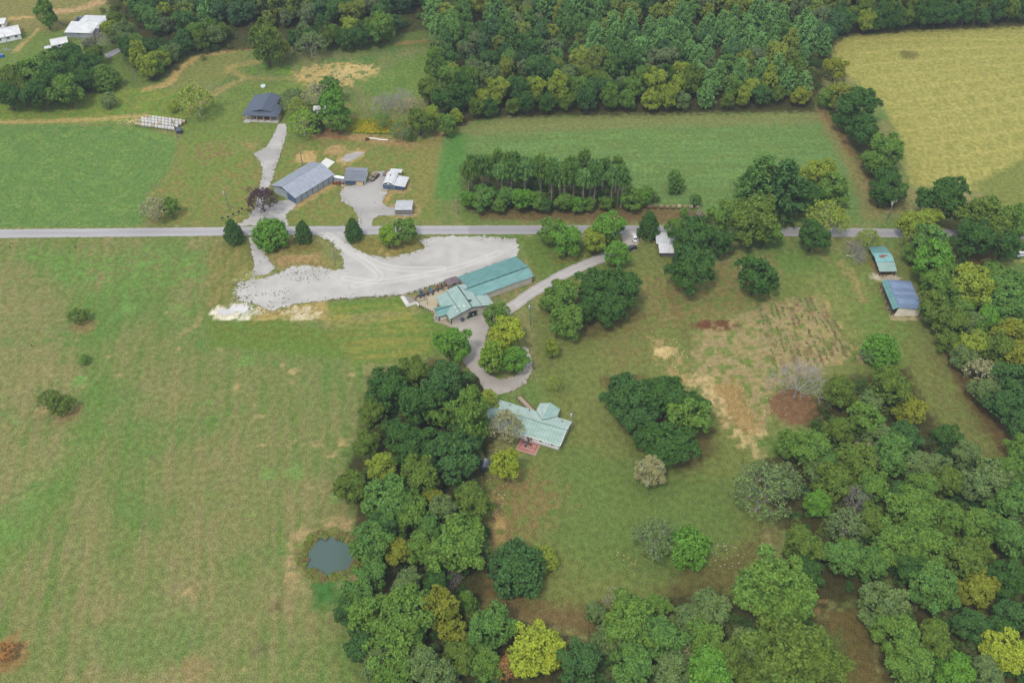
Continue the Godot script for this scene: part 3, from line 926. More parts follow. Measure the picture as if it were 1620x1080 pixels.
func far_buildings() -> void:
	var o := thing("livestock_barn", "long low barn with a bright white roof and weathered grey walls in the far corner", "barn", Vector2(-202.56, -421.64), -3.74)
	wall_x(o, M.weathered, 0, 12.5, 0, 2.6, 2.6, 1)
	wall_x(o, M.weathered, 0, 14.5, -15.0, 3.0, 3.0, -1)
	wall_z(o, M.weathered, 0, -15.0, 0, 2.6, 3.0, -1)
	wall_z(o, M.weathered_blue, 0, -15.0, 14.3, 2.8, 3.0, 1)
	wall_x(o, M.weathered_blue, 12.5, 14.3, -4.0, 2.8, 2.8, 1)
	plate(o, "roof", M.white_metal, [V(-0.4, 2.65, 0.4), V(12.6, 2.65, 0.4), V(12.8, 3.4, -9.0), V(-0.4, 3.4, -9.0)])
	plate(o, "roof", M.white_metal_2, [V(12.8, 3.4, -9.05), V(15.0, 3.3, -15.6), V(3.5, 3.3, -15.6), V(3.0, 3.4, -9.05)])
	plate(o, "roof", M.steel_pale, [V(12.6, 2.85, -3.8), V(14.8, 2.85, -4.2), V(15.0, 3.28, -15.6), V(12.8, 3.38, -9.0)])
	block(o, "window", M.dark, V(5.8, 1.7, 0.05), V(0.5, 0.6, 0.08))
	block(o, "roof_vent", M.pale_grey, V(7.0, 3.5, -9.6), V(0.8, 0.16, 0.5))
	var h := thing("white_cottage", "white house with a bright roof cut by the left edge of the view", "house", Vector2(-234.12, -414.46), 26.64)
	wall_x(h, M.white_siding, 0, 13.0, 0, 2.6, 2.6, 1)
	wall_z(h, M.white_siding, 0, -9.0, 13.0, 2.6, 2.6, 1, Vector2(-4.5, 4.0))
	wall_x(h, M.white_siding, 0, 13.0, -9.0, 2.6, 2.6, -1)
	wall_z(h, M.white_siding, 0, -9.0, 0, 2.6, 2.6, -1, Vector2(-4.5, 4.0))
	plate(h, "roof", M.white_metal, [V(-0.4, 2.6, 0.4), V(13.4, 2.6, 0.4), V(13.4, 4.1, -4.5), V(-0.4, 4.1, -4.5)])
	plate(h, "roof", M.white_metal_2, [V(13.4, 2.6, -9.4), V(-0.4, 2.6, -9.4), V(-0.4, 4.1, -4.5), V(13.4, 4.1, -4.5)])
	for x in [4.0, 7.6, 11.0]:
		opening(h, "window", M.white, M.glass_dark, "window_pane", V(x, 1.0, 0.04), 1.2, 1.3, true, 2)
	var e := thing("white_outbuilding", "small white outbuilding at the left edge behind the white house", "shed", Vector2(-239.35, -429.92), 7.07)
	wall_x(e, M.white_siding, 0, 5.5, 0, 2.3, 2.3, 1)
	wall_z(e, M.white_siding, 0, -4.5, 5.5, 2.3, 2.6, 1)
	wall_x(e, M.white_siding, 0, 5.5, -4.5, 2.6, 2.6, -1)
	plate(e, "roof", M.white_metal, [V(-0.2, 2.3, 0.3), V(5.8, 2.3, 0.3), V(5.8, 2.75, -4.8), V(-0.2, 2.75, -4.8)])
	opening(e, "window", M.dark, M.glass_dark, "window_pane", V(3.6, 0.9, 0.04), 0.8, 1.0)
	var g := thing("white_roof_cabin", "white roofed cabin half hidden by the trees below the far barn", "house", Vector2(-204.72, -409.77), 23.66)
	wall_x(g, M.white_siding, 0, 6.6, 0, 2.3, 2.3, 1)
	wall_z(g, M.white_siding, 0, -6.0, 6.6, 2.3, 2.3, 1, Vector2(-3.0, 3.4))
	wall_x(g, M.white_siding, 0, 6.6, -6.0, 2.3, 2.3, -1)
	wall_z(g, M.white_siding, 0, -6.0, 0, 2.3, 2.3, -1, Vector2(-3.0, 3.4))
	plate(g, "roof", M.white_metal, [V(-0.4, 2.3, 0.4), V(7.0, 2.3, 0.4), V(7.0, 3.5, -3.0), V(-0.4, 3.5, -3.0)])
	plate(g, "roof", M.white_metal_2, [V(7.0, 2.3, -6.4), V(-0.4, 2.3, -6.4), V(-0.4, 3.5, -3.0), V(7.0, 3.5, -3.0)])
	block(g, "porch_roof", M.white_metal_2, V(-1.9, 2.1, 0.6), V(3.0, 0.12, 2.4))
	opening(g, "window", M.white, M.glass_dark, "window_pane", V(3.0, 1.0, 0.04), 1.1, 1.1)
	var c := thing("camper_trailer", "white camper half hidden behind the trees beside the farmhouse", "camper", Vector2(-80.73, -355.33), 4.95)
	var cb := Build.new()
	cb.panel(PackedVector3Array([V(0, 0.5, 0), V(6.0, 0.5, 0), V(6.0, 2.5, 0), V(5.6, 2.8, 0), V(0.3, 2.8, 0), V(0, 2.4, 0)]), 2.3)
	commit(cb, "body", M.white, c)
	for x in [1.2, 3.4]:
		block(c, "window", M.glass_dark, V(x, 1.75, 0.02), V(1.1, 0.6, 0.06))
	block(c, "door", M.pale_grey, V(4.9, 1.45, 0.02), V(0.7, 1.7, 0.06))
	for x in [2.4, 3.3]:
		wheel(c, V(x, 0.34, 0.0), 0.34)


# ---------------------------------------------------------------- vehicles and small things
func wheel(o: Node, at: Vector3, r: float) -> void:
	var t := Build.new()
	t.tube(PackedVector3Array([at - V(0, 0, 0.11), at - V(0, 0, 0.07), at + V(0, 0, 0.07), at + V(0, 0, 0.11)]), PackedFloat32Array([r * 0.9, r, r, r * 0.9]), 14)
	var w := commit(t, "wheel", M.rubber, o)
	var c := Build.new()
	c.tube(PackedVector3Array([at - V(0, 0, 0.125), at + V(0, 0, 0.125)]), PackedFloat32Array([r * 0.58, r * 0.58]), 10)
	commit(c, "rim", M.steel_l, w)


func car(label: String, at: Vector2, turn: float, paint_: Material) -> void:      # along +x is forward
	var o := thing("parked_car", label, "car", at, turn, "", 0.09)
	# body: rings of a cross-section along the length
	var xs := [-2.3, -2.22, -1.7, -0.9, 0.4, 1.2, 1.9, 2.25, 2.32]
	var top := [0.72, 0.9, 0.98, 0.98, 0.96, 0.92, 0.82, 0.68, 0.55]
	var wid := [0.72, 0.84, 0.9, 0.92, 0.92, 0.91, 0.88, 0.78, 0.66]
	ring_body(o, "body", paint_, xs, top, wid, 0.28)
	ring_body(o, "cabin", paint_, [-1.95, -1.25, -0.5, 0.35, 1.15], [0.97, 1.36, 1.44, 1.42, 0.95], [0.78, 0.66, 0.66, 0.66, 0.78], 0.9)
	ring_body(o, "roof", paint_, [-1.22, -1.1, -0.5, 0.22, 0.32], [1.38, 1.42, 1.48, 1.46, 1.42], [0.5, 0.62, 0.65, 0.62, 0.52], 1.36)
	plate(o, "windscreen", M.glass_dark, [V(1.1, 1.0, 0.68), V(1.1, 1.0, -0.68), V(0.38, 1.44, -0.52), V(0.38, 1.44, 0.52)], 0.03)
	plate(o, "rear_window", M.glass_dark, [V(-1.9, 1.02, -0.66), V(-1.9, 1.02, 0.66), V(-1.28, 1.4, 0.5), V(-1.28, 1.4, -0.5)], 0.03)
	for s in [-1, 1]:
		block(o, "side_window", M.glass_dark, V(-0.4, 1.2, 0.69 * s), V(1.7, 0.26, 0.14))
	for s in [-1, 1]:
		block(o, "headlight", M.white, V(2.2, 0.62, 0.58 * s), V(0.16, 0.14, 0.3))
		block(o, "tail_light", M.red_lamp, V(-2.25, 0.75, 0.62 * s), V(0.12, 0.16, 0.28))
		block(o, "mirror", paint_, V(0.75, 1.0, 1.0 * s), V(0.16, 0.13, 0.2))
		for x in [-1.4, 1.42]:
			wheel(o, V(x, 0.32, 0.82 * s), 0.33)
	block(o, "number_plate", M.white, V(-2.31, 0.55, 0), V(0.03, 0.12, 0.36))


func ring_body(o: Node, called: String, m: Material, xs: Array, top: Array, wid: Array, low: float) -> void:
	var b := Build.new()
	var rings := []
	for i in xs.size():
		var w: float = wid[i]
		var t: float = top[i]
		rings.append([V(xs[i], low, -w * 0.93), V(xs[i], lerpf(low, t, 0.55), -w), V(xs[i], t, -w * 0.82), V(xs[i], t + 0.03, 0), V(xs[i], t, w * 0.82), V(xs[i], lerpf(low, t, 0.55), w), V(xs[i], low, w * 0.93)])
	for i in xs.size() - 1:
		for k in 6:
			b.face(PackedVector3Array([rings[i][k], rings[i][k + 1], rings[i + 1][k + 1], rings[i + 1][k]]))
	b.face(PackedVector3Array([rings[0][0], rings[0][6], rings[0][5], rings[0][4], rings[0][3], rings[0][2], rings[0][1]]))
	var e: Array = rings[-1]
	b.face(PackedVector3Array(e))
	commit(b, called, m, o)


func pole(label: String, at: Vector2, high: float, kind: int, lean := Vector2.ZERO) -> void:
	var o := thing("utility_pole", label, "pole", at)
	var p := Build.new()
	p.tube(PackedVector3Array([V(0, -0.3, 0), V(lean.x * 0.5, high * 0.5, lean.y * 0.5), V(lean.x, high, lean.y)]), PackedFloat32Array([0.2, 0.17, 0.13]), 8)
	commit(p, "shaft", M.pole_wood, o)
	if kind >= 1:
		var t := Build.new()
		t.tube(PackedVector3Array([V(lean.x * 0.8 - 0.38, high * 0.76, 0.1), V(lean.x * 0.8 - 0.38, high * 0.76 + 1.0, 0.1)]), PackedFloat32Array([0.28, 0.28]), 9)
		commit(t, "transformer", M.pale_grey, o)
	if kind >= 2:
		block(o, "crossarm", M.pole_wood, V(lean.x, high - 0.5, lean.y), V(1.9, 0.14, 0.12))
		for x in [-0.85, 0.0, 0.85]:
			var i := Build.new()
			i.rod(V(lean.x + x, high - 0.43, lean.y), V(lean.x + x, high - 0.2, lean.y), 0.06, 6)
			commit(i, "insulator", M.white, o)


func bale(label: String, at: Vector2, turn: float, m: Material, group: String) -> void:
	var o := thing("hay_bale", label, "hay bale", at, turn, group)
	var b := Build.new()
	b.tube(PackedVector3Array([V(-0.64, 0.7, 0), V(-0.58, 0.7, 0), V(0.58, 0.7, 0), V(0.64, 0.7, 0)]), PackedFloat32Array([0.62, 0.74, 0.74, 0.62]), 16)
	commit(b, "roll", m, o)
	for s in [-1, 1]:
		var e := Build.new()
		e.tube(PackedVector3Array([V(0.635 * s, 0.7, 0), V(0.665 * s, 0.7, 0)]), PackedFloat32Array([0.6, 0.56]), 16)
		commit(e, "end_face", M.straw_dark, o)


func table_set(i: int, at: Vector2, group: String, umbrella: Material, colour: String, where: String) -> void:
	var t := thing("patio_table", "dark round patio table %s" % where, "table", at, 0.0, group, 0.08)
	var b := Build.new()
	b.tube(PackedVector3Array([V(0, 0.7, 0), V(0, 0.75, 0)]), PackedFloat32Array([0.62, 0.62]), 14)
	commit(b, "tabletop", M.furniture, t)
	for k in 4:
		var l := Build.new()
		var a := TAU * k / 4 + 0.4
		l.rod(V(cos(a) * 0.5, 0.0, sin(a) * 0.5), V(cos(a) * 0.35, 0.7, sin(a) * 0.35), 0.04, 5)
		commit(l, "leg", M.furniture, t)
	for k in 4:
		var a := TAU * k / 4 + 0.5 * i
		var c := thing("patio_chair", "dark patio chair, %s around the table %s" % [nth(k), where], "chair", at + Vector2(cos(a), sin(a)) * 1.0, -rad_to_deg(a) + 90.0, group + " chairs", 0.08)
		block(c, "seat", M.furniture, V(0, 0.42, 0), V(0.5, 0.07, 0.5))
		block(c, "backrest", M.furniture, V(0, 0.72, 0.24), V(0.5, 0.55, 0.06))
		for s in [-1, 1]:
			for z in [-0.2, 0.2]:
				block(c, "leg", M.furniture, V(0.21 * s, 0.2, z), V(0.05, 0.4, 0.05))
	if umbrella:
		var u := thing("patio_umbrella", "closed %s umbrella standing in the table %s" % [colour, where], "umbrella", at, 0.0, "", 0.08)
		var p := Build.new()
		p.rod(V(0, 0, 0), V(0, 2.5, 0), 0.04, 6)
		commit(p, "pole", M.white, u)
		var k := Build.new()
		k.tube(PackedVector3Array([V(0, 1.1, 0), V(0, 1.35, 0), V(0, 2.0, 0), V(0, 2.45, 0)]), PackedFloat32Array([0.2, 0.3, 0.22, 0.06]), 9)
		commit(k, "canopy", umbrella, u)


func bin(label: String, at: Vector2, m: Material, r: float, h: float) -> void:
	var o := thing("waste_bin", label, "bin", at, 0.0, "", 0.08)
	var b := Build.new()
	b.tube(PackedVector3Array([V(0, 0.0, 0), V(0, h * 0.95, 0)]), PackedFloat32Array([r * 0.85, r]), 10)
	commit(b, "barrel", m, o)
	var l := Build.new()
	l.tube(PackedVector3Array([V(0, h * 0.95, 0), V(0, h, 0), V(0, h + 0.08, 0)]), PackedFloat32Array([r * 1.06, r * 1.06, r * 0.5]), 10)
	commit(l, "lid", m, o)


func stops(a: Vector2, b: Vector2, count: int, where: String, group: String, gap := 0.35) -> void:       # concrete wheel stops in a line
	var d := b - a
	var turn := rad_to_deg(atan2(-d.y, d.x))
	var long := d.length() / count - gap
	for k in count:
		var o := thing("wheel_stop", "white concrete wheel stop, %s from the left %s" % [nth(k), where], "wheel stop", a + d * ((k + 0.5) / count), turn, group, 0.07)
		var m := Build.new()
		m.panel(PackedVector3Array([V(-long / 2, 0, 0.14), V(long / 2, 0, 0.14), V(long / 2 - 0.05, 0.15, 0.08), V(-long / 2 + 0.05, 0.15, 0.08)]), 0.2)
		commit(m, "stop", M.concrete_white, o)


func rail_fence(called: String, label: String, a: Vector2, b: Vector2, posts: int, high: float, m: Material, boards: int, board_h: float) -> void:
	var d := b - a
	var o := thing(called, label, "fence", a, rad_to_deg(atan2(-d.y, d.x)), "", 0.02)
	var long := d.length()
	for k in posts:
		block(o, "post", m, V(long * k / (posts - 1), high / 2, 0), V(0.13, high, 0.13))
	for k in boards:
		block(o, "rail", m, V(long / 2, high * (k + 0.7) / boards - 0.1, 0.0), V(long, board_h, 0.05))


func small_things() -> void:
	car("white car parked nose up at the end of the gravel drive by the road", Vector2(42.7, -273.9), 91.0, M.car_white)
	car("black car parked at an angle on the gravel drive below the white car", Vector2(40.9, -268.0), 33.0, M.car_black)
	car("white car half hidden at the right edge of the view among trees", Vector2(173.9, -264.9), 20.0, M.car_white)
	# trailers
	var t := thing("flatbed_trailer", "dark flatbed trailer with a stacked wooden deck beside the grey shed", "trailer", Vector2(-51.9, -310.1), 62.0)
	block(t, "frame", M.dark, V(0.6, 0.62, 0), V(5.0, 0.18, 2.1))
	for k in 7:
		block(t, "deck_board", M.deck_wood, V(-1.5 + k * 0.62, 0.76, 0), V(0.56, 0.07, 1.9))
	block(t, "load_frame", M.dark, V(1.4, 1.1, 0), V(2.9, 0.14, 1.9))
	for k in 5:
		block(t, "load_board", M.deck_wood, V(0.35 + k * 0.55, 1.21, 0), V(0.5, 0.07, 1.6))
	for s in [-1, 1]:
		for x in [0.9, 1.7]:
			wheel(t, V(x, 0.35, 1.02 * s), 0.35)
	var tg := Build.new()
	tg.rod(V(-1.9, 0.6, -0.9), V(-3.4, 0.5, 0), 0.07, 5)
	tg.rod(V(-1.9, 0.6, 0.9), V(-3.4, 0.5, 0), 0.07, 5)
	commit(tg, "tongue", M.dark, t)
	var t2 := thing("utility_trailer", "small wooden utility trailer behind the navy shed", "trailer", Vector2(-47.5, -313.2), 74.0)
	block(t2, "frame", M.dark, V(0, 0.5, 0), V(2.9, 0.16, 1.4))
	for k in 5:
		block(t2, "deck_board", M.deck_wood, V(-1.1 + 0.55 * k, 0.62, 0), V(0.5, 0.07, 1.3))
	for s in [-1, 1]:
		wheel(t2, V(0, 0.32, 0.72 * s), 0.32)
		block(t2, "side_rail", M.dark, V(0, 0.85, 0.7 * s), V(2.9, 0.08, 0.06))
	# round bales in four rows, and the loose row by the road
	var ends := [[Vector2(-147.8, -352.8), Vector2(-131.9, -349.2)], [Vector2(-148.9, -351.1), Vector2(-132.9, -347.6)], [Vector2(-151.1, -349.9), Vector2(-133.8, -345.8)], [Vector2(-150.4, -347.4), Vector2(-134.9, -343.9)]]
	for r in 4:
		var a: Vector2 = ends[r][0]
		var d: Vector2 = ends[r][1] - a
		var count := int(d.length() / 1.42) + 1
		for k in count:
			var m: Material = M.straw if (k < 2 and r != 1) or (k * 7 + r * 3) % 11 == 0 else M.wrap if (k + r) % 3 else M.wrap_2
			bale("round bale, %s from the left in the %s row from the front of the stack" % [nth(k), nth(3 - r)], a + d * (float(k) / (count - 1)), rad_to_deg(atan2(-d.y, d.x)) + rng.randf_range(-3, 3), m, "round bales stacked beside the field")
	for k in 9:
		var m2: Material = [M.straw_dark, M.straw_dark, M.straw_old, M.straw_old, M.straw_old, M.straw, M.straw_old, M.straw, M.straw][k]
		bale("round bale, %s from the left in the row behind the roadside pines" % nth(k), Vector2(49.5, -291.8) + Vector2(2.15 * k, -0.1 * (k % 3)), rng.randf_range(-4, 4), m2, "round bales in the row behind the roadside pines")
	var fb := thing("feed_bin", "small dark box shaped feeder at the right end of the bale stack", "feeder", Vector2(-132.0, -341.9), 0.0)
	block(fb, "box", M.dark_panel, V(0, 0.75, 0), V(2.0, 1.5, 1.6))
	plate(fb, "lid", M.slate, [V(-1.1, 1.52, 1.0), V(1.1, 1.52, 1.0), V(0.9, 2.0, -0.9), V(-0.9, 2.0, -0.9)], 0.1)
	# utility poles
	pole("pale utility pole leaning beside the track below the far wood", Vector2(-158.7, -378.3), 9.0, 0, Vector2(-0.4, 0))
	pole("utility pole standing beside the dark feeder at the bale stack", Vector2(-132.1, -338.4), 8.5, 0, Vector2(-0.3, 0))
	pole("utility pole with a grey transformer beside the mailboxes on the roadside lawn", Vector2(-101.8, -291.0), 9.0, 1, Vector2(-0.4, 0))
	pole("bare utility pole at the edge of the gravel lot by the roadside cedars", Vector2(-60.2, -262.5), 8.0, 0)
	pole("utility pole with a transformer beside the loop drive opposite the tan hall", Vector2(5.8, -230.1), 9.5, 1)
	pole("utility pole with meter box standing at the corner of the white ranch house", Vector2(17.0, -186.5), 7.6, 1)
	pole("utility pole with transformer and crossarm at the foot of the tree line by the road", Vector2(133.8, -285.5), 8.0, 2, Vector2(0.5, 0))
	pole("utility pole at the left end of the tall roadside pines", Vector2(-19.6, -288.2), 8.0, 0)
	pole("utility pole behind the metal barn near the leaning tree", Vector2(-79.8, -318.9), 7.0, 0)
	pole("thin grey utility pole in front of the pale round bales by the road", Vector2(63.0, -285.5), 9.0, 0)
	pole("short light pole in the yard of the white house in the far corner", Vector2(-224.6, -410.6), 7.0, 0)
	var wire := Build.new()
	for s in [-0.25, 0.25]:
		var pts := PackedVector3Array()
		var rr := PackedFloat32Array()
		var a3 := Vector2(5.8, -230.1)
		var b3 := Vector2(17.0, -186.5)
		for k in 13:
			var f := k / 12.0
			pts.append(V(lerpf(a3.x, b3.x, f) + s, lerpf(9.2, 7.3, f) - 4.0 * f * (1.0 - f) * 0.9, lerpf(a3.y, b3.y, f)))
			rr.append(0.018)
		wire.tube(pts, rr, 4)
	tag(commit(wire, "overhead_wire", M.dark, self), "pair of thin overhead wires sagging between the drive pole and the ranch house pole", "wire")
	# patio of the hall
	table_set(0, Vector2(-29.8, -243.8), "tables on the hall patio", M.umb_blue, "blue", "nearest the white railing")
	table_set(1, Vector2(-28.3, -244.6), "tables on the hall patio", null, "", "without an umbrella")
	table_set(2, Vector2(-26.4, -245.3), "tables on the hall patio", M.umb_sky, "sky blue", "in the middle of the patio")
	table_set(3, Vector2(-24.4, -247.0), "tables on the hall patio", M.umb_red, "red", "nearest the hall")
	table_set(4, Vector2(4.2, -181.0), "table on the brick patio", null, "", "on the red brick patio")
	var gz_ := thing("gazebo_frame", "bare black metal gazebo frame standing on the beige patio", "gazebo", Vector2(-29.2, -240.2), 26.0, "", 0.08)
	for s in [[-1.4, -1.3], [1.4, -1.3], [1.4, 1.3], [-1.4, 1.3]]:
		block(gz_, "post", M.dark, V(s[0], 1.2, s[1]), V(0.12, 2.4, 0.12))
	for s in [-1, 1]:
		block(gz_, "top_rail", M.dark, V(0, 2.43, 1.3 * s), V(2.9, 0.1, 0.1))
		block(gz_, "top_rail", M.dark, V(1.4 * s, 2.43, 0), V(0.1, 0.1, 2.5))
	block(gz_, "roof_bar", M.dark, V(0, 2.46, 0), V(2.7, 0.06, 0.06))
	var aw := thing("brown_canopy", "flat brown canopy over the patio corner beside the hall", "canopy", Vector2(-19.7, -248.6), 26.3)
	plate(aw, "roof", M.mauve, [V(-2.2, 2.45, 1.5), V(0.0, 2.6, 1.5), V(0.0, 2.6, -1.7), V(-2.2, 2.45, -1.7)], 0.08)
	plate(aw, "roof", M.mauve_2, [V(0.02, 2.6, 1.5), V(2.3, 2.45, 1.5), V(2.3, 2.45, -1.7), V(0.02, 2.6, -1.7)], 0.08)
	for s in [[-2.0, 1.3], [2.1, 1.3], [-2.0, -1.5], [2.1, -1.5]]:
		block(aw, "post", M.wood_dark, V(s[0], 1.2, s[1]), V(0.15, 2.4, 0.15))
	var wall_ := thing("patio_wall", "low brown stone wall along the back of the hall patio", "wall", Vector2(-31.88, -242.78), 31.40)
	for k in 14:
		block(wall_, "block", M.stone_brown if k % 2 else M.stone_brown_2, V(0.45 + 0.88 * k, 0.32, 0.0), V(0.84, 0.6 + 0.04 * (k % 3), 0.5))
	for k in 4:
		block(wall_, "block", M.stone_brown if k % 2 else M.stone_brown_2, V(-0.1 - 0.1 * k, 0.3, 0.75 + 0.6 * k), V(0.5, 0.55 + 0.04 * (k % 2), 0.56))
	var pg := thing("patio_pergola", "small dark wooden pergola frame beside the brown canopy", "pergola", Vector2(-22.2, -247.8), 26.3, "", 0.08)
	for s in [[-0.9, 0.9], [0.9, 0.9], [0.9, -0.6], [-0.9, -0.6]]:
		block(pg, "post", M.wood_dark, V(s[0], 1.1, s[1]), V(0.22, 2.2, 0.22))
	block(pg, "beam", M.wood_dark, V(0, 2.25, 0.9), V(2.2, 0.2, 0.2))
	block(pg, "beam", M.wood_dark, V(0, 2.25, -0.6), V(2.2, 0.2, 0.2))
	rail_fence("patio_railing", "thin dark railing between the gravel lot and the hall patio", Vector2(-35.2, -244.0), Vector2(-19.1, -251.9), 11, 1.1, M.dark, 2, 0.05)
	rail_fence("lot_railing", "low post and rail fence along the lawn edge of the gravel lot", Vector2(-58.6, -241.9), Vector2(-36.9, -244.0), 12, 0.9, M.wood_grey, 2, 0.06)
	rail_fence("white_fence", "white vinyl fence at the corner of the hall patio", Vector2(-34.1, -238.6), Vector2(-31.0, -240.1), 4, 1.1, M.white, 5, 0.17)
	rail_fence("white_fence", "short white fence panel beside the gazebo frame", Vector2(-31.0, -240.1), Vector2(-29.9, -238.8), 2, 1.1, M.white, 5, 0.17)
	rail_fence("edge_railing", "thin dark railing down the lawn side of the beige patio", Vector2(-29.8, -238.6), Vector2(-25.4, -235.8), 7, 1.0, M.dark, 2, 0.05)
	stops(Vector2(-35.0, -245.3), Vector2(-19.1, -253.0), 7, "along the patio railing", "wheel stops along the patio railing")
	stops(Vector2(-52.1, -243.5), Vector2(-37.8, -244.8), 5, "along the lawn railing", "wheel stops along the lawn railing", 2.4)
	stops(Vector2(-16.8, -255.0), Vector2(-0.9, -264.1), 7, "behind the teal roofed hall", "wheel stops behind the hall")
	var pt := thing("propane_tank", "white propane tank lying beside the small teal roofed wing", "tank", Vector2(-21.9, -232.8), 26.3)
	var pb := Build.new()
	pb.tube(PackedVector3Array([V(-1.15, 0.55, 0), V(-1.0, 0.55, 0), V(-0.8, 0.55, 0), V(0.8, 0.55, 0), V(1.0, 0.55, 0), V(1.15, 0.55, 0)]), PackedFloat32Array([0.1, 0.3, 0.4, 0.4, 0.3, 0.1]), 12)
	commit(pb, "shell", M.white, pt)
	for x in [-0.6, 0.6]:
		block(pt, "foot", M.pale_grey, V(x, 0.1, 0), V(0.16, 0.2, 0.6))
	var ac := thing("air_conditioner", "beige air conditioning unit on the ground at the teal wing corner", "air conditioner", Vector2(-24.2, -232.8), 26.3)
	block(ac, "case", M.pale_grey, V(0, 0.45, 0), V(0.95, 0.9, 0.95))
	block(ac, "fan_grille", M.dark, V(0, 0.915, 0), V(0.6, 0.03, 0.6))
	bin("blue grey waste bin in front of the tan gable wall", Vector2(-15.8, -231.9), M.bin_blue, 0.55, 1.1)
	bin("round green bin beside the front doors of the tan gable", Vector2(-14.0, -233.2), M.bin_green, 0.45, 1.0)
	bin("small grey bin between the blue grey bin and the green bin", Vector2(-14.9, -233.0), M.pale_grey, 0.28, 0.6)
	var sg := thing("welcome_sign", "small white and blue board standing beside the front doors", "sign", Vector2(-12.3, -234.1), 26.3, "", 0.08)
	block(sg, "board", M.sign_blue, V(0, 0.85, 0), V(0.9, 0.8, 0.08))
	block(sg, "panel", M.white, V(-0.1, 0.9, 0.05), V(0.5, 0.5, 0.03))
	for s in [-1, 1]:
		block(sg, "leg", M.dark, V(0.35 * s, 0.22, 0), V(0.06, 0.45, 0.06))
	var q := thing("quonset_shelter", "small grey arched metal shelter beside the yellow tree", "shelter", Vector2(-7.4, -173.1), 80.0)
	for k in 7:
		var a := PI * k / 7.0
		var a2 := PI * (k + 1) / 7.0
		plate(q, "roof_panel", M.steel_dark if k < 3 else M.steel_l, [V(1.6, sin(a) * 1.5 + 0.3, cos(a) * 1.1), V(1.6, sin(a2) * 1.5 + 0.3, cos(a2) * 1.1), V(-1.6, sin(a2) * 1.5 + 0.3, cos(a2) * 1.1), V(-1.6, sin(a) * 1.5 + 0.3, cos(a) * 1.1)], 0.05)
	block(q, "end_wall", M.steel_dark, V(-1.5, 0.8, 0), V(0.06, 1.6, 1.9))
	var fp := thing("fire_ring", "round rusty metal fire ring on the bare ground below the white house", "fire ring", Vector2(-4.9, -155.1))
	for k in 10:
		var a := TAU * k / 10
		var b := Build.new()
		b.box(V(cos(a) * 0.55, 0.16, sin(a) * 0.55), V(0.1, 0.32, 0.36), Basis(Vector3.UP, -a))
		commit(b, "segment", M.rust, fp)
	# letter boxes along the roadside
	for k in 5:
		var mb := thing("mailbox", "black mailbox on a post, %s from the left in the roadside row" % nth(k), "mailbox", [Vector2(-102.9, -284.4), Vector2(-101.0, -285.0), Vector2(-99.5, -286.7), Vector2(-97.8, -288.2), Vector2(-97.0, -290.0)][k], 20.0, "mailboxes along the road")
		block(mb, "post", M.pole_wood, V(0, 0.5, 0), V(0.13, 1.0, 0.13))
		var bb := Build.new()
		bb.panel(PackedVector3Array([V(-0.4, 1.0, 0.2), V(0.4, 1.0, 0.2), V(0.4, 1.4, 0.2), V(0.3, 1.52, 0.2), V(-0.3, 1.52, 0.2), V(-0.4, 1.4, 0.2)]), 0.4)
		commit(bb, "box", M.dark, mb)
	for k in 3:
		var fpst := thing("fence_post", "short dark fence post, %s" % ["at the far left below the road", "below the road left of the cedar", "alone in the pasture by the bushes"][k], "post", [Vector2(-172.7, -268.7), Vector2(-150.2, -268.7), Vector2(-148.4, -220.1)][k])
		var pp := Build.new()
		pp.tube(PackedVector3Array([V(0, -0.1, 0), V(0, 1.3, 0), V(0.02, 1.4, 0)]), PackedFloat32Array([0.14, 0.12, 0.08]), 7)
		commit(pp, "shaft", M.wood_dark, fpst)
	var pool := thing("stock_tank", "round pale blue stock tank on the grass behind the farmhouse", "tank", Vector2(-105.3, -377.7))
	var tk := Build.new()
	tk.tube(PackedVector3Array([V(0, 0, 0), V(0, 0.6, 0)]), PackedFloat32Array([0.95, 1.0]), 16)
	commit(tk, "rim", M.white, pool)
	var tw := Build.new()
	tw.tube(PackedVector3Array([V(0, 0.6, 0), V(0, 0.62, 0)]), PackedFloat32Array([0.85, 0.85]), 16)
	commit(tw, "cover", M.pale_blue, pool)
	for k in 2:
		var lg := thing("white_pipe", "long white pipe lying on the bare soil, %s" % ["left one by the goldenrod", "right one by the thin tree"][k], "pipe", [Vector2(-54.7, -337.5), Vector2(-50.8, -336.6)][k], [-8.0, -3.0][k])
		var lb := Build.new()
		lb.rod(V(-2.0, 0.22, 0), V(2.0, 0.22, 0), 0.22, 8)
		commit(lb, "tube", M.white, lg)
	var rm := thing("red_mower", "small dark red garden machine parked at the edge of the bare soil", "mower", Vector2(-56.9, -336.6), 15.0)
	block(rm, "body", M.machine_red, V(0, 0.55, 0), V(1.5, 0.5, 0.8))
	block(rm, "seat", M.dark, V(-0.3, 0.95, 0), V(0.5, 0.3, 0.5))
	for s in [-1, 1]:
		wheel(rm, V(-0.5, 0.32, 0.5 * s), 0.32)
		wheel(rm, V(0.55, 0.22, 0.45 * s), 0.22)
	var bx := thing("blue_crate", "bright blue box on the grass at the far left", "box", Vector2(-225.5, -403.4), 5.0)
	block(bx, "box", M.umb_blue, V(0, 0.6, 0), V(2.0, 1.2, 1.3))
	block(bx, "lid", M.sign_blue, V(0, 1.23, 0), V(2.1, 0.08, 1.4))
	rail_fence("cattle_gate", "pale metal gate panel on the lawn of the white house in the far corner", Vector2(-227.0, -408.9), Vector2(-223.4, -409.2), 4, 1.1, M.pale_grey, 4, 0.06)
	rail_fence("grey_pen", "weathered wooden pen behind the far white roofed barn", Vector2(-210.8, -435.2), Vector2(-205.9, -432.7), 6, 1.3, M.wood_grey, 3, 0.12)
	var lg2 := thing("pond_log", "pale broken log standing out of the pond at its near bank", "log", Vector2(-42.8, -139.0))
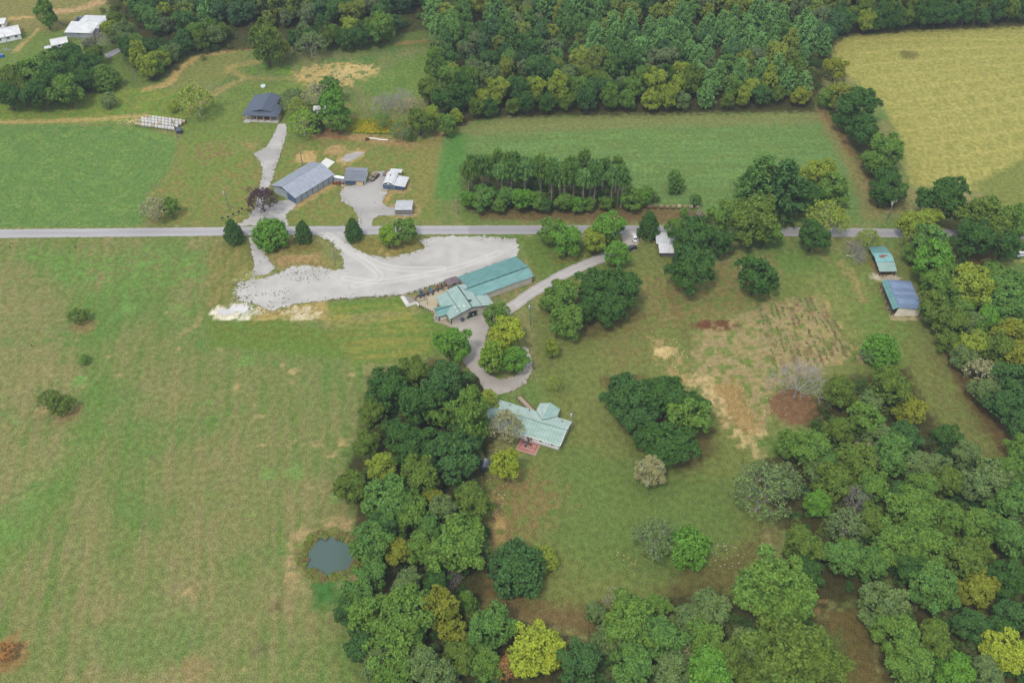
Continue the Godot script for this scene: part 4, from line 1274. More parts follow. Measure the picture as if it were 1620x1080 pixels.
	var lb2 := Build.new()
	lb2.tube(PackedVector3Array([V(0.25, -0.4, 0.3), V(0, 0.3, 0), V(-0.2, 0.9, -0.3)]), PackedFloat32Array([0.16, 0.13, 0.07]), 6)
	commit(lb2, "stem", M.bark_grey, lg2)
	for k in 2:
		var br := thing("fallen_branch", "large bare grey branch lying on the grass, %s" % ["upper one by the road trees", "lower one above the garden"][k], "branch", [Vector2(116.0, -271.5), Vector2(113.7, -263.9)][k], [10.0, 60.0][k])
		var t3 := MeshInstance3D.new()
		t3.mesh = trunks["bare_%d" % k]
		t3.material_override = M.bark_grey
		put(t3, br, "branch")
		t3.rotation = Vector3(deg_to_rad(80.0), 0.4, 0.3)
		t3.position.y = 0.8
		t3.scale = Vector3.ONE * 0.75
	for k in 3:
		var st := thing("dead_stump", "broken pale dead trunk by the roadside pines, %s" % ["leaning tall one right of the bales", "short dark one beside it", "far right short one"][k], "stump", [Vector2(65.4, -285.5), Vector2(66.1, -285.2), Vector2(66.9, -285.5)][k])
		var sb := Build.new()
		sb.tube(PackedVector3Array([V(0, -0.1, 0), V(0.5, 3.0, 0), V(1.4, [7.0, 3.6, 2.6][k], 0)]), PackedFloat32Array([0.3, 0.22, 0.08]), 6)
		commit(sb, "stem", M.bark_grey, st)


# ---------------------------------------------------------------- what grows and lies on the ground
func paint_ground() -> void:
	var green := tone(114, 138, 78)
	var fresh := tone(98, 140, 72)
	var tan := tone(156, 146, 112)
	var olive := tone(126, 136, 78)
	gc.resize(NX * NZ)
	var dir := Vector2(-0.17, -0.985)
	var side := Vector2(-dir.y, dir.x)
	for j in NZ:
		for i in NX:
			var p := at_grid(i, j)
			var s := Vector2(p.dot(dir) * 0.05, p.dot(side) * 1.5)
			var stripe := sin(p.dot(side) * 1.35 + 1.5 * n_mid.get_noise_2d(p.x * 0.3, p.y * 0.3))
			var k := 0.42 + 0.5 * n_big.get_noise_2d(p.x, p.y) + 0.3 * n_mid.get_noise_2d(p.x, p.y) + 0.6 * n_small.get_noise_2d(s.x, s.y) + 0.13 * stripe * absf(stripe)
			var c := green.lerp(tan, clampf(k + 0.06, 0.0, 1.0) * 0.95)
			var q := n_mid.get_noise_2d(p.x * 0.6 + 300.0, p.y * 0.6)
			c = c.lerp(fresh, clampf(q * 1.3, 0.0, 0.55))
			c = c.lerp(olive, clampf(n_edge.get_noise_2d(p.x * 0.7, p.y * 0.7) * 0.6, 0.0, 0.5))
			gc[j * NX + i] = c
	# far left meadows and yards
	area([Vector2(-244.1, -421.0), Vector2(-218.5, -430.2), Vector2(-192.2, -439.7), Vector2(-152.0, -386.8), Vector2(-153.3, -371.0), Vector2(-217.0, -351.2)], tone(112, 138, 72), 3, 4, 0.8)
	area([Vector2(-261.7, -466.4), Vector2(-200.1, -466.4), Vector2(-190.3, -433.4), Vector2(-217.4, -427.1), Vector2(-244.1, -421.0)], tone(142, 138, 92), 3, 5, 0.85)
	streak_line([Vector2(-218.4, -447.5), Vector2(-207.3, -450.1), Vector2(-198.3, -458.1)], 6.0, tone(200, 170, 140), 1.0, 2.0, 0.8)
	streak_line([Vector2(-235.5, -441.0), Vector2(-226.8, -441.6)], 3.0, tone(206, 176, 130), 0.8, 1.5, 0.8)
	streak_line([Vector2(-222.0, -409.2), Vector2(-219.9, -421.0), Vector2(-218.5, -430.2)], 2.2, tone(196, 170, 128), 0.7, 1.0, 0.8)
	area([Vector2(-224.6, -371.0), Vector2(-203.9, -372.0), Vector2(-176.0, -376.2), Vector2(-154.6, -376.2), Vector2(-126.9, -371.0), Vector2(-122.9, -353.2), Vector2(-180.9, -350.3), Vector2(-216.6, -350.3)], tone(142, 152, 76), 2, 5, 0.8)
	area([Vector2(-224.6, -371.0), Vector2(-203.9, -372.0), Vector2(-176.0, -376.2), Vector2(-154.6, -376.2), Vector2(-126.9, -371.0), Vector2(-122.9, -353.2), Vector2(-180.9, -350.3), Vector2(-216.6, -350.3)], tone(120, 152, 66), 2, 5, 0.9, 0.05)
	area([Vector2(-147.9, -392.2), Vector2(-121.6, -411.5), Vector2(-113.9, -400.6), Vector2(-116.7, -386.8), Vector2(-141.3, -376.2)], tone(132, 138, 84), 2, 4, 0.9)
	streak_line([Vector2(-155.2, -376.2), Vector2(-147.2, -380.4), Vector2(-144.9, -391.1), Vector2(-140.7, -402.3), Vector2(-132.2, -408.0), Vector2(-117.4, -411.5)], 4.2, tone(188, 164, 116), 0.8, 1.2, 0.9)
	streak_line([Vector2(-211.3, -349.8), Vector2(-181.2, -351.2), Vector2(-159.1, -354.1), Vector2(-149.1, -355.1)], 3.0, tone(192, 172, 122), 0.8, 1.4, 0.85)
	streak_line([Vector2(-132.2, -360.0), Vector2(-123.8, -375.1), Vector2(-115.2, -385.7), Vector2(-123.6, -393.9), Vector2(-111.0, -400.0)], 4.0, tone(176, 160, 108), 0.8, 1.4, 0.75)
	streak_line([Vector2(-115.2, -385.7), Vector2(-100.2, -385.2), Vector2(-83.8, -384.1)], 3.2, tone(168, 158, 104), 0.8, 1.4, 0.65)
	area([Vector2(-121.3, -393.3), Vector2(-108.0, -398.9), Vector2(-90.8, -395.0), Vector2(-84.2, -386.8), Vector2(-111.3, -386.8)], tone(124, 164, 66), 2, 3, 0.75, 0.0)
	# top left hay field
	area([Vector2(-220.7, -347.9), Vector2(-190.5, -348.4), Vector2(-156.9, -346.5), Vector2(-134.1, -340.0), Vector2(-130.4, -331.9), Vector2(-130.4, -313.4), Vector2(-134.3, -301.3), Vector2(-130.6, -281.9), Vector2(-193.9, -280.4)], tone(114, 148, 82), 1.0, 1.0, 0.95)
	area([Vector2(-220.7, -347.9), Vector2(-190.5, -348.4), Vector2(-156.9, -346.5), Vector2(-134.1, -340.0), Vector2(-130.4, -331.9), Vector2(-130.4, -313.4), Vector2(-134.3, -301.3), Vector2(-130.6, -281.9), Vector2(-193.9, -280.4)], tone(122, 162, 92), 1.0, 1.0, 0.8, 0.08)
	area([Vector2(-220.7, -347.9), Vector2(-190.5, -348.4), Vector2(-156.9, -346.5), Vector2(-134.1, -340.0), Vector2(-130.4, -331.9), Vector2(-130.4, -313.4), Vector2(-134.3, -301.3), Vector2(-130.6, -281.9), Vector2(-193.9, -280.4)], tone(128, 138, 88), 1.0, 1.0, 0.5, 0.22)
	# farmyard lawn
	area([Vector2(-133.4, -348.9), Vector2(-115.7, -381.4), Vector2(-91.9, -384.1), Vector2(-29.6, -332.8), Vector2(-26.9, -284.1), Vector2(-100.6, -281.9), Vector2(-128.9, -283.3), Vector2(-133.0, -303.3), Vector2(-128.6, -318.9)], tone(124, 142, 76), 2, 2, 0.85)
	area([Vector2(-133.4, -348.9), Vector2(-115.7, -381.4), Vector2(-91.9, -384.1), Vector2(-29.6, -332.8), Vector2(-26.9, -284.1), Vector2(-100.6, -281.9), Vector2(-128.9, -283.3), Vector2(-133.0, -303.3), Vector2(-128.6, -318.9)], tone(148, 136, 92), 2, 2, 0.7, 0.1)
	area([Vector2(-133.4, -348.9), Vector2(-115.7, -381.4), Vector2(-91.9, -384.1), Vector2(-63.3, -346.5), Vector2(-100.4, -328.4), Vector2(-119.0, -303.3)], tone(108, 146, 72), 2, 2, 0.7, 0.0)
	spot(Vector2(-116.3, -328.4), 8.0, tone(150, 128, 96), 2, 3, 0.7, 0.0)
	spot(Vector2(-103.8, -333.7), 5.0, tone(168, 144, 108), 2, 3, 0.7, 0.05)
	spot(Vector2(-74.6, -388.4), 13.0, tone(206, 180, 128), 2, 4, 0.95, -0.25, Vector2(1.5, 0.8))
	spot(Vector2(-68.4, -391.1), 8.0, tone(216, 192, 142), 2, 3, 0.9, -0.2, Vector2(1.3, 0.8))
	area([Vector2(-47.4, -402.3), Vector2(-34.1, -415.1), Vector2(-34.4, -371.0), Vector2(-55.0, -365.9), Vector2(-67.3, -381.4)], tone(118, 146, 76), 2, 4, 0.85)
	area([Vector2(-80.6, -446.2), Vector2(-35.8, -446.2), Vector2(-34.1, -413.9), Vector2(-70.2, -406.9), Vector2(-93.0, -409.2)], tone(98, 118, 64), 2, 4, 0.8)
	streak_line([Vector2(-51.3, -416.2), Vector2(-39.5, -418.6), Vector2(-34.3, -417.4)], 3.0, tone(150, 128, 92), 0.8, 1.5, 0.8)
	streak_line([Vector2(-77.5, -340.0), Vector2(-62.4, -339.1), Vector2(-49.7, -336.4), Vector2(-37.0, -332.8), Vector2(-29.8, -336.4), Vector2(-27.7, -342.8)], 5.0, tone(176, 148, 112), 1.0, 1.6, 0.9)
	area([Vector2(-83.9, -348.9), Vector2(-68.0, -344.2), Vector2(-65.8, -336.4), Vector2(-78.9, -340.9)], tone(136, 104, 82), 1.0, 1.5, 0.8)
	area([Vector2(-68.4, -323.1), Vector2(-62.4, -330.1), Vector2(-56.5, -330.1), Vector2(-59.2, -324.0), Vector2(-63.7, -318.9)], tone(200, 172, 130), 1.0, 1.5, 0.9)
	spot(Vector2(-68.8, -330.1), 4.0, tone(186, 160, 124), 1, 1.5, 0.9)
	spot(Vector2(-79.5, -324.9), 4.2, tone(202, 174, 130), 0.6, 0.8, 0.95)
	streak_line([Vector2(-79.5, -292.3), Vector2(-72.0, -300.9), Vector2(-63.8, -309.7)], 3.0, tone(192, 166, 126), 0.6, 0.8, 0.9)
	streak_line([Vector2(-63.7, -308.9), Vector2(-61.6, -303.3), Vector2(-57.8, -294.6), Vector2(-53.8, -287.0)], 1.6, tone(194, 168, 124), 0.5, 0.8, 0.85)
	streak_line([Vector2(-47.0, -297.0), Vector2(-44.2, -301.7), Vector2(-41.4, -301.7)], 2.6, tone(196, 160, 110), 0.5, 0.8, 0.85)
	spot(Vector2(-39.2, -291.2), 6.0, tone(188, 162, 130), 0.6, 1.0, 0.8)
	area([Vector2(-48.7, -300.1), Vector2(-39.0, -300.9), Vector2(-37.6, -306.5), Vector2(-41.4, -313.0), Vector2(-50.0, -313.4)], tone(180, 158, 126), 1.0, 1.5, 0.8)
	# field north of the road, edged by the roadside pines
	area([Vector2(-27.6, -340.9), Vector2(-12.8, -351.2), Vector2(48.7, -354.1), Vector2(123.6, -356.1), Vector2(128.9, -335.0), Vector2(128.8, -303.3), Vector2(128.9, -283.3), Vector2(45.6, -291.6), Vector2(-17.0, -324.0), Vector2(-29.6, -298.5)], tone(116, 144, 86), 1.5, 2, 0.95)
	area([Vector2(-27.6, -340.9), Vector2(-12.8, -351.2), Vector2(48.7, -354.1), Vector2(123.6, -356.1), Vector2(128.9, -335.0), Vector2(128.8, -303.3), Vector2(128.9, -283.3), Vector2(45.6, -291.6), Vector2(-17.0, -324.0), Vector2(-29.6, -298.5)], tone(122, 158, 98), 1.5, 2, 0.7, 0.1, Vector2(1, 0))
	area([Vector2(-27.6, -340.9), Vector2(-12.8, -351.2), Vector2(48.8, -355.1), Vector2(123.8, -357.0), Vector2(123.4, -348.4), Vector2(48.0, -345.6), Vector2(-17.5, -339.6)], tone(142, 140, 96), 2, 4, 0.6)
	area([Vector2(-29.6, -298.5), Vector2(-25.7, -344.2), Vector2(-18.8, -340.9), Vector2(-17.5, -303.3), Vector2(-20.2, -296.2)], tone(92, 142, 72), 1.5, 2, 0.8)
	area([Vector2(-39.5, -332.8), Vector2(-27.6, -340.9), Vector2(-29.5, -297.7), Vector2(-35.2, -289.7)], tone(142, 142, 88), 1.5, 2, 0.8)
	streak_line([Vector2(124.5, -358.0), Vector2(128.1, -331.9), Vector2(128.9, -307.3), Vector2(127.2, -287.8)], 5.0, tone(150, 138, 98), 1.5, 2.0, 0.7)
	streak_line([Vector2(126.2, -361.0), Vector2(131.0, -333.7), Vector2(132.1, -316.3), Vector2(132.2, -291.6)], 2.4, tone(140, 108, 84), 0.8, 1.2, 0.85)
	# yellow hay field at the top right
	var hay := [Vector2(142.1, -419.8), Vector2(177.5, -429.6), Vector2(244.4, -437.1), Vector2(190.9, -284.1), Vector2(170.3, -303.3), Vector2(147.9, -306.5), Vector2(153.7, -339.6), Vector2(152.0, -371.0), Vector2(141.8, -389.5)]
	area(hay, tone(170, 168, 104), 1.5, 2, 1.0)
	area(hay, tone(172, 168, 102), 1.5, 2, 0.2, 0.05, Vector2(0.97, 0.24))
	area(hay, tone(142, 150, 78), 1.5, 2, 0.55, 0.16)
	for k in 16:
		streak_line([Vector2(148.4, -417.4) + Vector2(1.0 * k, 10.5 * k), Vector2(186.6, -421.0) + Vector2(3.0 * k, 9.2 * k), Vector2(243.1, -418.6) + Vector2(2.0 * k, 5.0 * k)], 1.3, tone(194, 186, 120), 0.7, 0.0, 0.55)
	for k in 9:
		streak_line([Vector2(157.5, -391.1) + Vector2(6.0 * k, 0.4 * k), Vector2(163.9, -351.2) + Vector2(6.6 * k, 0.0), Vector2(153.3, -307.3) + Vector2(8.0 * k, 0.0)], 1.2, tone(192, 184, 118), 0.7, 0.0, 0.45)
	area([Vector2(170.5, -306.5), Vector2(203.5, -329.2), Vector2(186.7, -273.2), Vector2(175.6, -291.6)], tone(132, 142, 82), 1.5, 2, 1.0)
	spot(Vector2(175.4, -405.7), 4.0, tone(110, 112, 66), 1.5, 2, 0.8)
	# verge of the road and the soil below the roadside pines
	area([Vector2(-19.6, -296.2), Vector2(-11.4, -293.5), Vector2(57.2, -293.1), Vector2(68.1, -289.7), Vector2(66.1, -283.3), Vector2(20.2, -284.1), Vector2(-11.3, -285.9)], tone(124, 100, 78), 1.0, 2.0, 0.8)
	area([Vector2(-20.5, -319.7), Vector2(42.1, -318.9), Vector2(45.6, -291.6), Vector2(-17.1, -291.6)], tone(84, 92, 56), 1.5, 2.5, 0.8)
	# pasture in the left half
	streak_line([Vector2(-163.6, -266.9), Vector2(-147.2, -252.9), Vector2(-131.4, -228.4), Vector2(-125.2, -206.3), Vector2(-120.6, -186.4)], 9.0, tone(104, 142, 70), 3, 4, 0.5)
	streak_line([Vector2(-120.6, -186.4), Vector2(-123.3, -172.6), Vector2(-125.9, -159.8), Vector2(-129.9, -147.8), Vector2(-131.9, -140.3)], 10.0, tone(108, 144, 74), 3, 4, 0.45)
	streak_line([Vector2(-137.0, -153.7), Vector2(-129.7, -151.8), Vector2(-131.2, -168.3), Vector2(-128.4, -172.2)], 6.0, tone(122, 162, 90), 2, 4, 0.6, 0.0)
	area([Vector2(-171.6, -268.0), Vector2(-136.4, -266.3), Vector2(-108.2, -266.3), Vector2(-101.0, -252.9), Vector2(-133.9, -243.4), Vector2(-150.4, -249.7)], tone(116, 158, 84), 2, 5, 0.7, 0.05)
	area([Vector2(-181.3, -259.5), Vector2(-157.9, -259.5), Vector2(-137.4, -228.4), Vector2(-123.0, -177.1), Vector2(-132.6, -159.8), Vector2(-141.1, -155.7)], tone(150, 146, 106), 3, 6, 0.6, -0.05)
	area([Vector2(-112.5, -217.1), Vector2(-79.8, -240.3), Vector2(-48.5, -217.1), Vector2(-42.0, -159.8), Vector2(-54.7, -134.8), Vector2(-92.2, -140.3)], tone(142, 140, 100), 3, 8, 0.5, 0.0, Vector2(-0.17, -0.985))
	for k in 26:
		var q := Vector2(rng.randf_range(-1, 1), rng.randf_range(-1, 1))
		spot([Vector2(-129.2, -256.2), Vector2(-112.8, -249.7), Vector2(-132.8, -196.1), Vector2(-55.4, -159.8), Vector2(-85.1, -206.3), Vector2(-125.5, -228.4)][k % 6] + q * 14.0, rng.randf_range(0.8, 2.6), tone(126, 168, 94), 0.8, 1.6, 0.5)
	for k in 30:
		var q := Vector2(rng.randf_range(-1, 1), rng.randf_range(-1, 1))
		spot([Vector2(-73.7, -206.3), Vector2(-95.6, -228.4), Vector2(-130.4, -206.3), Vector2(-56.8, -193.6), Vector2(-76.2, -119.4), Vector2(-59.7, -177.1)][k % 6] + q * 17.0, rng.randf_range(0.4, 1.4), tone(196, 172, 136), 0.6, 1.4, 0.75)
	streak_line([Vector2(-103.9, -225.5), Vector2(-100.0, -231.9), Vector2(-99.6, -235.8)], 1.6, tone(168, 158, 118), 0.8, 1.0, 0.8)
	# mown strips round the gravel lot
	area([Vector2(-104.4, -270.4), Vector2(-91.9, -273.9), Vector2(-87.9, -259.5), Vector2(-90.7, -252.3), Vector2(-93.3, -238.5), Vector2(-98.5, -237.9)], tone(124, 132, 76), 1, 1.5, 0.9)
	for k in 5:
		streak_line([Vector2(-103.6, -269.0) + Vector2(2.9 * k, 0), Vector2(-98.1, -239.1) + Vector2(2.6 * k, 0)], 1.1, tone(160, 146, 104), 0.5, 0.5, 0.65)
	area([Vector2(-98.3, -237.3), Vector2(-57.7, -228.4), Vector2(-22.4, -237.3), Vector2(-23.3, -217.1), Vector2(-40.3, -213.0), Vector2(-94.0, -221.2)], tone(112, 140, 68), 1.5, 2, 0.9)
	area([Vector2(-59.7, -239.7), Vector2(-35.0, -242.8), Vector2(-30.3, -234.3), Vector2(-23.7, -224.1), Vector2(-28.9, -214.3), Vector2(-48.0, -213.0), Vector2(-57.4, -225.5)], tone(152, 150, 84), 1.5, 2, 0.75, -0.05, Vector2(0.99, -0.1))
	area([Vector2(-60.2, -240.9), Vector2(-35.1, -244.0), Vector2(-32.5, -237.3), Vector2(-58.7, -235.5)], tone(96, 136, 54), 1.0, 1.0, 0.75)
	for k in 4:
		streak_line([Vector2(-59.0, -237.9) + Vector2(0, 2.1 * k), Vector2(-32.8, -240.9) + Vector2(0, 2.1 * k)], 0.8, tone(166, 160, 92), 0.4, 0.4, 0.55)
	area([Vector2(-98.3, -237.3), Vector2(-78.4, -232.8), Vector2(-49.8, -228.4), Vector2(-49.0, -221.2), Vector2(-94.3, -222.6)], tone(120, 130, 70), 1.5, 3, 0.6, 0.0)
	area([Vector2(-83.9, -240.3), Vector2(-73.4, -239.1), Vector2(-60.7, -242.8), Vector2(-59.2, -233.1), Vector2(-74.6, -233.7), Vector2(-82.3, -231.9)], tone(182, 164, 112), 1.2, 2.0, 0.9)
	spot(Vector2(-67.9, -236.1), 3.4, tone(222, 212, 196), 0.8, 1.5, 0.8, -0.1, Vector2(1.6, 1.0))
	streak_line([Vector2(-94.8, -236.7), Vector2(-91.8, -235.2), Vector2(-89.0, -237.3)], 5.0, tone(236, 232, 228), 0.6, 1.2, 1.0)
	spot(Vector2(-86.0, -236.4), 3.6, tone(232, 228, 224), 0.7, 1.5, 0.9, -0.2, Vector2(1.5, 1.0))
	area([Vector2(-93.0, -252.9), Vector2(-90.0, -252.9), Vector2(-83.9, -240.3), Vector2(-86.1, -235.8), Vector2(-90.6, -243.4)], tone(206, 200, 186), 1.0, 1.5, 0.8, -0.05)
	area([Vector2(-90.8, -257.8), Vector2(-82.5, -255.5), Vector2(-77.8, -252.9), Vector2(-85.9, -251.3), Vector2(-89.8, -252.9)], tone(160, 160, 96), 1.0, 1.5, 0.8)
	area([Vector2(-84.4, -266.3), Vector2(-67.2, -266.9), Vector2(-59.7, -259.5), Vector2(-60.7, -256.8), Vector2(-72.0, -256.2), Vector2(-78.7, -257.8)], tone(154, 142, 96), 1.0, 1.5, 0.9)
	area([Vector2(-81.8, -263.5), Vector2(-66.0, -266.3), Vector2(-66.5, -262.2), Vector2(-78.9, -259.5)], tone(176, 150, 116), 1.0, 1.5, 0.9)
	area([Vector2(-58.2, -273.2), Vector2(-46.4, -276.1), Vector2(-32.0, -275.0), Vector2(-28.3, -269.0), Vector2(-36.7, -265.6), Vector2(-45.3, -264.2), Vector2(-52.0, -266.9)], tone(140, 134, 80), 1.0, 1.5, 0.9)
	area([Vector2(-49.0, -269.0), Vector2(-37.0, -268.3), Vector2(-32.5, -266.9), Vector2(-43.1, -264.2)], tone(192, 170, 124), 1.0, 1.5, 0.85, -0.05)
	area([Vector2(-92.4, -273.9), Vector2(-90.2, -273.9), Vector2(-84.9, -259.5), Vector2(-86.5, -256.8)], tone(112, 108, 64), 0.8, 1.0, 0.7)
	area([Vector2(-85.8, -273.9), Vector2(-68.0, -272.5), Vector2(-65.3, -269.0), Vector2(-73.6, -266.3), Vector2(-83.6, -268.0)], tone(130, 122, 72), 1.0, 1.5, 0.9)
	# lawns right of the drive
	area([Vector2(2.2, -275.0), Vector2(39.7, -275.0), Vector2(40.5, -259.5), Vector2(10.4, -249.7), Vector2(7.4, -256.2)], tone(106, 132, 66), 1.5, 2, 0.9)
	area([Vector2(11.9, -268.0), Vector2(32.6, -268.0), Vector2(32.2, -262.2), Vector2(15.0, -260.2)], tone(134, 126, 78), 1.5, 2, 0.7, 0.0)
	area([Vector2(7.2, -243.4), Vector2(41.7, -273.2), Vector2(88.3, -252.9), Vector2(140.6, -273.2), Vector2(133.8, -217.1), Vector2(142.3, -177.1), Vector2(116.4, -172.6), Vector2(79.3, -196.1), Vector2(62.6, -144.0), Vector2(41.2, -126.1), Vector2(-4.6, -129.5), Vector2(-8.6, -168.3), Vector2(16.1, -184.0), Vector2(5.8, -214.3)], tone(122, 134, 78), 2, 3, 0.85)
	area([Vector2(40.0, -252.9), Vector2(88.7, -266.3), Vector2(90.4, -252.9), Vector2(74.7, -234.3), Vector2(45.8, -228.4)], tone(146, 132, 94), 3, 6, 0.75, -0.1)
	area([Vector2(26.2, -234.3), Vector2(51.5, -243.4), Vector2(42.7, -217.1), Vector2(28.4, -206.3)], tone(140, 126, 88), 3, 6, 0.6, -0.05)
	area([Vector2(90.9, -266.3), Vector2(114.7, -266.3), Vector2(125.5, -228.4), Vector2(128.3, -177.1), Vector2(111.5, -206.3), Vector2(100.9, -243.4)], tone(112, 142, 72), 3, 5, 0.7, -0.1)
	area([Vector2(97.4, -256.2), Vector2(107.3, -252.9), Vector2(110.6, -217.1), Vector2(102.8, -217.1), Vector2(96.2, -240.3)], tone(156, 152, 100), 2, 5, 0.5, 0.0)
	area([Vector2(119.9, -222.6), Vector2(133.8, -217.1), Vector2(138.8, -177.1), Vector2(123.3, -172.6), Vector2(116.2, -196.1)], tone(124, 120, 78), 3, 6, 0.7, -0.1)
	streak_line([Vector2(135.2, -234.3), Vector2(136.1, -206.3), Vector2(139.2, -178.2)], 7.0, tone(112, 88, 66), 2, 2, 0.8)
	area([Vector2(16.0, -181.7), Vector2(33.2, -174.9), Vector2(58.4, -168.3), Vector2(60.7, -151.8), Vector2(45.4, -134.8), Vector2(17.5, -140.3), Vector2(3.3, -155.7)], tone(106, 132, 74), 4, 6, 0.75)
	area([Vector2(-5.2, -172.6), Vector2(6.9, -172.6), Vector2(15.1, -159.8), Vector2(3.3, -149.8), Vector2(-8.0, -144.0)], tone(146, 126, 92), 3, 6, 0.8, -0.15)
	streak_line([Vector2(-5.9, -161.9), Vector2(-4.1, -151.8), Vector2(-5.6, -144.0), Vector2(-7.0, -134.8)], 3.0, tone(196, 166, 124), 1.2, 2.0, 0.8, -0.1)
	area([Vector2(-10.4, -144.0), Vector2(-3.2, -140.3), Vector2(4.6, -131.3), Vector2(23.1, -129.5), Vector2(40.5, -121.1), Vector2(28.4, -119.4), Vector2(1.5, -125.2), Vector2(-9.2, -129.5)], tone(122, 102, 74), 2, 3, 0.8)
	area([Vector2(42.9, -140.3), Vector2(71.0, -153.7), Vector2(58.8, -140.3), Vector2(47.2, -126.1), Vector2(22.6, -122.7)], tone(110, 98, 66), 3, 5, 0.7)
	streak_line([Vector2(51.9, -246.5), Vector2(56.7, -206.3)], 3.0, tone(126, 108, 76), 2, 3, 0.4)
	# garden rows, worn pale soil, and the red soil below the bare tree
	area([Vector2(58.7, -228.4), Vector2(79.8, -240.3), Vector2(99.0, -244.0), Vector2(103.4, -215.7), Vector2(79.8, -203.7), Vector2(70.7, -184.0), Vector2(59.0, -196.1), Vector2(53.3, -208.9)], tone(172, 156, 124), 2, 3, 0.9)
	area([Vector2(58.7, -228.4), Vector2(79.8, -240.3), Vector2(99.0, -244.0), Vector2(103.4, -215.7), Vector2(79.8, -203.7), Vector2(70.7, -184.0), Vector2(59.0, -196.1), Vector2(53.3, -208.9)], tone(110, 138, 68), 2, 3, 0.85, 0.16)
	for k in 13:
		streak_line([Vector2(79.1, -240.9) + Vector2(1.75 * k, -0.3 * k), Vector2(78.9, -228.4) + Vector2(1.9 * k, -0.2 * k), Vector2(79.7, -211.6) + Vector2(2.1 * k, -0.1 * k)], 0.8, tone(112, 92, 76), 0.4, 0.6, 0.65, -0.05)
		streak_line([Vector2(80.7, -240.9) + Vector2(1.75 * k, -0.3 * k), Vector2(80.4, -228.4) + Vector2(1.9 * k, -0.2 * k), Vector2(81.2, -211.6) + Vector2(2.1 * k, -0.1 * k)], 0.7, tone(204, 176, 134), 0.4, 0.8, 0.6, 0.0)
	spot(Vector2(64.4, -230.1), 4.4, tone(120, 76, 64), 1.0, 1.5, 0.9, -0.3, Vector2(1.6, 0.6))
	area([Vector2(43.5, -225.5), Vector2(48.4, -223.2), Vector2(54.8, -206.3), Vector2(50.7, -203.7), Vector2(44.3, -214.3)], tone(188, 164, 124), 2, 3, 0.8, -0.15)
	spot(Vector2(46.3, -218.2), 2.6, tone(226, 202, 160), 0.8, 1.5, 0.85)
	area([Vector2(52.5, -208.9), Vector2(59.0, -208.9), Vector2(64.5, -196.1), Vector2(72.4, -184.0), Vector2(72.5, -174.9), Vector2(65.0, -177.1), Vector2(60.1, -191.2), Vector2(54.1, -201.1)], tone(210, 188, 150), 1.5, 3, 0.9, -0.15)
	area([Vector2(60.1, -203.7), Vector2(66.2, -206.3), Vector2(71.0, -191.2), Vector2(68.0, -184.0), Vector2(61.9, -191.2)], tone(168, 140, 98), 1.5, 3, 0.8)
	spot(Vector2(82.1, -195.6), 7.2, tone(136, 106, 84), 1.0, 1.5, 1.0)
	area([Vector2(68.0, -184.0), Vector2(76.9, -184.0), Vector2(86.4, -186.4), Vector2(80.8, -177.1), Vector2(69.9, -174.9)], tone(92, 128, 58), 2, 3, 0.8)
	streak_line([Vector2(111.3, -261.2), Vector2(113.6, -252.9), Vector2(113.7, -243.4)], 3.0, tone(170, 152, 112), 1.0, 2.0, 0.6)
	area([Vector2(121.6, -262.9), Vector2(123.9, -264.9), Vector2(129.1, -252.9), Vector2(127.2, -249.1), Vector2(121.6, -249.7)], tone(140, 108, 80), 0.8, 1.0, 0.9)
	streak_line([Vector2(121.0, -253.9), Vector2(123.7, -252.9), Vector2(127.6, -253.6)], 3.2, tone(214, 206, 200), 0.6, 0.8, 0.9)
	area([Vector2(121.4, -249.1), Vector2(122.8, -246.5), Vector2(122.6, -235.5), Vector2(121.2, -233.1), Vector2(120.7, -240.3)], tone(140, 124, 112), 0.8, 1.0, 0.9)
	streak_line([Vector2(121.3, -233.7), Vector2(126.9, -233.4), Vector2(131.3, -234.6)], 2.4, tone(200, 186, 160), 0.6, 0.8, 0.85)
	# soil below the woods
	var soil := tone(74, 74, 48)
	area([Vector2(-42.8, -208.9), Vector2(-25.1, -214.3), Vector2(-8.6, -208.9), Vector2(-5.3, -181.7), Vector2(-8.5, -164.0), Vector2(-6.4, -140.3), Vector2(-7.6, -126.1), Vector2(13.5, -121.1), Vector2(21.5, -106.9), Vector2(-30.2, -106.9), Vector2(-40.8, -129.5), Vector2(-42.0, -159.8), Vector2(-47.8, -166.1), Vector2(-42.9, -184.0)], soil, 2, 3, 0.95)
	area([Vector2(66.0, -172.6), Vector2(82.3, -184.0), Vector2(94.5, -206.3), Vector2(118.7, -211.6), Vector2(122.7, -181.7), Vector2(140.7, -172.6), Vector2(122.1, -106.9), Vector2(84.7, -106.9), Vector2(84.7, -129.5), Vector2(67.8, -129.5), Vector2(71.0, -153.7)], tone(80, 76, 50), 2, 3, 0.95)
	area([Vector2(20.0, -129.5), Vector2(50.0, -134.8), Vector2(75.5, -129.5), Vector2(74.7, -106.9), Vector2(17.2, -106.9)], soil, 2, 3, 0.9)
	area([Vector2(73.7, -128.7), Vector2(84.7, -129.5), Vector2(85.0, -116.2), Vector2(84.7, -106.9), Vector2(74.7, -106.9), Vector2(76.2, -119.4)], tone(114, 102, 66), 1.5, 2, 0.95)
	area([Vector2(72.4, -122.7), Vector2(78.5, -122.7), Vector2(77.6, -106.9), Vector2(74.0, -106.9)], tone(94, 116, 60), 1.5, 2, 0.7)
	paint(Rect2(Vector2(76.3, -128.7) - Vector2(6, 6), Vector2(12, 12)), func(p: Vector2) -> float: return absf((p - Vector2(76.3, -128.7)).length() - 2.6) - 0.25, tone(170, 146, 112), 0.35, 0.4, 0.8)
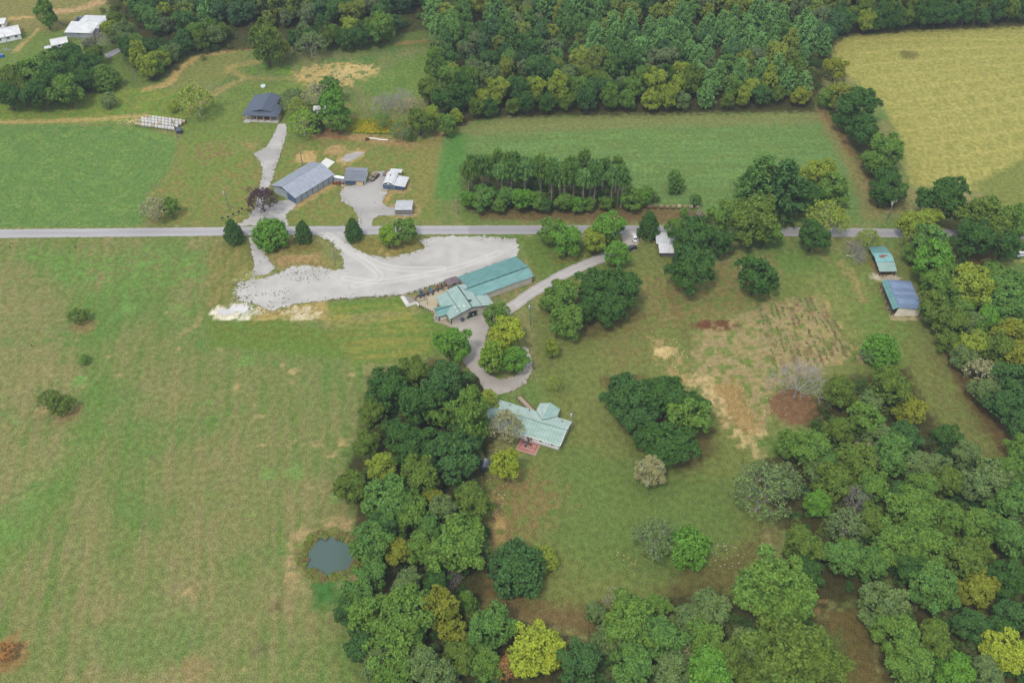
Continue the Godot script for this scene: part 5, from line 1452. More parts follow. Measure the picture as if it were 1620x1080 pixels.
	area([Vector2(136.4, -266.3), Vector2(162.3, -266.3), Vector2(173.9, -240.3), Vector2(151.1, -181.7), Vector2(141.3, -184.0), Vector2(135.6, -222.6)], soil, 2, 3, 0.9)
	area([Vector2(149.3, -266.3), Vector2(162.3, -266.3), Vector2(159.9, -252.9), Vector2(149.3, -252.9)], tone(130, 108, 78), 2, 3, 0.9)
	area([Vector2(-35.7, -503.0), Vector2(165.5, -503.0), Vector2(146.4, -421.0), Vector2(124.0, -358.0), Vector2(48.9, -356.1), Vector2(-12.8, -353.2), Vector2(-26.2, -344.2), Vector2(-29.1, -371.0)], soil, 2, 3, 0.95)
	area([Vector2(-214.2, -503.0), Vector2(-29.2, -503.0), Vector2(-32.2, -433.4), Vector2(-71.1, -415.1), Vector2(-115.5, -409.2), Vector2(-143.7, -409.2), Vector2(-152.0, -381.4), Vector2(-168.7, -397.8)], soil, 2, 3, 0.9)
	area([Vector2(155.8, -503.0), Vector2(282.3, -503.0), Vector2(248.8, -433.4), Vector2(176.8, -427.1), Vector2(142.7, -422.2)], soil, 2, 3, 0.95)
	area([Vector2(128.4, -365.9), Vector2(135.0, -361.0), Vector2(145.7, -315.5), Vector2(141.4, -291.6), Vector2(134.5, -291.6), Vector2(132.2, -328.4)], soil, 1.5, 2, 0.85)
	area([Vector2(-227.9, -365.9), Vector2(-208.8, -371.0), Vector2(-182.9, -381.4), Vector2(-174.9, -381.4), Vector2(-176.0, -376.2), Vector2(-197.9, -370.0)], tone(128, 104, 82), 1.5, 2, 0.85)
	area([Vector2(26.5, -206.3), Vector2(38.1, -208.9), Vector2(58.3, -191.2), Vector2(56.2, -177.1), Vector2(46.8, -171.5), Vector2(33.8, -181.7)], tone(100, 88, 60), 2, 3, 0.8)
	area([Vector2(10.2, -240.3), Vector2(39.7, -249.7), Vector2(42.4, -234.3), Vector2(23.6, -222.6), Vector2(13.9, -228.4)], tone(100, 92, 60), 2, 3, 0.7)
	# pond: its bank, the worn ring round it and the lush grass below
	var pond := Vector2(-46.5, -144.4)
	paint(Rect2(pond - Vector2(22, 22), Vector2(44, 44)), func(p: Vector2) -> float: return absf((p - pond).length() - 10.4) - 1.5, tone(186, 162, 130), 1.4, 1.8, 0.75, -0.2)
	paint(Rect2(pond - Vector2(12, 12), Vector2(24, 24)), func(p: Vector2) -> float: return (p - pond).length() - 7.8, tone(116, 120, 68), 1.2, 2.4, 0.8)
	paint(Rect2(pond - Vector2(12, 12), Vector2(24, 24)), func(p: Vector2) -> float: return (p - pond).length() - 5.0, tone(84, 92, 66), 0.6, 0.6, 0.95)
	area([Vector2(-51.7, -135.7), Vector2(-44.3, -138.5), Vector2(-41.0, -131.3), Vector2(-47.7, -129.5)], tone(70, 124, 62), 2, 2, 0.9)
	for k in 4:
		streak_line([Vector2(-55.1, -129.2) + Vector2(2.4 * k, 0), Vector2(-52.0, -113.0) + Vector2(1.9 * k, 0)], 0.5, tone(150, 138, 100), 0.4, 0.4, 0.5)
	spot(Vector2(-57.5, -130.1), 1.4, tone(110, 100, 72), 0.8, 1.0, 0.7)
	spot(Vector2(-60.2, -118.6), 1.8, tone(122, 116, 92), 0.8, 1.0, 0.6)
	spot(Vector2(-118.9, -117.0), 5.0, tone(164, 130, 92), 1, 2, 0.8)
	spot(Vector2(-74.1, -113.8), 3.5, tone(160, 142, 108), 1, 2, 0.6)
	for o in [Vector2(-135.7, -229.8), Vector2(-129.4, -193.6)]:
		spot(o, 3.8, tone(150, 130, 98), 1, 2, 0.8)


func build_ground() -> void:
	# one sheet: fine in the middle, wide cells out to the horizon
	for x in [-6000.0, -2500.0, -1000.0, -500.0, -330.0]:
		gx.append(x)
	for i in NX:
		gx.append(GX0 + i * CELL)
	for x in [330.0, 500.0, 1000.0, 2500.0, 6000.0]:
		gx.append(x)
	for z in [-9000.0, -3500.0, -1500.0, -800.0, -560.0]:
		gz.append(z)
	for j in NZ:
		gz.append(GZ0 + j * CELL)
	for z in [-70.0, 0.0, 300.0, 1500.0]:
		gz.append(z)
	var w := gx.size()
	var h := gz.size()
	var pond := Vector2(-46.5, -144.4)
	var v := PackedVector3Array()
	var n := PackedVector3Array()
	var uv := PackedVector2Array()
	var c := PackedColorArray()
	v.resize(w * h)
	n.resize(w * h)
	uv.resize(w * h)
	c.resize(w * h)
	for j in h:
		for i in w:
			var p := Vector2(gx[i], gz[j])
			var y := -0.035 + 0.03 * n_edge.get_noise_2d(p.x * 1.7, p.y * 1.7)
			var d := (p - pond).length()
			if d < 9.0:
				y -= 1.1 * (1.0 - smoothstep(3.9, 7.3, d - 0.45 * sin(atan2(p.y - pond.y, p.x - pond.x) * 3.0 + 1.0) + 0.25 * sin(atan2(p.y - pond.y, p.x - pond.x) * 7.0)))
			v[j * w + i] = Vector3(p.x, y, p.y)
			uv[j * w + i] = p
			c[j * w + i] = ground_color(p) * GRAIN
	for j in h:
		for i in w:
			var l := v[j * w + maxi(i - 1, 0)]
			var r := v[j * w + mini(i + 1, w - 1)]
			var u := v[maxi(j - 1, 0) * w + i]
			var d := v[mini(j + 1, h - 1) * w + i]
			n[j * w + i] = (d - u).cross(r - l).normalized()
	var ix := PackedInt32Array()
	ix.resize((w - 1) * (h - 1) * 6)
	var at := 0
	for j in h - 1:
		for i in w - 1:
			var a := j * w + i
			ix[at] = a
			ix[at + 1] = a + 1
			ix[at + 2] = a + w
			ix[at + 3] = a + 1
			ix[at + 4] = a + w + 1
			ix[at + 5] = a + w
			at += 6
	var arr := []
	arr.resize(Mesh.ARRAY_MAX)
	arr[Mesh.ARRAY_VERTEX] = v
	arr[Mesh.ARRAY_NORMAL] = n
	arr[Mesh.ARRAY_TEX_UV] = uv
	arr[Mesh.ARRAY_TEX_UV2] = uv
	arr[Mesh.ARRAY_COLOR] = c
	arr[Mesh.ARRAY_INDEX] = ix
	var m := ArrayMesh.new()
	m.add_surface_from_arrays(Mesh.PRIMITIVE_TRIANGLES, arr)
	var o := MeshInstance3D.new()
	o.mesh = m
	o.material_override = M.grass
	put(o, self, "ground")
	o.set_meta("kind", "structure")
	o.set_meta("label", "rolling grass fields, lawns and bare soil under everything")
	o.set_meta("category", "ground")


func gravel_look(base: Color, light: Color, lines: Array, width: float) -> Callable:
	return func(q: Vector2) -> Color:
		var k := 0.35 + 0.5 * n_mid.get_noise_2d(q.x * 2.0, q.y * 2.0) + 0.4 * n_small.get_noise_2d(q.x, q.y)
		var c := base.lerp(light, clampf(k, 0.0, 1.0))
		c = c.lerp(base * 0.84, clampf(n_mid.get_noise_2d(q.x * 0.8 + 70.0, q.y * 1.4) * 1.6 - 0.1, 0.0, 0.75))
		for l in lines:
			var d := absf(sdl(l, q) - width)
			c = c.lerp(light * 1.12, 0.55 * (1.0 - smoothstep(0.2, 0.75, d)))
		return c


func shapes(poly: PackedVector2Array) -> Callable:
	return func(p: Vector2) -> float: return sd(poly, p)


func lane(line: PackedVector2Array, w0: float, w1: float) -> Callable:
	var long := 0.0
	return func(p: Vector2) -> float:
		var best := 1e9
		for i in line.size() - 1:
			var a := line[i]
			var e := line[i + 1] - a
			var t := clampf((p - a).dot(e) / maxf(e.length_squared(), 1e-9), 0.0, 1.0)
			var f := (i + t) / (line.size() - 1)
			best = minf(best, (p - a - e * t).length() - 0.5 * lerpf(w0, w1, f))
		return best


func roads() -> void:
	var pale := tone(202, 198, 193)
	var light := tone(222, 218, 214)
	var grey := tone(194, 190, 187)
	# the county road, with paler wheel tracks
	var rl := PackedVector2Array([Vector2(-192.4, -276.7), Vector2(-152.8, -277.3), Vector2(-106.5, -278.1), Vector2(-73.3, -278.7), Vector2(-46.7, -278.8), Vector2(2.2, -279.1), Vector2(64.4, -278.9), Vector2(97.6, -278.0), Vector2(130.7, -277.3), Vector2(157.1, -276.8), Vector2(192.2, -276.1)])
	var rc := curve(rl, 5)
	carpet("road", "grey two lane country road crossing the whole view", around(rl, 5.0), func(p: Vector2) -> float: return sdl(rc, p) - 2.45, func(q: Vector2) -> Color:
		var d := sdl(rc, q)
		var c := tone(186, 183, 186).lerp(tone(214, 211, 212), clampf(0.4 + 0.6 * n_mid.get_noise_2d(q.x * 0.7, q.y * 3.0), 0.0, 1.0) * 0.5)
		c = c.lerp(tone(168, 165, 169), 0.5 * (1.0 - smoothstep(0.1, 0.5, absf(d - 0.3))))
		if q.x > -15.0:
			c = c.lerp(tone(158, 155, 160), 0.55)
		return c.lerp(pale, 0.6 * smoothstep(1.8, 2.4, d)), 0.06, 0.25, M.gravel, 0.6)
	# gravel lot and its mouths
	var lot := PackedVector2Array([Vector2(-90.8, -250.7), Vector2(-86.9, -251.9), Vector2(-82.5, -252.9), Vector2(-78.3, -255.5), Vector2(-74.6, -258.8), Vector2(-70.4, -259.7), Vector2(-65.0, -259.2), Vector2(-59.4, -256.8), Vector2(-56.6, -258.2), Vector2(-57.5, -263.5), Vector2(-60.1, -269.0), Vector2(-63.7, -273.2), Vector2(-69.2, -276.8), Vector2(-64.3, -278.2), Vector2(-58.7, -277.5), Vector2(-57.6, -273.9), Vector2(-54.4, -269.0), Vector2(-49.7, -265.6), Vector2(-43.1, -263.7), Vector2(-35.7, -265.6), Vector2(-30.0, -269.0), Vector2(-32.1, -273.2), Vector2(-26.5, -275.2), Vector2(-11.0, -275.4), Vector2(1.5, -273.9), Vector2(2.6, -268.3), Vector2(1.3, -264.2), Vector2(-17.1, -253.6), Vector2(-20.2, -251.9), Vector2(-35.1, -244.6), Vector2(-58.6, -242.3), Vector2(-61.1, -241.5), Vector2(-67.6, -240.9), Vector2(-71.1, -239.7), Vector2(-76.7, -236.7), Vector2(-82.0, -239.1), Vector2(-85.2, -240.9), Vector2(-89.0, -241.5), Vector2(-90.5, -245.9)])
	var tracks := [curve(PackedVector2Array([Vector2(-62.6, -273.2), Vector2(-55.0, -266.3), Vector2(-48.0, -259.5), Vector2(-44.2, -252.9), Vector2(-52.1, -249.1)]), 6), curve(PackedVector2Array([Vector2(-64.1, -276.1), Vector2(-54.2, -266.9), Vector2(-40.4, -258.2), Vector2(-23.4, -257.8)]), 6), curve(PackedVector2Array([Vector2(-55.7, -252.9), Vector2(-46.1, -251.0), Vector2(-35.8, -252.9), Vector2(-19.1, -258.2), Vector2(-4.3, -266.3)]), 6)]
	carpet("gravel_lot", "large pale gravel parking lot in front of the hall", around(lot, 3.0), shapes(lot), gravel_look(pale, light, tracks, 0.9), 0.064, 1.3, M.gravel, 0.55)
	var rubble := PackedVector2Array([Vector2(-94.9, -237.3), Vector2(-93.2, -237.9), Vector2(-90.8, -238.2), Vector2(-88.4, -240.6), Vector2(-85.4, -239.7), Vector2(-83.7, -237.3), Vector2(-85.7, -235.2), Vector2(-88.0, -236.4), Vector2(-89.9, -235.5), Vector2(-92.1, -234.6), Vector2(-94.0, -235.2)])
	carpet("limestone_rubble", "heap of bright white limestone rubble at the left tip of the lot", around(rubble, 3.0), shapes(rubble), gravel_look(tone(232, 230, 228), tone(250, 249, 247), [], 1.0), 0.06, 1.6, M.gravel, 0.4)
	var west := PackedVector2Array([Vector2(-91.8, -274.6), Vector2(-88.1, -274.6), Vector2(-86.2, -269.0), Vector2(-82.9, -262.9), Vector2(-80.0, -258.2), Vector2(-81.5, -254.9), Vector2(-86.5, -254.2), Vector2(-87.2, -260.2), Vector2(-89.6, -267.6)])
	carpet("driveway", "short gravel drive from the road down to the left end of the lot", around(west, 2.0), shapes(west), gravel_look(grey, light, [], 1.0), 0.068, 0.8, M.gravel, 0.5)
	# drive up to the farmhouse and barn
	var up := PackedVector2Array([Vector2(-97.8, -281.5), Vector2(-94.2, -285.9), Vector2(-93.0, -291.6), Vector2(-93.1, -294.6), Vector2(-93.6, -307.3), Vector2(-94.3, -316.3), Vector2(-96.2, -321.4), Vector2(-100.1, -327.0), Vector2(-96.0, -331.4), Vector2(-94.4, -339.1), Vector2(-94.0, -348.4), Vector2(-90.9, -348.4), Vector2(-89.4, -340.9), Vector2(-89.5, -331.0), Vector2(-89.7, -320.6), Vector2(-89.8, -307.3), Vector2(-90.8, -299.3), Vector2(-89.6, -293.1), Vector2(-87.2, -294.6), Vector2(-82.5, -297.0), Vector2(-77.9, -293.9), Vector2(-81.0, -287.8), Vector2(-79.1, -281.5)])
	carpet("driveway", "pale gravel drive winding from the road up to the farmhouse", around(up, 2.0), shapes(up), gravel_look(grey, light, [], 1.0), 0.072, 0.7, M.gravel, 0.5)
	var yard := PackedVector2Array([Vector2(-62.0, -304.9), Vector2(-58.7, -306.1), Vector2(-54.5, -306.9), Vector2(-52.5, -314.7), Vector2(-47.3, -315.5), Vector2(-47.2, -304.5), Vector2(-46.0, -300.9), Vector2(-47.2, -296.2), Vector2(-45.7, -292.7), Vector2(-42.0, -292.3), Vector2(-36.0, -291.6), Vector2(-35.7, -287.4), Vector2(-42.5, -287.4), Vector2(-47.5, -287.4), Vector2(-49.6, -285.5), Vector2(-49.6, -281.1), Vector2(-54.9, -281.1), Vector2(-55.0, -286.3), Vector2(-57.5, -292.3), Vector2(-62.1, -296.2), Vector2(-63.2, -301.3)])
	carpet("gravel_yard", "pale gravel yard between the grey shed, the navy shed and the carport", around(yard, 2.0), shapes(yard), gravel_look(grey, pale, [], 1.0), 0.07, 0.6, M.gravel, 0.5)
	# drive from the road past the hall, round the loop by the ranch house
	var dl := curve(PackedVector2Array([Vector2(42.0, -276.1), Vector2(39.7, -270.4), Vector2(35.1, -266.3), Vector2(27.4, -261.5), Vector2(19.1, -256.2), Vector2(12.6, -251.0), Vector2(6.2, -245.3), Vector2(0.4, -239.1), Vector2(-4.0, -234.9), Vector2(-8.8, -230.7)]), 8)
	carpet("driveway", "narrow gravel drive curving from the road behind the hall to its front", around(dl, 5.0), lane(dl, 4.6, 4.2), gravel_look(tone(186, 180, 176), tone(212, 206, 202), [dl], 0.8), 0.076, 0.3, M.gravel, 0.5)
	var park := PackedVector2Array([Vector2(38.4, -276.1), Vector2(44.2, -276.1), Vector2(43.8, -271.8), Vector2(41.8, -266.9), Vector2(38.2, -267.6)])
	carpet("driveway", "beige gravel pull in beside the white car", around(park, 2.0), shapes(park), gravel_look(tone(196, 184, 166), pale, [], 1.0), 0.08, 0.5, M.gravel, 0.5)
	var fore := PackedVector2Array([Vector2(-18.7, -228.4), Vector2(-19.2, -231.0), Vector2(-5.9, -237.0), Vector2(-2.0, -237.9), Vector2(0.4, -239.7), Vector2(2.4, -237.9), Vector2(-2.0, -233.7), Vector2(-4.8, -231.3), Vector2(-7.6, -227.8), Vector2(-8.6, -221.2), Vector2(-8.8, -213.0), Vector2(-7.2, -208.4), Vector2(-3.8, -206.3), Vector2(0.9, -207.4), Vector2(3.1, -211.6), Vector2(3.9, -217.1), Vector2(3.1, -220.4), Vector2(4.7, -219.8), Vector2(6.2, -214.3), Vector2(6.1, -210.3), Vector2(4.1, -204.7), Vector2(-0.4, -201.1), Vector2(-5.2, -199.9), Vector2(-7.8, -200.6), Vector2(-9.8, -206.3), Vector2(-13.0, -210.3), Vector2(-14.8, -213.8), Vector2(-14.1, -221.2), Vector2(-14.9, -226.1)])
	carpet("driveway", "gravel forecourt and loop drive round the yellow maples", around(fore, 2.0), shapes(fore), gravel_look(tone(190, 182, 173), tone(208, 201, 194), [], 1.0), 0.084, 0.5, M.gravel, 0.4)
	# concrete
	var pat := PackedVector2Array([Vector2(-32.1, -240.3), Vector2(-31.9, -242.5), Vector2(-21.7, -248.7), Vector2(-18.4, -250.3), Vector2(-17.2, -252.9), Vector2(-15.1, -251.0), Vector2(-22.6, -242.2), Vector2(-24.1, -240.3), Vector2(-24.3, -236.1), Vector2(-25.3, -235.5), Vector2(-28.1, -237.9), Vector2(-30.2, -239.7)])
	carpet("patio", "beige concrete patio at the side of the hall", around(pat, 1.0), shapes(pat), func(q: Vector2) -> Color: return tone(212, 200, 172).lerp(tone(196, 182, 152), 0.5 + 0.5 * n_small.get_noise_2d(q.x, q.y)), 0.08, 0.05, M.gravel, 0.3)
	var bed := PackedVector2Array([Vector2(-35.1, -244.3), Vector2(-32.1, -242.8), Vector2(-31.9, -240.6), Vector2(-33.4, -240.3)])
	carpet("planting_bed", "grey mulch bed with one round shrub at the patio corner", around(bed, 1.0), shapes(bed), func(_q: Vector2) -> Color: return tone(166, 156, 152), 0.078, 0.1, M.gravel, 0.3)
	var walk := PackedVector2Array([Vector2(-36.5, -243.6), Vector2(-35.3, -244.3), Vector2(-33.4, -240.5), Vector2(-34.1, -238.7)])
	carpet("footpath", "white concrete footpath at the corner of the gravel lot", around(walk, 1.0), shapes(walk), func(_q: Vector2) -> Color: return tone(234, 230, 222), 0.09, 0.03, M.gravel, 0.3)
	var skirt := PackedVector2Array([Vector2(-25.3, -235.5), Vector2(-24.3, -236.1), Vector2(-18.8, -230.1), Vector2(-18.7, -228.4), Vector2(-21.0, -230.1), Vector2(-24.5, -231.3)])
	carpet("side_path", "tan gravel strip below the teal roofed wing", around(skirt, 1.0), shapes(skirt), func(_q: Vector2) -> Color: return tone(190, 176, 154), 0.074, 0.4, M.gravel, 0.3)
	var pad := PackedVector2Array([Vector2(-71.5, -324.1), Vector2(-67.7, -321.3), Vector2(-70.0, -316.7), Vector2(-73.3, -320.3)])
	carpet("concrete_pad", "square white concrete pad behind the metal barn", around(pad, 1.0), shapes(pad), func(_q: Vector2) -> Color: return tone(246, 244, 240), 0.1, 0.02, M.gravel, 0.3)
	var gp := PackedVector2Array([Vector2(-65.8, -322.3), Vector2(-63.9, -326.6), Vector2(-59.7, -328.4), Vector2(-57.2, -327.9), Vector2(-58.9, -324.9), Vector2(-62.3, -321.4)])
	carpet("gravel_patch", "small grey gravel patch in bare soil behind the barn", around(gp, 1.0), shapes(gp), gravel_look(grey, pale, [], 1.0), 0.06, 0.5, M.gravel, 0.4)
	var fr := PackedVector2Array([Vector2(-181.0, -405.7), Vector2(-174.9, -413.9), Vector2(-172.8, -411.5), Vector2(-178.1, -401.7)])
	carpet("far_road", "short stretch of grey road seen between the far woods", around(fr, 1.0), shapes(fr), func(_q: Vector2) -> Color: return tone(186, 186, 194), 0.07, 0.1, M.gravel, 0.6)
	# pond water
	var pond := Vector2(-46.5, -144.4)
	var mi := carpet("pond_water", "small round pond of still grey green water", Rect2(pond - Vector2(9, 9), Vector2(18, 18)), func(p: Vector2) -> float: return (p - pond).length() - 6.2 - 0.45 * sin(atan2(p.y - pond.y, p.x - pond.x) * 3.0 + 1.0), func(_q: Vector2) -> Color: return Color.WHITE, -0.5, 0.1, M.water, 0.5)
	mi.set_meta("category", "pond")


func scatter() -> void:
	# tufts of grass standing in the fields
	rng.seed = 77
	var b := Build.new()
	for k in 7:
		var a := TAU * k / 7
		b.tint = Color.WHITE * rng.randf_range(0.85, 1.15)
		b.leaf(V(cos(a) * 0.16, 0.14, sin(a) * 0.16), (V(cos(a) * 0.6, 1.0, sin(a) * 0.6)).normalized(), V(cos(a), 0.5, sin(a)), 0.5, 0.2)
	var tuft := b.mesh()
	var where := []
	var tints := []
	var fields := [
		[[Vector2(-191.1, -273.2), Vector2(-104.5, -269.0), Vector2(-97.9, -234.3), Vector2(-49.0, -221.2), Vector2(-41.2, -168.3), Vector2(-53.9, -149.8), Vector2(-41.7, -106.9), Vector2(-125.0, -106.9)], 42000, 0.42, 1.04],
		[[Vector2(-220.7, -347.9), Vector2(-156.9, -346.5), Vector2(-130.4, -331.9), Vector2(-130.6, -281.9), Vector2(-193.9, -280.4)], 22000, 0.7, 1.0],
		[[Vector2(-27.6, -340.9), Vector2(123.2, -354.1), Vector2(128.8, -303.3), Vector2(130.1, -287.8), Vector2(45.8, -293.5), Vector2(-17.0, -324.0), Vector2(-27.7, -298.5)], 26000, 0.6, 1.0],
		[[Vector2(-224.6, -371.0), Vector2(-127.4, -373.6), Vector2(-115.5, -409.2), Vector2(-70.4, -409.2), Vector2(-34.0, -412.1), Vector2(-53.1, -346.5), Vector2(-89.6, -386.8), Vector2(-123.6, -356.1), Vector2(-217.0, -351.2)], 16000, 0.95, 0.98],
		[[Vector2(7.2, -243.4), Vector2(88.3, -252.9), Vector2(138.5, -266.3), Vector2(142.3, -177.1), Vector2(79.3, -196.1), Vector2(41.2, -126.1), Vector2(-4.6, -129.5), Vector2(5.8, -214.3)], 22000, 0.34, 1.0],
	]
	for f in fields:
		var poly := PackedVector2Array(f[0])
		var box := around(poly, 0.0)
		var done := 0
		for k in f[1] * 3:
			var p := box.position + Vector2(rng.randf(), rng.randf()) * box.size
			if not Geometry2D.is_point_in_polygon(p, poly):
				continue
			if n_small.get_noise_2d(p.x * 0.5, p.y * 0.5) < rng.randf_range(-0.5, 0.3) or (p - Vector2(-46.5, -144.4)).length() < 7.4:
				continue
			var s: float = f[2] * rng.randf_range(0.5, 1.5)
			where.append(Transform3D(Basis(Vector3.UP, rng.randf() * TAU).scaled(V(s, s * rng.randf_range(0.5, 1.0), s)), V(p.x, -0.05, p.y)))
			var c: Color = ground_color(p) * f[3] * rng.randf_range(0.82, 1.2)
			tints.append(Color(c.r * rng.randf_range(0.88, 1.1), c.g * 1.06, c.b * rng.randf_range(0.8, 1.05)))
			done += 1
			if done >= f[1]:
				break
	many("tall_grass", "tufts of rough grass standing all over the fields and lawns", "grass", tuft, M.plain_leaf, where, tints)
	# weeds in the gravel, stones along the bare patches
	where = []
	tints = []
	for g in [[Vector2(-69.9, -253.6), 7.0, 34], [Vector2(-76.5, -245.0), 6.0, 34], [Vector2(-65.6, -255.5), 6.0, 25], [Vector2(-86.9, -243.4), 5.0, 60], [Vector2(-30.6, -270.4), 3.0, 25], [Vector2(-72.3, -258.2), 10.0, 50], [Vector2(-77.4, -238.5), 9.0, 50], [Vector2(-88.9, -249.1), 3.0, 40]]:
		for k in g[2]:
			var p: Vector2 = g[0] + Vector2(rng.randfn(0.0, g[1] * 0.5), rng.randfn(0.0, g[1] * 0.25))
			var s := rng.randf_range(0.3, 0.9)
			where.append(Transform3D(Basis(Vector3.UP, rng.randf() * TAU).scaled(V(s, s * 0.6, s)), V(p.x, 0.05, p.y)))
			tints.append(tone(96, 112, 72) * rng.randf_range(0.8, 1.3))
	for e in [[Vector2(-90.8, -250.7), Vector2(-82.5, -252.9), Vector2(-74.6, -258.8), Vector2(-65.0, -259.2), Vector2(-56.8, -258.2)], [Vector2(-57.5, -263.5), Vector2(-63.7, -273.2), Vector2(-69.2, -276.8)], [Vector2(-57.6, -273.9), Vector2(-49.7, -265.6), Vector2(-43.1, -263.9), Vector2(-35.7, -265.6), Vector2(-30.0, -269.0), Vector2(-32.1, -273.2), Vector2(-26.5, -275.4)], [Vector2(-11.0, -275.4), Vector2(1.5, -273.9), Vector2(2.6, -268.3), Vector2(1.3, -264.2)], [Vector2(-36.9, -244.0), Vector2(-58.6, -242.3), Vector2(-67.6, -240.9), Vector2(-76.7, -236.7), Vector2(-85.2, -240.9), Vector2(-89.4, -243.4), Vector2(-91.1, -249.7)], [Vector2(-89.6, -267.6), Vector2(-87.2, -260.2), Vector2(-86.5, -254.2)], [Vector2(-86.2, -269.0), Vector2(-82.9, -262.9), Vector2(-80.0, -258.2)], [Vector2(-93.6, -307.3), Vector2(-94.3, -316.3), Vector2(-96.2, -321.4), Vector2(-100.1, -327.0), Vector2(-94.4, -339.1)], [Vector2(-89.4, -340.9), Vector2(-89.7, -320.6), Vector2(-89.8, -307.3), Vector2(-90.8, -299.3)], [Vector2(-62.0, -304.9), Vector2(-63.2, -301.3), Vector2(-57.5, -292.3), Vector2(-55.0, -286.3), Vector2(-54.9, -281.1)], [Vector2(-46.0, -300.9), Vector2(-47.2, -296.2), Vector2(-45.7, -292.7), Vector2(-42.0, -292.3)], [Vector2(-8.6, -221.2), Vector2(-8.8, -213.0), Vector2(-7.2, -208.4), Vector2(-3.8, -206.3), Vector2(0.9, -207.4), Vector2(3.1, -211.6)], [Vector2(6.2, -214.3), Vector2(6.1, -210.3), Vector2(4.1, -204.7), Vector2(-0.4, -201.1), Vector2(-5.2, -199.9)], [Vector2(-14.8, -213.8), Vector2(-14.1, -221.2), Vector2(-14.9, -226.1)]]:
		var cv := curve(PackedVector2Array(e), 8)
		for i in cv.size() - 1:
			for k in int(cv[i].distance_to(cv[i + 1]) * 3.0):
				var p := cv[i].lerp(cv[i + 1], rng.randf()) + Vector2(rng.randfn(0.0, 0.8), rng.randfn(0.0, 0.8))
				var s := rng.randf_range(0.35, 1.0)
				where.append(Transform3D(Basis(Vector3.UP, rng.randf() * TAU).scaled(V(s, s * 0.6, s)), V(p.x, 0.04, p.y)))
				tints.append((tone(122, 132, 82) if rng.randf() < 0.6 else tone(164, 150, 112)) * rng.randf_range(0.8, 1.2))
	many("gravel_weeds", "small weeds sprouting in the gravel lot and along drive edges", "weeds", tuft, M.plain_leaf, where, tints)
	where = []
	tints = []
	for g in [[[Vector2(-57.4, -351.2), Vector2(-40.8, -350.3), Vector2(-40.6, -340.9), Vector2(-62.7, -341.9)], 900, tone(186, 172, 44)], [[Vector2(-57.4, -351.2), Vector2(-40.8, -350.3), Vector2(-40.6, -340.9), Vector2(-62.7, -341.9)], 2200, tone(100, 132, 56)], [[Vector2(-69.2, -353.2), Vector2(-56.2, -351.2), Vector2(-57.6, -340.9), Vector2(-66.6, -342.8)], 700, tone(150, 156, 50)]]:
		var poly := PackedVector2Array(g[0])
		var box := around(poly, 0.0)
		for k in g[1]:
			var p := box.position + Vector2(rng.randf(), rng.randf()) * box.size
			if Geometry2D.is_point_in_polygon(p, poly):
				var s := rng.randf_range(1.0, 2.2)
				where.append(Transform3D(Basis(Vector3.UP, rng.randf() * TAU).scaled(V(s, s * 1.6, s)), V(p.x, 0.3 if g[2].r > 0.3 else 0.0, p.y)))
				tints.append(g[2] * rng.randf_range(0.8, 1.25))
	many("goldenrod", "patch of yellow goldenrod in tall weeds behind the farmyard", "flowers", tuft, M.plain_leaf, where, tints)
	# reeds round the pond
	where = []
	tints = []
	for k in 900:
		var a := rng.randf() * TAU
		var r := 6.9 + 0.4 * sin(a * 2.0 + 1.0) + 0.3 * sin(a * 5.0) + rng.randfn(0.0, 0.55)
		if n_mid.get_noise_2d(cos(a) * 30.0, sin(a) * 30.0) < -0.12:
			continue
		var p := Vector2(-46.5, -144.4) + Vector2(cos(a), sin(a)) * r
		var s := rng.randf_range(0.8, 2.0)
		where.append(Transform3D(Basis(Vector3.UP, rng.randf() * TAU).scaled(V(s, s * 1.1, s)), V(p.x, -0.15, p.y)))
		tints.append((tone(122, 136, 60) if rng.randf() < 0.6 else tone(140, 120, 84)) * rng.randf_range(0.75, 1.25))
	many("pond_reeds", "rough reeds and weeds ringing the pond bank", "reeds", tuft, M.plain_leaf, where, tints)
	# garden crop rows
	where = []
	tints = []
	for k in 13:
		for s in 60:
			var f := s / 60.0
			var p := (Vector2(79.8, -240.3) + Vector2(1.75 * k, -0.3 * k)).lerp(Vector2(80.2, -210.5) + Vector2(2.1 * k, -0.1 * k), f) + Vector2(rng.randfn(0, 0.2), rng.randfn(0, 0.2))
			if n_small.get_noise_2d(p.x * 0.6, p.y * 0.6) < 0.02:
				continue
			var z := rng.randf_range(0.7, 1.5)
			where.append(Transform3D(Basis(Vector3.UP, rng.randf() * TAU).scaled(V(z, z, z)), V(p.x, -0.02, p.y)))
			tints.append((tone(112, 144, 72) if rng.randf() < 0.7 else tone(128, 106, 84)) * rng.randf_range(0.8, 1.2))
	many("garden_rows", "sparse green plants left in the rows of the tilled garden", "plants", tuft, M.plain_leaf, where, tints)
	# straw and pale stones
	var sb := Build.new()
	sb.tint = Color.WHITE
	sb.panel(PackedVector3Array([V(-0.5, 0.1, 0.35), V(0.1, 0.14, 0.5), V(0.5, 0.1, 0.1), V(0.25, 0.12, -0.45), V(-0.4, 0.1, -0.3)]), 0.1)
	where = []
	tints = []
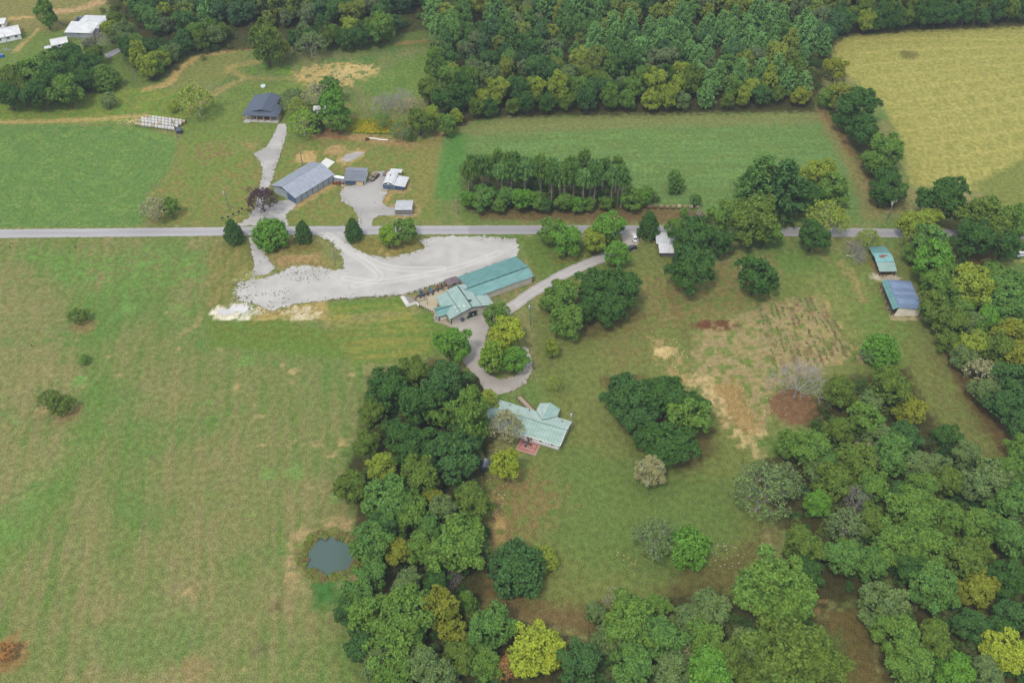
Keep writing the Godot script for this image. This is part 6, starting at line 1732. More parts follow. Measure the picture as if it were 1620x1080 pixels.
	for g in [[Vector2(-153.4, -350.3), 5.0, 1.8, 160, tone(232, 206, 140)], [Vector2(-98.9, -286.7), 4.5, 2.2, 50, tone(222, 196, 140)], [Vector2(30.2, -264.5), 9.0, 4.0, 60, tone(216, 184, 130)], [Vector2(41.7, -273.2), 4.0, 3.0, 20, tone(210, 176, 130)], [Vector2(31.2, -143.1), 5.0, 3.0, 22, tone(196, 160, 112)], [Vector2(38.9, -146.9), 7.0, 4.0, 20, tone(196, 160, 112)], [Vector2(54.6, -144.0), 5.0, 7.0, 40, tone(190, 176, 160)], [Vector2(72.4, -198.6), 9.0, 9.0, 60, tone(226, 196, 146)], [Vector2(-73.6, -388.9), 8.0, 4.0, 90, tone(230, 210, 166)], [Vector2(-93.3, -236.7), 3.0, 1.4, 50, tone(240, 238, 234)], [Vector2(-86.5, -238.2), 5.0, 4.0, 90, tone(232, 228, 220)], [Vector2(-69.0, -236.7), 8.0, 2.6, 60, tone(228, 220, 206)], [Vector2(-3.4, -166.1), 5.0, 9.0, 70, tone(206, 178, 136)], [Vector2(48.5, -217.1), 6.0, 6.0, 50, tone(226, 200, 156)], [Vector2(-85.7, -255.5), 4.0, 3.0, 60, tone(222, 218, 214)], [Vector2(-1.8, -178.2), 6.0, 4.0, 30, tone(200, 170, 130)]]:
		for k in g[3]:
			var p: Vector2 = g[0] + Vector2(rng.randfn(0.0, g[1] * 0.5), rng.randfn(0.0, g[2] * 0.5))
			var s := rng.randf_range(0.1, 0.42)
			where.append(Transform3D(Basis(Vector3.UP, rng.randf() * TAU).scaled(V(s, 0.5 * s, s)), V(p.x, 0.0, p.y)))
			tints.append(g[4] * rng.randf_range(0.8, 1.1))
	many("scattered_stones", "pale stones, limestone rubble and straw scattered on bare ground", "stones", sb.mesh(), M.plain_stone, where, tints)


func woods() -> void:
	# the deep woods along the top edge, where single trees merge
	rng.seed = 4242
	var woods_ := [[Vector2(-29.3, -376.2), Vector2(-13.4, -378.3), Vector2(51.1, -381.4), Vector2(130.1, -385.7), Vector2(152.2, -433.4), Vector2(179.8, -579.9), Vector2(-39.6, -579.9)], [Vector2(-183.0, -444.9), Vector2(-156.4, -417.4), Vector2(-138.9, -425.9), Vector2(-119.6, -430.9), Vector2(-72.8, -429.6), Vector2(-50.4, -441.0), Vector2(-32.5, -439.7), Vector2(-39.6, -579.9), Vector2(-237.4, -579.9)], [Vector2(152.0, -444.9), Vector2(182.5, -447.5), Vector2(263.5, -455.4), Vector2(341.7, -579.9), Vector2(176.2, -579.9)]]
	var kinds := ["round_0", "round_2", "tall_1", "pine_1"]
	var where := [[], [], [], []]
	var tints := [[], [], [], []]
	var cols := [[66, 96, 50], [78, 108, 54], [96, 110, 54], [90, 104, 70], [64, 92, 58], [106, 118, 52]]
	var spots := []
	var needle := PackedVector2Array([Vector2(30.1, -391.1), Vector2(131.3, -391.1), Vector2(141.2, -423.5), Vector2(108.3, -433.4), Vector2(78.4, -428.4), Vector2(33.8, -409.2)])
	for w in woods_:
		var poly := PackedVector2Array(w)
		var box := around(poly, 0.0)
		for k in 4200:
			var p := box.position + Vector2(rng.randf(), rng.randf()) * box.size
			if not Geometry2D.is_point_in_polygon(p, poly):
				continue
			var ok := true
			for q in spots:
				if absf(q.x - p.x) < 5.0 and absf(q.y - p.y) < 5.0:
					ok = false
					break
			if not ok:
				continue
			spots.append(p)
			var n := n_big.get_noise_2d(p.x * 1.5 + 500.0, p.y * 1.5)
			var t := 3 if (sd(needle, p) < 0.0 and rng.randf() < 0.85) or n > 0.42 else rng.randi_range(0, 2)
			var s := rng.randf_range(0.7, 1.3)
			where[t].append(Transform3D(Basis(Vector3.UP, rng.randf() * TAU).scaled(V(s * 0.85, s * (1.2 if t == 3 else 1.1) * rng.randf_range(0.85, 1.2), s * 0.85)), V(p.x, 0, p.y)))
			var c: Array = [90, 124, 68] if t == 3 else cols[rng.randi_range(0, 5)]
			var l := Color(c[0] / 255.0, c[1] / 255.0, c[2] / 255.0).srgb_to_linear() * LEAF * rng.randf_range(0.85, 1.15)
			tints[t].append(l)
	for t in 4:
		many(["woodland", "woodland", "woodland", "pine_woodland"][t], "%s massed in the deep woods along the top of the view" % ["round leafy crowns", "broad leafy crowns", "tall leafy crowns", "blue green pine crowns"][t], "woodland", crowns[kinds[t]], M.plain_leaf, where[t], tints[t])
	# undergrowth below the woods
	var uw := []
	var ut := []
	for f in [[[Vector2(-41.6, -206.3), Vector2(-9.5, -208.9), Vector2(-6.8, -164.0), Vector2(-6.9, -129.5), Vector2(13.4, -119.4), Vector2(20.2, -108.4), Vector2(-28.9, -108.4), Vector2(-40.0, -129.5), Vector2(-41.8, -181.7)], 420], [[Vector2(77.3, -177.1), Vector2(95.2, -201.1), Vector2(115.3, -206.3), Vector2(121.2, -177.1), Vector2(142.5, -168.3), Vector2(119.8, -108.4), Vector2(88.0, -108.4), Vector2(86.2, -129.5), Vector2(73.1, -147.8)], 800], [[Vector2(21.2, -124.4), Vector2(73.2, -126.1), Vector2(72.2, -108.4), Vector2(20.2, -108.4)], 260], [[Vector2(142.8, -266.3), Vector2(175.8, -256.2), Vector2(147.6, -181.7), Vector2(141.8, -206.3), Vector2(137.4, -228.4)], 360], [[Vector2(-27.5, -365.9), Vector2(125.7, -365.9), Vector2(143.6, -421.0), Vector2(-32.2, -433.4)], 500], [[Vector2(-17.5, -303.3), Vector2(53.2, -299.3), Vector2(52.5, -292.3), Vector2(-17.2, -293.5)], 60], [[Vector2(-16.7, -313.4), Vector2(41.6, -313.4), Vector2(43.6, -294.6), Vector2(-16.1, -295.4)], 170], [[Vector2(-194.1, -446.2), Vector2(-152.0, -386.8), Vector2(-116.6, -415.1), Vector2(-35.1, -433.4), Vector2(-36.6, -459.5), Vector2(-198.0, -459.5)], 260], [[Vector2(-224.6, -371.0), Vector2(-182.9, -381.4), Vector2(-182.5, -397.8), Vector2(-230.8, -386.8)], 60]]:
		var poly := PackedVector2Array(f[0])
		var box := around(poly, 0.0)
		for k in f[1]:
			var p := box.position + Vector2(rng.randf(), rng.randf()) * box.size
			if Geometry2D.is_point_in_polygon(p, poly):
				var s := rng.randf_range(0.16, 0.5)
				uw.append(Transform3D(Basis(Vector3.UP, rng.randf() * TAU).scaled(V(s, s * 0.8, s)), V(p.x, 0.1, p.y)))
				var c: Array = [[58, 86, 44], [72, 96, 46], [88, 100, 50], [84, 92, 56]][rng.randi_range(0, 3)]
				ut.append(Color(c[0] / 255.0, c[1] / 255.0, c[2] / 255.0).srgb_to_linear() * LEAF * rng.randf_range(0.7, 1.1))
	many("undergrowth", "low bushes growing on the dark soil under the woods", "undergrowth", crowns["bush_1"], M.plain_leaf, uw, ut)


func grain_tex() -> NoiseTexture2D:                                # dry straw and green blades, a few decimetres apart
	var t := noise_tex(12, 0.075, 5, 1024, 0.5, 1.0)
	var g := Gradient.new()
	g.offsets = PackedFloat32Array([0.2, 0.5, 0.8])
	g.colors = PackedColorArray([Color(0.66, 0.70, 0.57), Color(0.85, 0.84, 0.76), Color(1.0, 0.95, 0.88)])
	t.color_ramp = g
	return t


func materials() -> void:
	var rib := rib_tex(0.16, 0.8)
	var wear := noise_tex(5, 0.012, 5, 512, 0.85, 1.0)
	var metal := func(called: String, c: Color, rough := 0.5) -> void:
		var m := mat(called, c, rough, 0.0)
		m.albedo_texture = rib
		m.metallic_specular = 0.35
		m.uv1_scale = V(1.1, 1.0, 1.0)
		m.detail_enabled = true
		m.detail_blend_mode = BaseMaterial3D.BLEND_MODE_MUL
		m.detail_albedo = wear
		m.detail_uv_layer = BaseMaterial3D.DETAIL_UV_2
		m.uv2_scale = V(0.035, 0.09, 1.0)
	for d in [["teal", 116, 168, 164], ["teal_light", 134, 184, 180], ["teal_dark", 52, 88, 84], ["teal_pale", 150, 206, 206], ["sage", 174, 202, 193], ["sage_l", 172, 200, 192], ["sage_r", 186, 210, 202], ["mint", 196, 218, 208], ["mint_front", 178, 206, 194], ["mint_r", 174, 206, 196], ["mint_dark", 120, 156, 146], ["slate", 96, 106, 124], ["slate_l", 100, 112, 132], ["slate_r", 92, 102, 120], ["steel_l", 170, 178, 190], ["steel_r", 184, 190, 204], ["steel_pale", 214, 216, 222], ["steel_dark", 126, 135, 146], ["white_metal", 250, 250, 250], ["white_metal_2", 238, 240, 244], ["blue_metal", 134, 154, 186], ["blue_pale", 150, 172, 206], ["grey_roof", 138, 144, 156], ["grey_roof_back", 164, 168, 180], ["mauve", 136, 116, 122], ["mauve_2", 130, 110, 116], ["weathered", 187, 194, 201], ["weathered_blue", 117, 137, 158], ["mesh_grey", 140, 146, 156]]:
		metal.call(d[0], tone(d[1], d[2], d[3]))
	metal.call("tan_wall", Color(0.56, 0.51, 0.45))
	metal.call("cream", Color(0.82, 0.77, 0.66))
	metal.call("white_siding", Color(0.84, 0.84, 0.86))
	metal.call("corrugated", Color(0.34, 0.39, 0.44))
	for d in [["dark", 44, 46, 50], ["dark_panel", 62, 68, 78], ["white", 271, 271, 271], ["pale_grey", 196, 196, 198], ["wood_dark", 84, 66, 52], ["wood_grey", 130, 122, 112], ["board", 208, 190, 164], ["deck_wood", 156, 136, 108], ["red_brown", 122, 62, 54], ["brick_pale", 216, 168, 152], ["brick_red", 170, 72, 62], ["concrete_white", 230, 226, 220], ["timber", 196, 160, 96], ["navy", 70, 94, 126], ["navy_l", 85, 112, 146], ["tan_door", 232, 201, 140], ["grey_boards", 92, 88, 92], ["grey_boards_2", 106, 102, 106], ["rust", 150, 84, 62], ["rubber", 34, 34, 36], ["pole_wood", 150, 140, 128], ["straw", 214, 196, 150], ["straw_dark", 132, 104, 80], ["straw_old", 176, 148, 110], ["wrap", 244, 240, 234], ["wrap_2", 232, 230, 226], ["furniture", 78, 78, 86], ["stone_brown", 140, 112, 86], ["stone_brown_2", 156, 130, 100], ["bin_blue", 92, 106, 128], ["bin_green", 54, 112, 70], ["machine_red", 120, 40, 44], ["pale_blue", 190, 220, 232], ["umb_blue", 30, 110, 190], ["umb_sky", 40, 168, 220], ["umb_red", 206, 36, 44], ["sign_blue", 110, 130, 190], ["bark", 104, 92, 78], ["bark_grey", 214, 204, 198], ["bark_pine", 196, 178, 164]]:
		mat(d[0], tone(d[1], d[2], d[3]), 0.85)
	for k in ["straw", "straw_dark", "straw_old", "wrap", "wrap_2", "bark", "bark_grey", "bark_pine", "stone_brown", "board", "deck_wood", "concrete_white", "brick_pale"]:
		var m: StandardMaterial3D = M[k]
		m.albedo_texture = noise_tex(31, 0.05, 3, 256, 0.7, 1.0)
		m.uv1_triplanar = true
		m.uv1_scale = V(0.5, 0.5, 0.5)
	mat("glass_dark", Color(0.012, 0.014, 0.018), 0.12)
	mat("glass_warm", Color(0.2, 0.18, 0.12), 0.2)
	mat("car_white", tone(244, 244, 246), 0.25)
	mat("car_black", Color(0.008, 0.009, 0.012), 0.2)
	for k in ["car_white", "car_black"]:
		M[k].clearcoat_enabled = true
		M[k].clearcoat = 0.8
	mat("red_lamp", Color(0.3, 0.01, 0.01), 0.3)
	var wm := mat("water", Color(0.06, 0.095, 0.082), 0.06)
	wm.metallic_specular = 0.3
	# ground: painted vertex colours times two layers of grain
	var g := mat("grass", Color(1.18, 1.18, 1.18).clamp(Color.BLACK, Color.WHITE), 0.95)
	g.vertex_color_use_as_albedo = true
	g.albedo_texture = noise_tex(11, 0.028, 5, 1024, 0.76, 1.0, FastNoiseLite.TYPE_SIMPLEX_SMOOTH, 0.05)
	g.uv1_scale = V(1.0 / 64.0, 1.0 / 64.0, 1.0)
	g.detail_enabled = true
	g.detail_blend_mode = BaseMaterial3D.BLEND_MODE_MUL
	g.detail_albedo = grain_tex()
	g.detail_uv_layer = BaseMaterial3D.DETAIL_UV_2
	g.uv2_scale = V(1.0 / 37.0, 1.0 / 37.0, 1.0)
	g.metallic_specular = 0.2
	var gr := mat("gravel", Color.WHITE, 0.95)
	gr.vertex_color_use_as_albedo = true
	gr.albedo_texture = noise_tex(13, 0.08, 4, 1024, 0.86, 1.0, FastNoiseLite.TYPE_SIMPLEX_SMOOTH, 0.02)
	gr.uv1_scale = V(1.0 / 29.0, 1.0 / 29.0, 1.0)
	gr.metallic_specular = 0.2
	leaf_mat("plain_leaf", 255, 255, 255)
	var ps := mat("plain_stone", Color.WHITE, 0.9)
	ps.vertex_color_use_as_albedo = true
	for d in [["dg", 56, 84, 38], ["mg", 82, 108, 46], ["bg", 76, 106, 50], ["yg", 110, 124, 46], ["ol", 80, 98, 40], ["br", 80, 116, 43], ["go", 106, 112, 40], ["gg", 86, 104, 60], ["ly", 122, 134, 44], ["pg", 92, 124, 66], ["ru", 140, 104, 62], ["pu", 66, 48, 54], ["tn", 122, 122, 86], ["db", 58, 86, 44], ["red", 110, 48, 54], ["my", 100, 126, 44]]:
		leaf_mat("leaf_" + d[0], d[1], d[2], d[3], LEAF)


const LEAF := 1.42
const GRAIN := 1.74                    # the two grain textures of the ground average two thirds


func _ready() -> void:
	# camera, sky, sun, exposure
	var cam := Camera3D.new()
	cam.name = "camera"
	cam.position = Vector3(0, 215, 0)
	cam.rotation_degrees = Vector3(-44.0, 0, 0)
	cam.fov = rad_to_deg(2.0 * atan(540.0 / 1575.0))
	cam.near = 1.0
	cam.far = 12000.0
	cam.current = true
	add_child(cam)
	var env := Environment.new()
	var sky := Sky.new()
	var sm := ProceduralSkyMaterial.new()
	sm.sky_top_color = Color(0.86, 0.89, 0.93)
	sm.sky_horizon_color = Color(0.84, 0.87, 0.90)
	sm.sky_curve = 0.2
	sm.ground_bottom_color = Color(0.35, 0.38, 0.30)
	sm.ground_horizon_color = Color(0.6, 0.63, 0.6)
	sm.sun_angle_max = 1.0
	sky.sky_material = sm
	env.background_mode = Environment.BG_SKY
	env.sky = sky
	env.background_energy_multiplier = 0.93
	env.tonemap_mode = Environment.TONE_MAPPER_LINEAR
	env.tonemap_exposure = 1.8
	env.sdfgi_enabled = true
	env.ssao_enabled = true
	env.ssil_enabled = true
	env.fog_enabled = true
	env.fog_light_color = Color(0.80, 0.85, 0.92)
	env.fog_density = 0.0001
	var we := WorldEnvironment.new()
	we.name = "environment"
	we.environment = env
	add_child(we)
	var sun := DirectionalLight3D.new()
	sun.name = "sun"
	sun.light_color = Color(1.0, 0.97, 0.92)
	sun.light_energy = 0.5
	sun.light_angular_distance = 10.0
	sun.shadow_enabled = true
	add_child(sun)
	sun.look_at_from_position(Vector3.ZERO, -Vector3(-0.25, 0.85, 0.42), Vector3.UP)
	# noise for the ground
	for d in [[n_big, 1, 0.012, 3], [n_mid, 2, 0.05, 3], [n_small, 3, 0.22, 3], [n_edge, 4, 0.4, 3]]:
		d[0].seed = d[1]
		d[0].noise_type = FastNoiseLite.TYPE_SIMPLEX_SMOOTH
		d[0].frequency = d[2]
		d[0].fractal_octaves = d[3]
	rng.seed = 2024
	materials()
	paint_ground()
	build_ground()
	roads()
	make_crowns()
	lodge()
	white_house()
	dark_house()
	barn()
	sheds()
	right_barns()
	far_buildings()
	plant_trees()
	woods()
	scatter()
	rng.seed = 909
	small_things()


func plant_trees() -> void:
	tree("round_0", "gg", -15.6, -108.4, 8.9, 8.4, 86, auto("round", "gg", 2, 7, 0), PLACES[0])
	tree("round_2", "mg", -27.0, -108.4, 9.7, 9.2, 196, auto("round", "mg", 0, 7, 0), PLACES[0])
	tree("round_4", "gg", -19.7, -110.6, 10.7, 10.1, 133, auto("round", "gg", 1, 7, 0), PLACES[0])
	tree("round_2", "mg", -6.3, -112.0, 8.1, 7.6, 217, auto("round", "mg", 6, 6, 0), PLACES[0])
	tree("thin_2", "ru", -1.3, -112.3, 6.0, 6.1, 225, auto("thin", "ru", 3, 7, 0), PLACES[0])
	tree("round_1", "gg", -30.2, -112.0, 9.0, 8.5, 24, auto("round", "gg", 1, 6, 0), PLACES[0])
	tree("round_4", "db", 15.4, -111.6, 11.6, 10.9, 5, auto("round", "db", 7, 6, 0), PLACES[0])
	tree("round_1", "ol", -11.9, -113.6, 9.0, 8.5, 301, auto("round", "ol", 4, 6, 0), PLACES[0])
	tree("wide_1", "mg", -26.3, -115.3, 14.7, 12.0, 93, auto("wide", "mg", 2, 6, 0), PLACES[0])
	tree("round_1", "bg", -8.1, -117.3, 7.0, 6.6, 84, auto("round", "bg", 5, 6, 0), PLACES[0])
	tree("round_3", "db", -35.1, -117.1, 8.8, 8.3, 358, auto("round", "db", 0, 6, 0), PLACES[0])
	tree("round_0", "go", -13.9, -120.4, 7.7, 7.3, 169, auto("round", "go", 3, 6, 0), PLACES[0])
	tree("round_3", "bg", -5.0, -120.6, 12.2, 11.5, 301, auto("round", "bg", 7, 5, 0), PLACES[0])
	tree("round_0", "mg", -32.5, -122.5, 12.6, 11.9, 171, auto("round", "mg", 2, 5, 0), PLACES[0])
	tree("round_2", "db", -40.0, -125.8, 6.3, 5.9, 230, auto("round", "db", 0, 5, 0), PLACES[0])
	tree("wide_2", "mg", -25.0, -124.2, 14.2, 11.6, 54, auto("wide", "mg", 3, 5, 0), PLACES[0])
	tree("tall_0", "go", -16.7, -125.0, 9.9, 12.9, 229, auto("tall", "go", 5, 5, 0), PLACES[0])
	tree("cone_0", "mg", -10.9, -128.6, 5.7, 7.9, 312, auto("cone", "mg", 6, 5, 0), PLACES[0])
	tree("round_2", "bg", -37.5, -129.6, 9.5, 8.9, 188, auto("round", "bg", 1, 5, 0), PLACES[0])
	tree("round_4", "gg", -25.6, -132.7, 8.9, 8.4, 267, auto("round", "gg", 4, 5, 0), PLACES[0])
	tree("round_1", "dg", -18.5, -134.4, 7.7, 7.3, 242, auto("round", "dg", 4, 4, 0), PLACES[0])
	tree("round_4", "bg", -34.3, -135.6, 9.3, 8.8, 23, auto("round", "bg", 1, 4, 0), PLACES[0])
	tree("round_1", "go", -28.4, -142.4, 8.5, 8.0, 273, auto("round", "go", 2, 4, 0), PLACES[0])
	tree("round_3", "gg", -7.9, -143.5, 6.6, 6.2, 213, auto("round", "gg", 7, 4, 0), PLACES[0])
	tree("round_1", "mg", -22.4, -142.6, 10.2, 9.6, 108, auto("round", "mg", 3, 4, 0), PLACES[0])
	tree("wide_0", "mg", -13.7, -141.3, 15.9, 13.0, 11, auto("wide", "mg", 5, 4, 0), PLACES[0])
	tree("round_0", "bg", -35.0, -144.0, 11.5, 10.8, 312, auto("round", "bg", 0, 4, 0), PLACES[0])
	tree("round_3", "bg", -20.9, -149.5, 8.4, 7.9, 170, auto("round", "bg", 4, 3, 0), PLACES[0])
	tree("round_0", "mg", -11.3, -149.2, 9.4, 8.8, 259, auto("round", "mg", 6, 4, 0), PLACES[0])
	tree("round_2", "db", -32.3, -150.4, 8.7, 8.2, 316, auto("round", "db", 1, 3, 0), PLACES[0])
	tree("round_0", "mg", -26.0, -153.3, 10.5, 9.9, 257, auto("round", "mg", 3, 3, 0), PLACES[0])
	tree("round_2", "gg", -17.3, -155.0, 9.2, 8.6, 332, auto("round", "gg", 6, 3, 0), PLACES[0])
	tree("round_4", "ol", -10.3, -156.3, 11.9, 11.2, 142, auto("round", "ol", 7, 3, 0), PLACES[0])
	tree("wide_2", "bg", -32.1, -156.9, 14.3, 11.7, 288, auto("wide", "bg", 2, 3, 0), PLACES[0])
	tree("round_4", "go", -20.9, -159.8, 7.3, 6.8, 160, auto("round", "go", 5, 3, 0), PLACES[0])
	tree("round_1", "ol", -42.3, -162.4, 10.0, 9.5, 337, auto("round", "ol", 0, 3, 0), PLACES[0])
	tree("round_4", "ol", -24.3, -163.4, 13.1, 12.4, 316, auto("round", "ol", 4, 2, 0), PLACES[0])
	tree("round_1", "yg", -35.0, -169.1, 9.2, 8.7, 35, auto("round", "yg", 1, 2, 0), PLACES[0])
	tree("wide_2", "db", -16.3, -170.7, 15.5, 12.7, 49, auto("wide", "db", 6, 2, 0), PLACES[0])
	tree("round_1", "dg", -27.4, -172.4, 10.7, 10.1, 78, auto("round", "dg", 3, 2, 0), PLACES[0])
	tree("round_3", "ol", -40.3, -177.5, 8.3, 7.8, 348, auto("round", "ol", 0, 2, 0), PLACES[0])
	tree("round_0", "dg", -22.5, -176.8, 10.8, 10.2, 157, auto("round", "dg", 5, 2, 0), PLACES[0])
	tree("round_3", "dg", -30.5, -178.5, 11.9, 11.2, 226, auto("round", "dg", 2, 2, 0), PLACES[0])
	tree("round_0", "db", -13.1, -179.3, 10.2, 9.6, 108, auto("round", "db", 7, 2, 0), PLACES[0])
	tree("tall_1", "mg", -11.8, -183.3, 14.5, 18.8, 183, auto("tall", "mg", 6, 1, 0), PLACES[0])
	tree("round_0", "mg", -21.4, -188.2, 11.1, 10.5, 139, auto("round", "mg", 4, 1, 0), PLACES[0])
	tree("round_2", "ol", -39.5, -189.5, 8.6, 8.1, 126, auto("round", "ol", 0, 1, 0), PLACES[0])
	tree("round_4", "dg", -25.9, -188.7, 15.1, 14.3, 211, auto("round", "dg", 3, 1, 0), PLACES[0])
	tree("round_2", "yg", -7.3, -193.6, 7.5, 7.1, 210, auto("round", "yg", 7, 1, 0), PLACES[0])
	tree("round_4", "dg", -35.1, -194.5, 14.6, 13.8, 326, auto("round", "dg", 1, 1, 0), PLACES[0])
	tree("round_1", "db", -19.5, -196.9, 15.8, 14.9, 246, auto("round", "db", 5, 1, 0), PLACES[0])
	tree("round_4", "ol", -28.6, -202.2, 11.9, 11.2, 334, auto("round", "ol", 2, 1, 0), PLACES[0])
	tree("bush_1", "ru", -118.7, -116.6, 6.7, 4.9, 308, "orange brown bush at the bottom left edge")
	tree("wide_1", "ly", 5.5, -114.6, 13.8, 11.3, 357, "bright lime yellow tree at the bottom edge below the brown slope")
	tree("bare_0", "tn", -14.8, -136.0, 5.5, 5.3, 242, "grey dead tree in the wood beside the pond")
	tree("dome_1", "db", 1.1, -136.9, 13.2, 11.4, 59, "large round dark blue green tree standing alone below the white house")
	tree("dome_0", "yg", 7.9, -141.3, 6.9, 6.0, 310, "small bright olive tree tucked against the round dark tree")
	tree("dome_0", "br", 44.4, -143.9, 10.2, 8.8, 347, "bright green dome shaped tree on the lower lawn")
	tree("thin_2", "gg", 35.7, -145.1, 11.2, 11.3, 326, "thin grey leaved tree left of the bright green dome")
	tree("round_2", "tn", 36.7, -167.6, 9.2, 8.6, 205, "pale yellowing tree with sparse leaves right of the lawn")
	tree("tall_2", "ly", -1.7, -168.6, 9.1, 11.9, 257, "bright yellow green tree beside the arched grey shelter")
	tree("thin_0", "tn", -1.6, -183.0, 9.9, 10.0, 76, "nearly leafless pale tree leaning over the roof of the white house")
	tree("bush_0", "ol", -130.3, -193.3, 9.5, 6.8, 299, "largest ragged olive bush in the pasture, its right side")
	tree("thin_0", "ol", -133.7, -195.3, 6.8, 6.9, 206, "wispy bush at the left of the largest pasture bush")
	tree("thin_1", "yg", 12.8, -202.4, 5.0, 5.1, 103, "tiny yellow green sapling on the lawn above the ranch house")
	tree("bare_2", "tn", 83.0, -199.1, 14.8, 14.2, 23, "large leafless grey tree standing on a circle of red soil")
	tree("tall_1", "my", -6.2, -208.3, 9.3, 12.1, 307, "green maple at the left of the loop drive island")
	tree("round_1", "br", 0.9, -209.8, 9.4, 8.9, 356, "green maple at the right of the loop drive island")
	tree("bush_0", "mg", -129.5, -213.3, 4.8, 3.4, 32, "smallest low bush in the pasture")
	tree("bare_2", "tn", 108.0, -213.6, 6.0, 5.7, 288, "small leafless tree left of the round green lawn tree")
	tree("dome_1", "br", 111.5, -214.7, 10.3, 8.9, 148, "bright green round tree alone on the right lawn")
	tree("tall_1", "yg", 12.3, -215.6, 5.6, 7.2, 54, "small slender yellow green tree right of the loop drive")
	tree("round_3", "br", -17.7, -214.7, 12.3, 11.5, 106, "bright green maple left of the loop drive")
	tree("round_0", "ly", -1.3, -219.6, 12.0, 11.3, 277, "yellow topped maple in the middle of the loop drive island")
	tree("bush_0", "ol", -137.0, -231.5, 7.9, 5.7, 314, "ragged olive bush in the pasture below the road")
	tree("round_0", "mg", -4.7, -229.6, 9.0, 8.5, 16, "loose grey green tree at the top of the loop drive island")
	tree("round_2", "br", 34.8, -259.2, 9.7, 9.1, 221, "bright green tree hanging over the drive left of the black car")
	tree("round_4", "br", 18.7, -265.1, 12.0, 11.3, 16, "lighter green tree in front in the group behind the hall")
	tree("round_2", "yg", 27.9, -266.5, 9.8, 9.2, 259, "pale yellowish green tree in the group behind the hall")
	tree("round_4", "my", -42.3, -269.2, 9.0, 8.5, 119, "yellow green maple at the top of the gravel lot")
	tree("dome_0", "br", -82.9, -270.9, 11.3, 9.7, 317, "bright green rounded tree between the two gravel drives at the road")
	tree("cone_0", "dg", -96.0, -272.4, 6.8, 9.4, 353, "dark pointed evergreen by the road, leftmost of the roadside ones")
	tree("cone_1", "dg", -72.1, -272.9, 6.1, 8.5, 182, "dark pointed evergreen by the road right of the bright rounded tree")
	tree("round_3", "mg", 13.4, -271.7, 10.4, 9.8, 359, "green tree below the road, leftmost of the group behind the hall")
	tree("cone_0", "dg", -54.9, -273.8, 6.3, 8.9, 111, "dark pointed evergreen by the road above the gravel lot")
	tree("round_3", "mg", -36.5, -272.7, 9.5, 8.9, 28, "darker green tree right of the yellow green maple above the lot")
	tree("round_0", "br", 32.8, -271.3, 13.0, 12.3, 216, "broad green tree by the road in the group behind the hall")
	tree("cone_0", "dg", 47.3, -275.1, 7.7, 10.8, 11, "dark pointed evergreen beside the white car")
	tree("thin_0", "tn", -126.1, -284.7, 9.3, 9.3, 71, "grey half dead tree in the hay field by the road")
	tree("round_2", "mg", -121.6, -287.6, 7.5, 7.0, 147, "green tree beside the grey half dead tree by the road")
	tree("thin_0", "pu", -89.1, -289.9, 10.7, 10.8, 220, "small purple leaved plum tree over the farmhouse drive")
	tree("bush_1", "mg", -40.1, -336.8, 6.2, 4.5, 56, "low green bush under the olive tree at the field corner")
	tree("thin_2", "gg", -43.3, -336.6, 8.7, 8.8, 15, "grey twiggy tree below the dead trees")
	tree("round_2", "mg", -68.3, -341.3, 10.3, 9.7, 312, "lower green tree at the right of the farmhouse group")
	tree("cone_1", "db", -78.0, -343.5, 6.2, 8.7, 113, "small dark evergreen in the farmhouse group")
	tree("thin_0", "my", -81.9, -339.6, 11.8, 11.9, 345, "yellow green tree leaning over the farmhouse drive")
	tree("thin_2", "mg", -51.3, -344.5, 6.8, 6.8, 323, "slim green tree at the edge of the goldenrod")
	tree("round_1", "ol", -36.1, -340.4, 12.3, 11.6, 136, "olive tree at the corner of the north field")
	tree("round_3", "yg", -31.7, -347.2, 8.9, 8.4, 166, "yellow green tree at the corner of the north field")
	tree("tall_0", "br", -70.5, -345.5, 13.9, 18.1, 187, "bright green tree at the right of the farmhouse group")
	tree("bush_1", "yg", -137.8, -358.6, 7.0, 5.0, 232, "small yellow bush in the meadow left of the airy tree")
	tree("thin_2", "yg", -86.6, -354.8, 7.9, 8.0, 214, "small yellow tree behind the leaning farmhouse tree")
	tree("bare_1", "tn", -51.4, -355.5, 10.6, 10.2, 201, "grey dead tree above the goldenrod, left one")
	tree("bush_1", "gg", -165.1, -361.9, 9.2, 6.6, 223, "grey olive bush on the meadow edge at the left")
	tree("round_2", "dg", -27.5, -355.8, 12.2, 11.5, 339, "dark round tree at the left flank of the north wood behind the olive one")
	tree("bare_2", "tn", -44.4, -357.0, 10.6, 10.2, 183, "grey dead tree above the goldenrod, right one")
	tree("thin_0", "yg", -126.7, -354.2, 14.2, 14.3, 155, "airy yellow green tree beyond the bale stack")
	tree("thin_1", "gg", -89.4, -359.4, 10.1, 10.2, 259, "airy tree at the right corner of the farmhouse")
	tree("thin_0", "tn", -79.3, -359.3, 11.2, 11.3, 86, "pale half bare tree behind the farmhouse trees")
	tree("round_4", "ol", -34.0, -363.6, 12.3, 11.6, 108, "olive round tree at the left flank of the north wood, front one")
	tree("round_1", "bg", -75.0, -365.0, 11.8, 11.2, 352, "blue green tree at the back of the farmhouse group")
	tree("round_4", "mg", -25.6, -372.1, 13.1, 12.3, 188, "mid green tree at the left flank of the north wood, inner one")
	tree("dome_1", "mg", -171.2, -376.7, 11.6, 10.0, 197, "round green tree standing at the end of the left hedgerow")
	tree("tall_0", "mg", -32.0, -383.8, 11.6, 15.1, 4, "tall green tree at the left flank of the north wood, rear one")
	tree("round_1", "go", -102.4, -400.9, 11.4, 10.8, 149, "golden tree right of the tall olive one at the far wood")
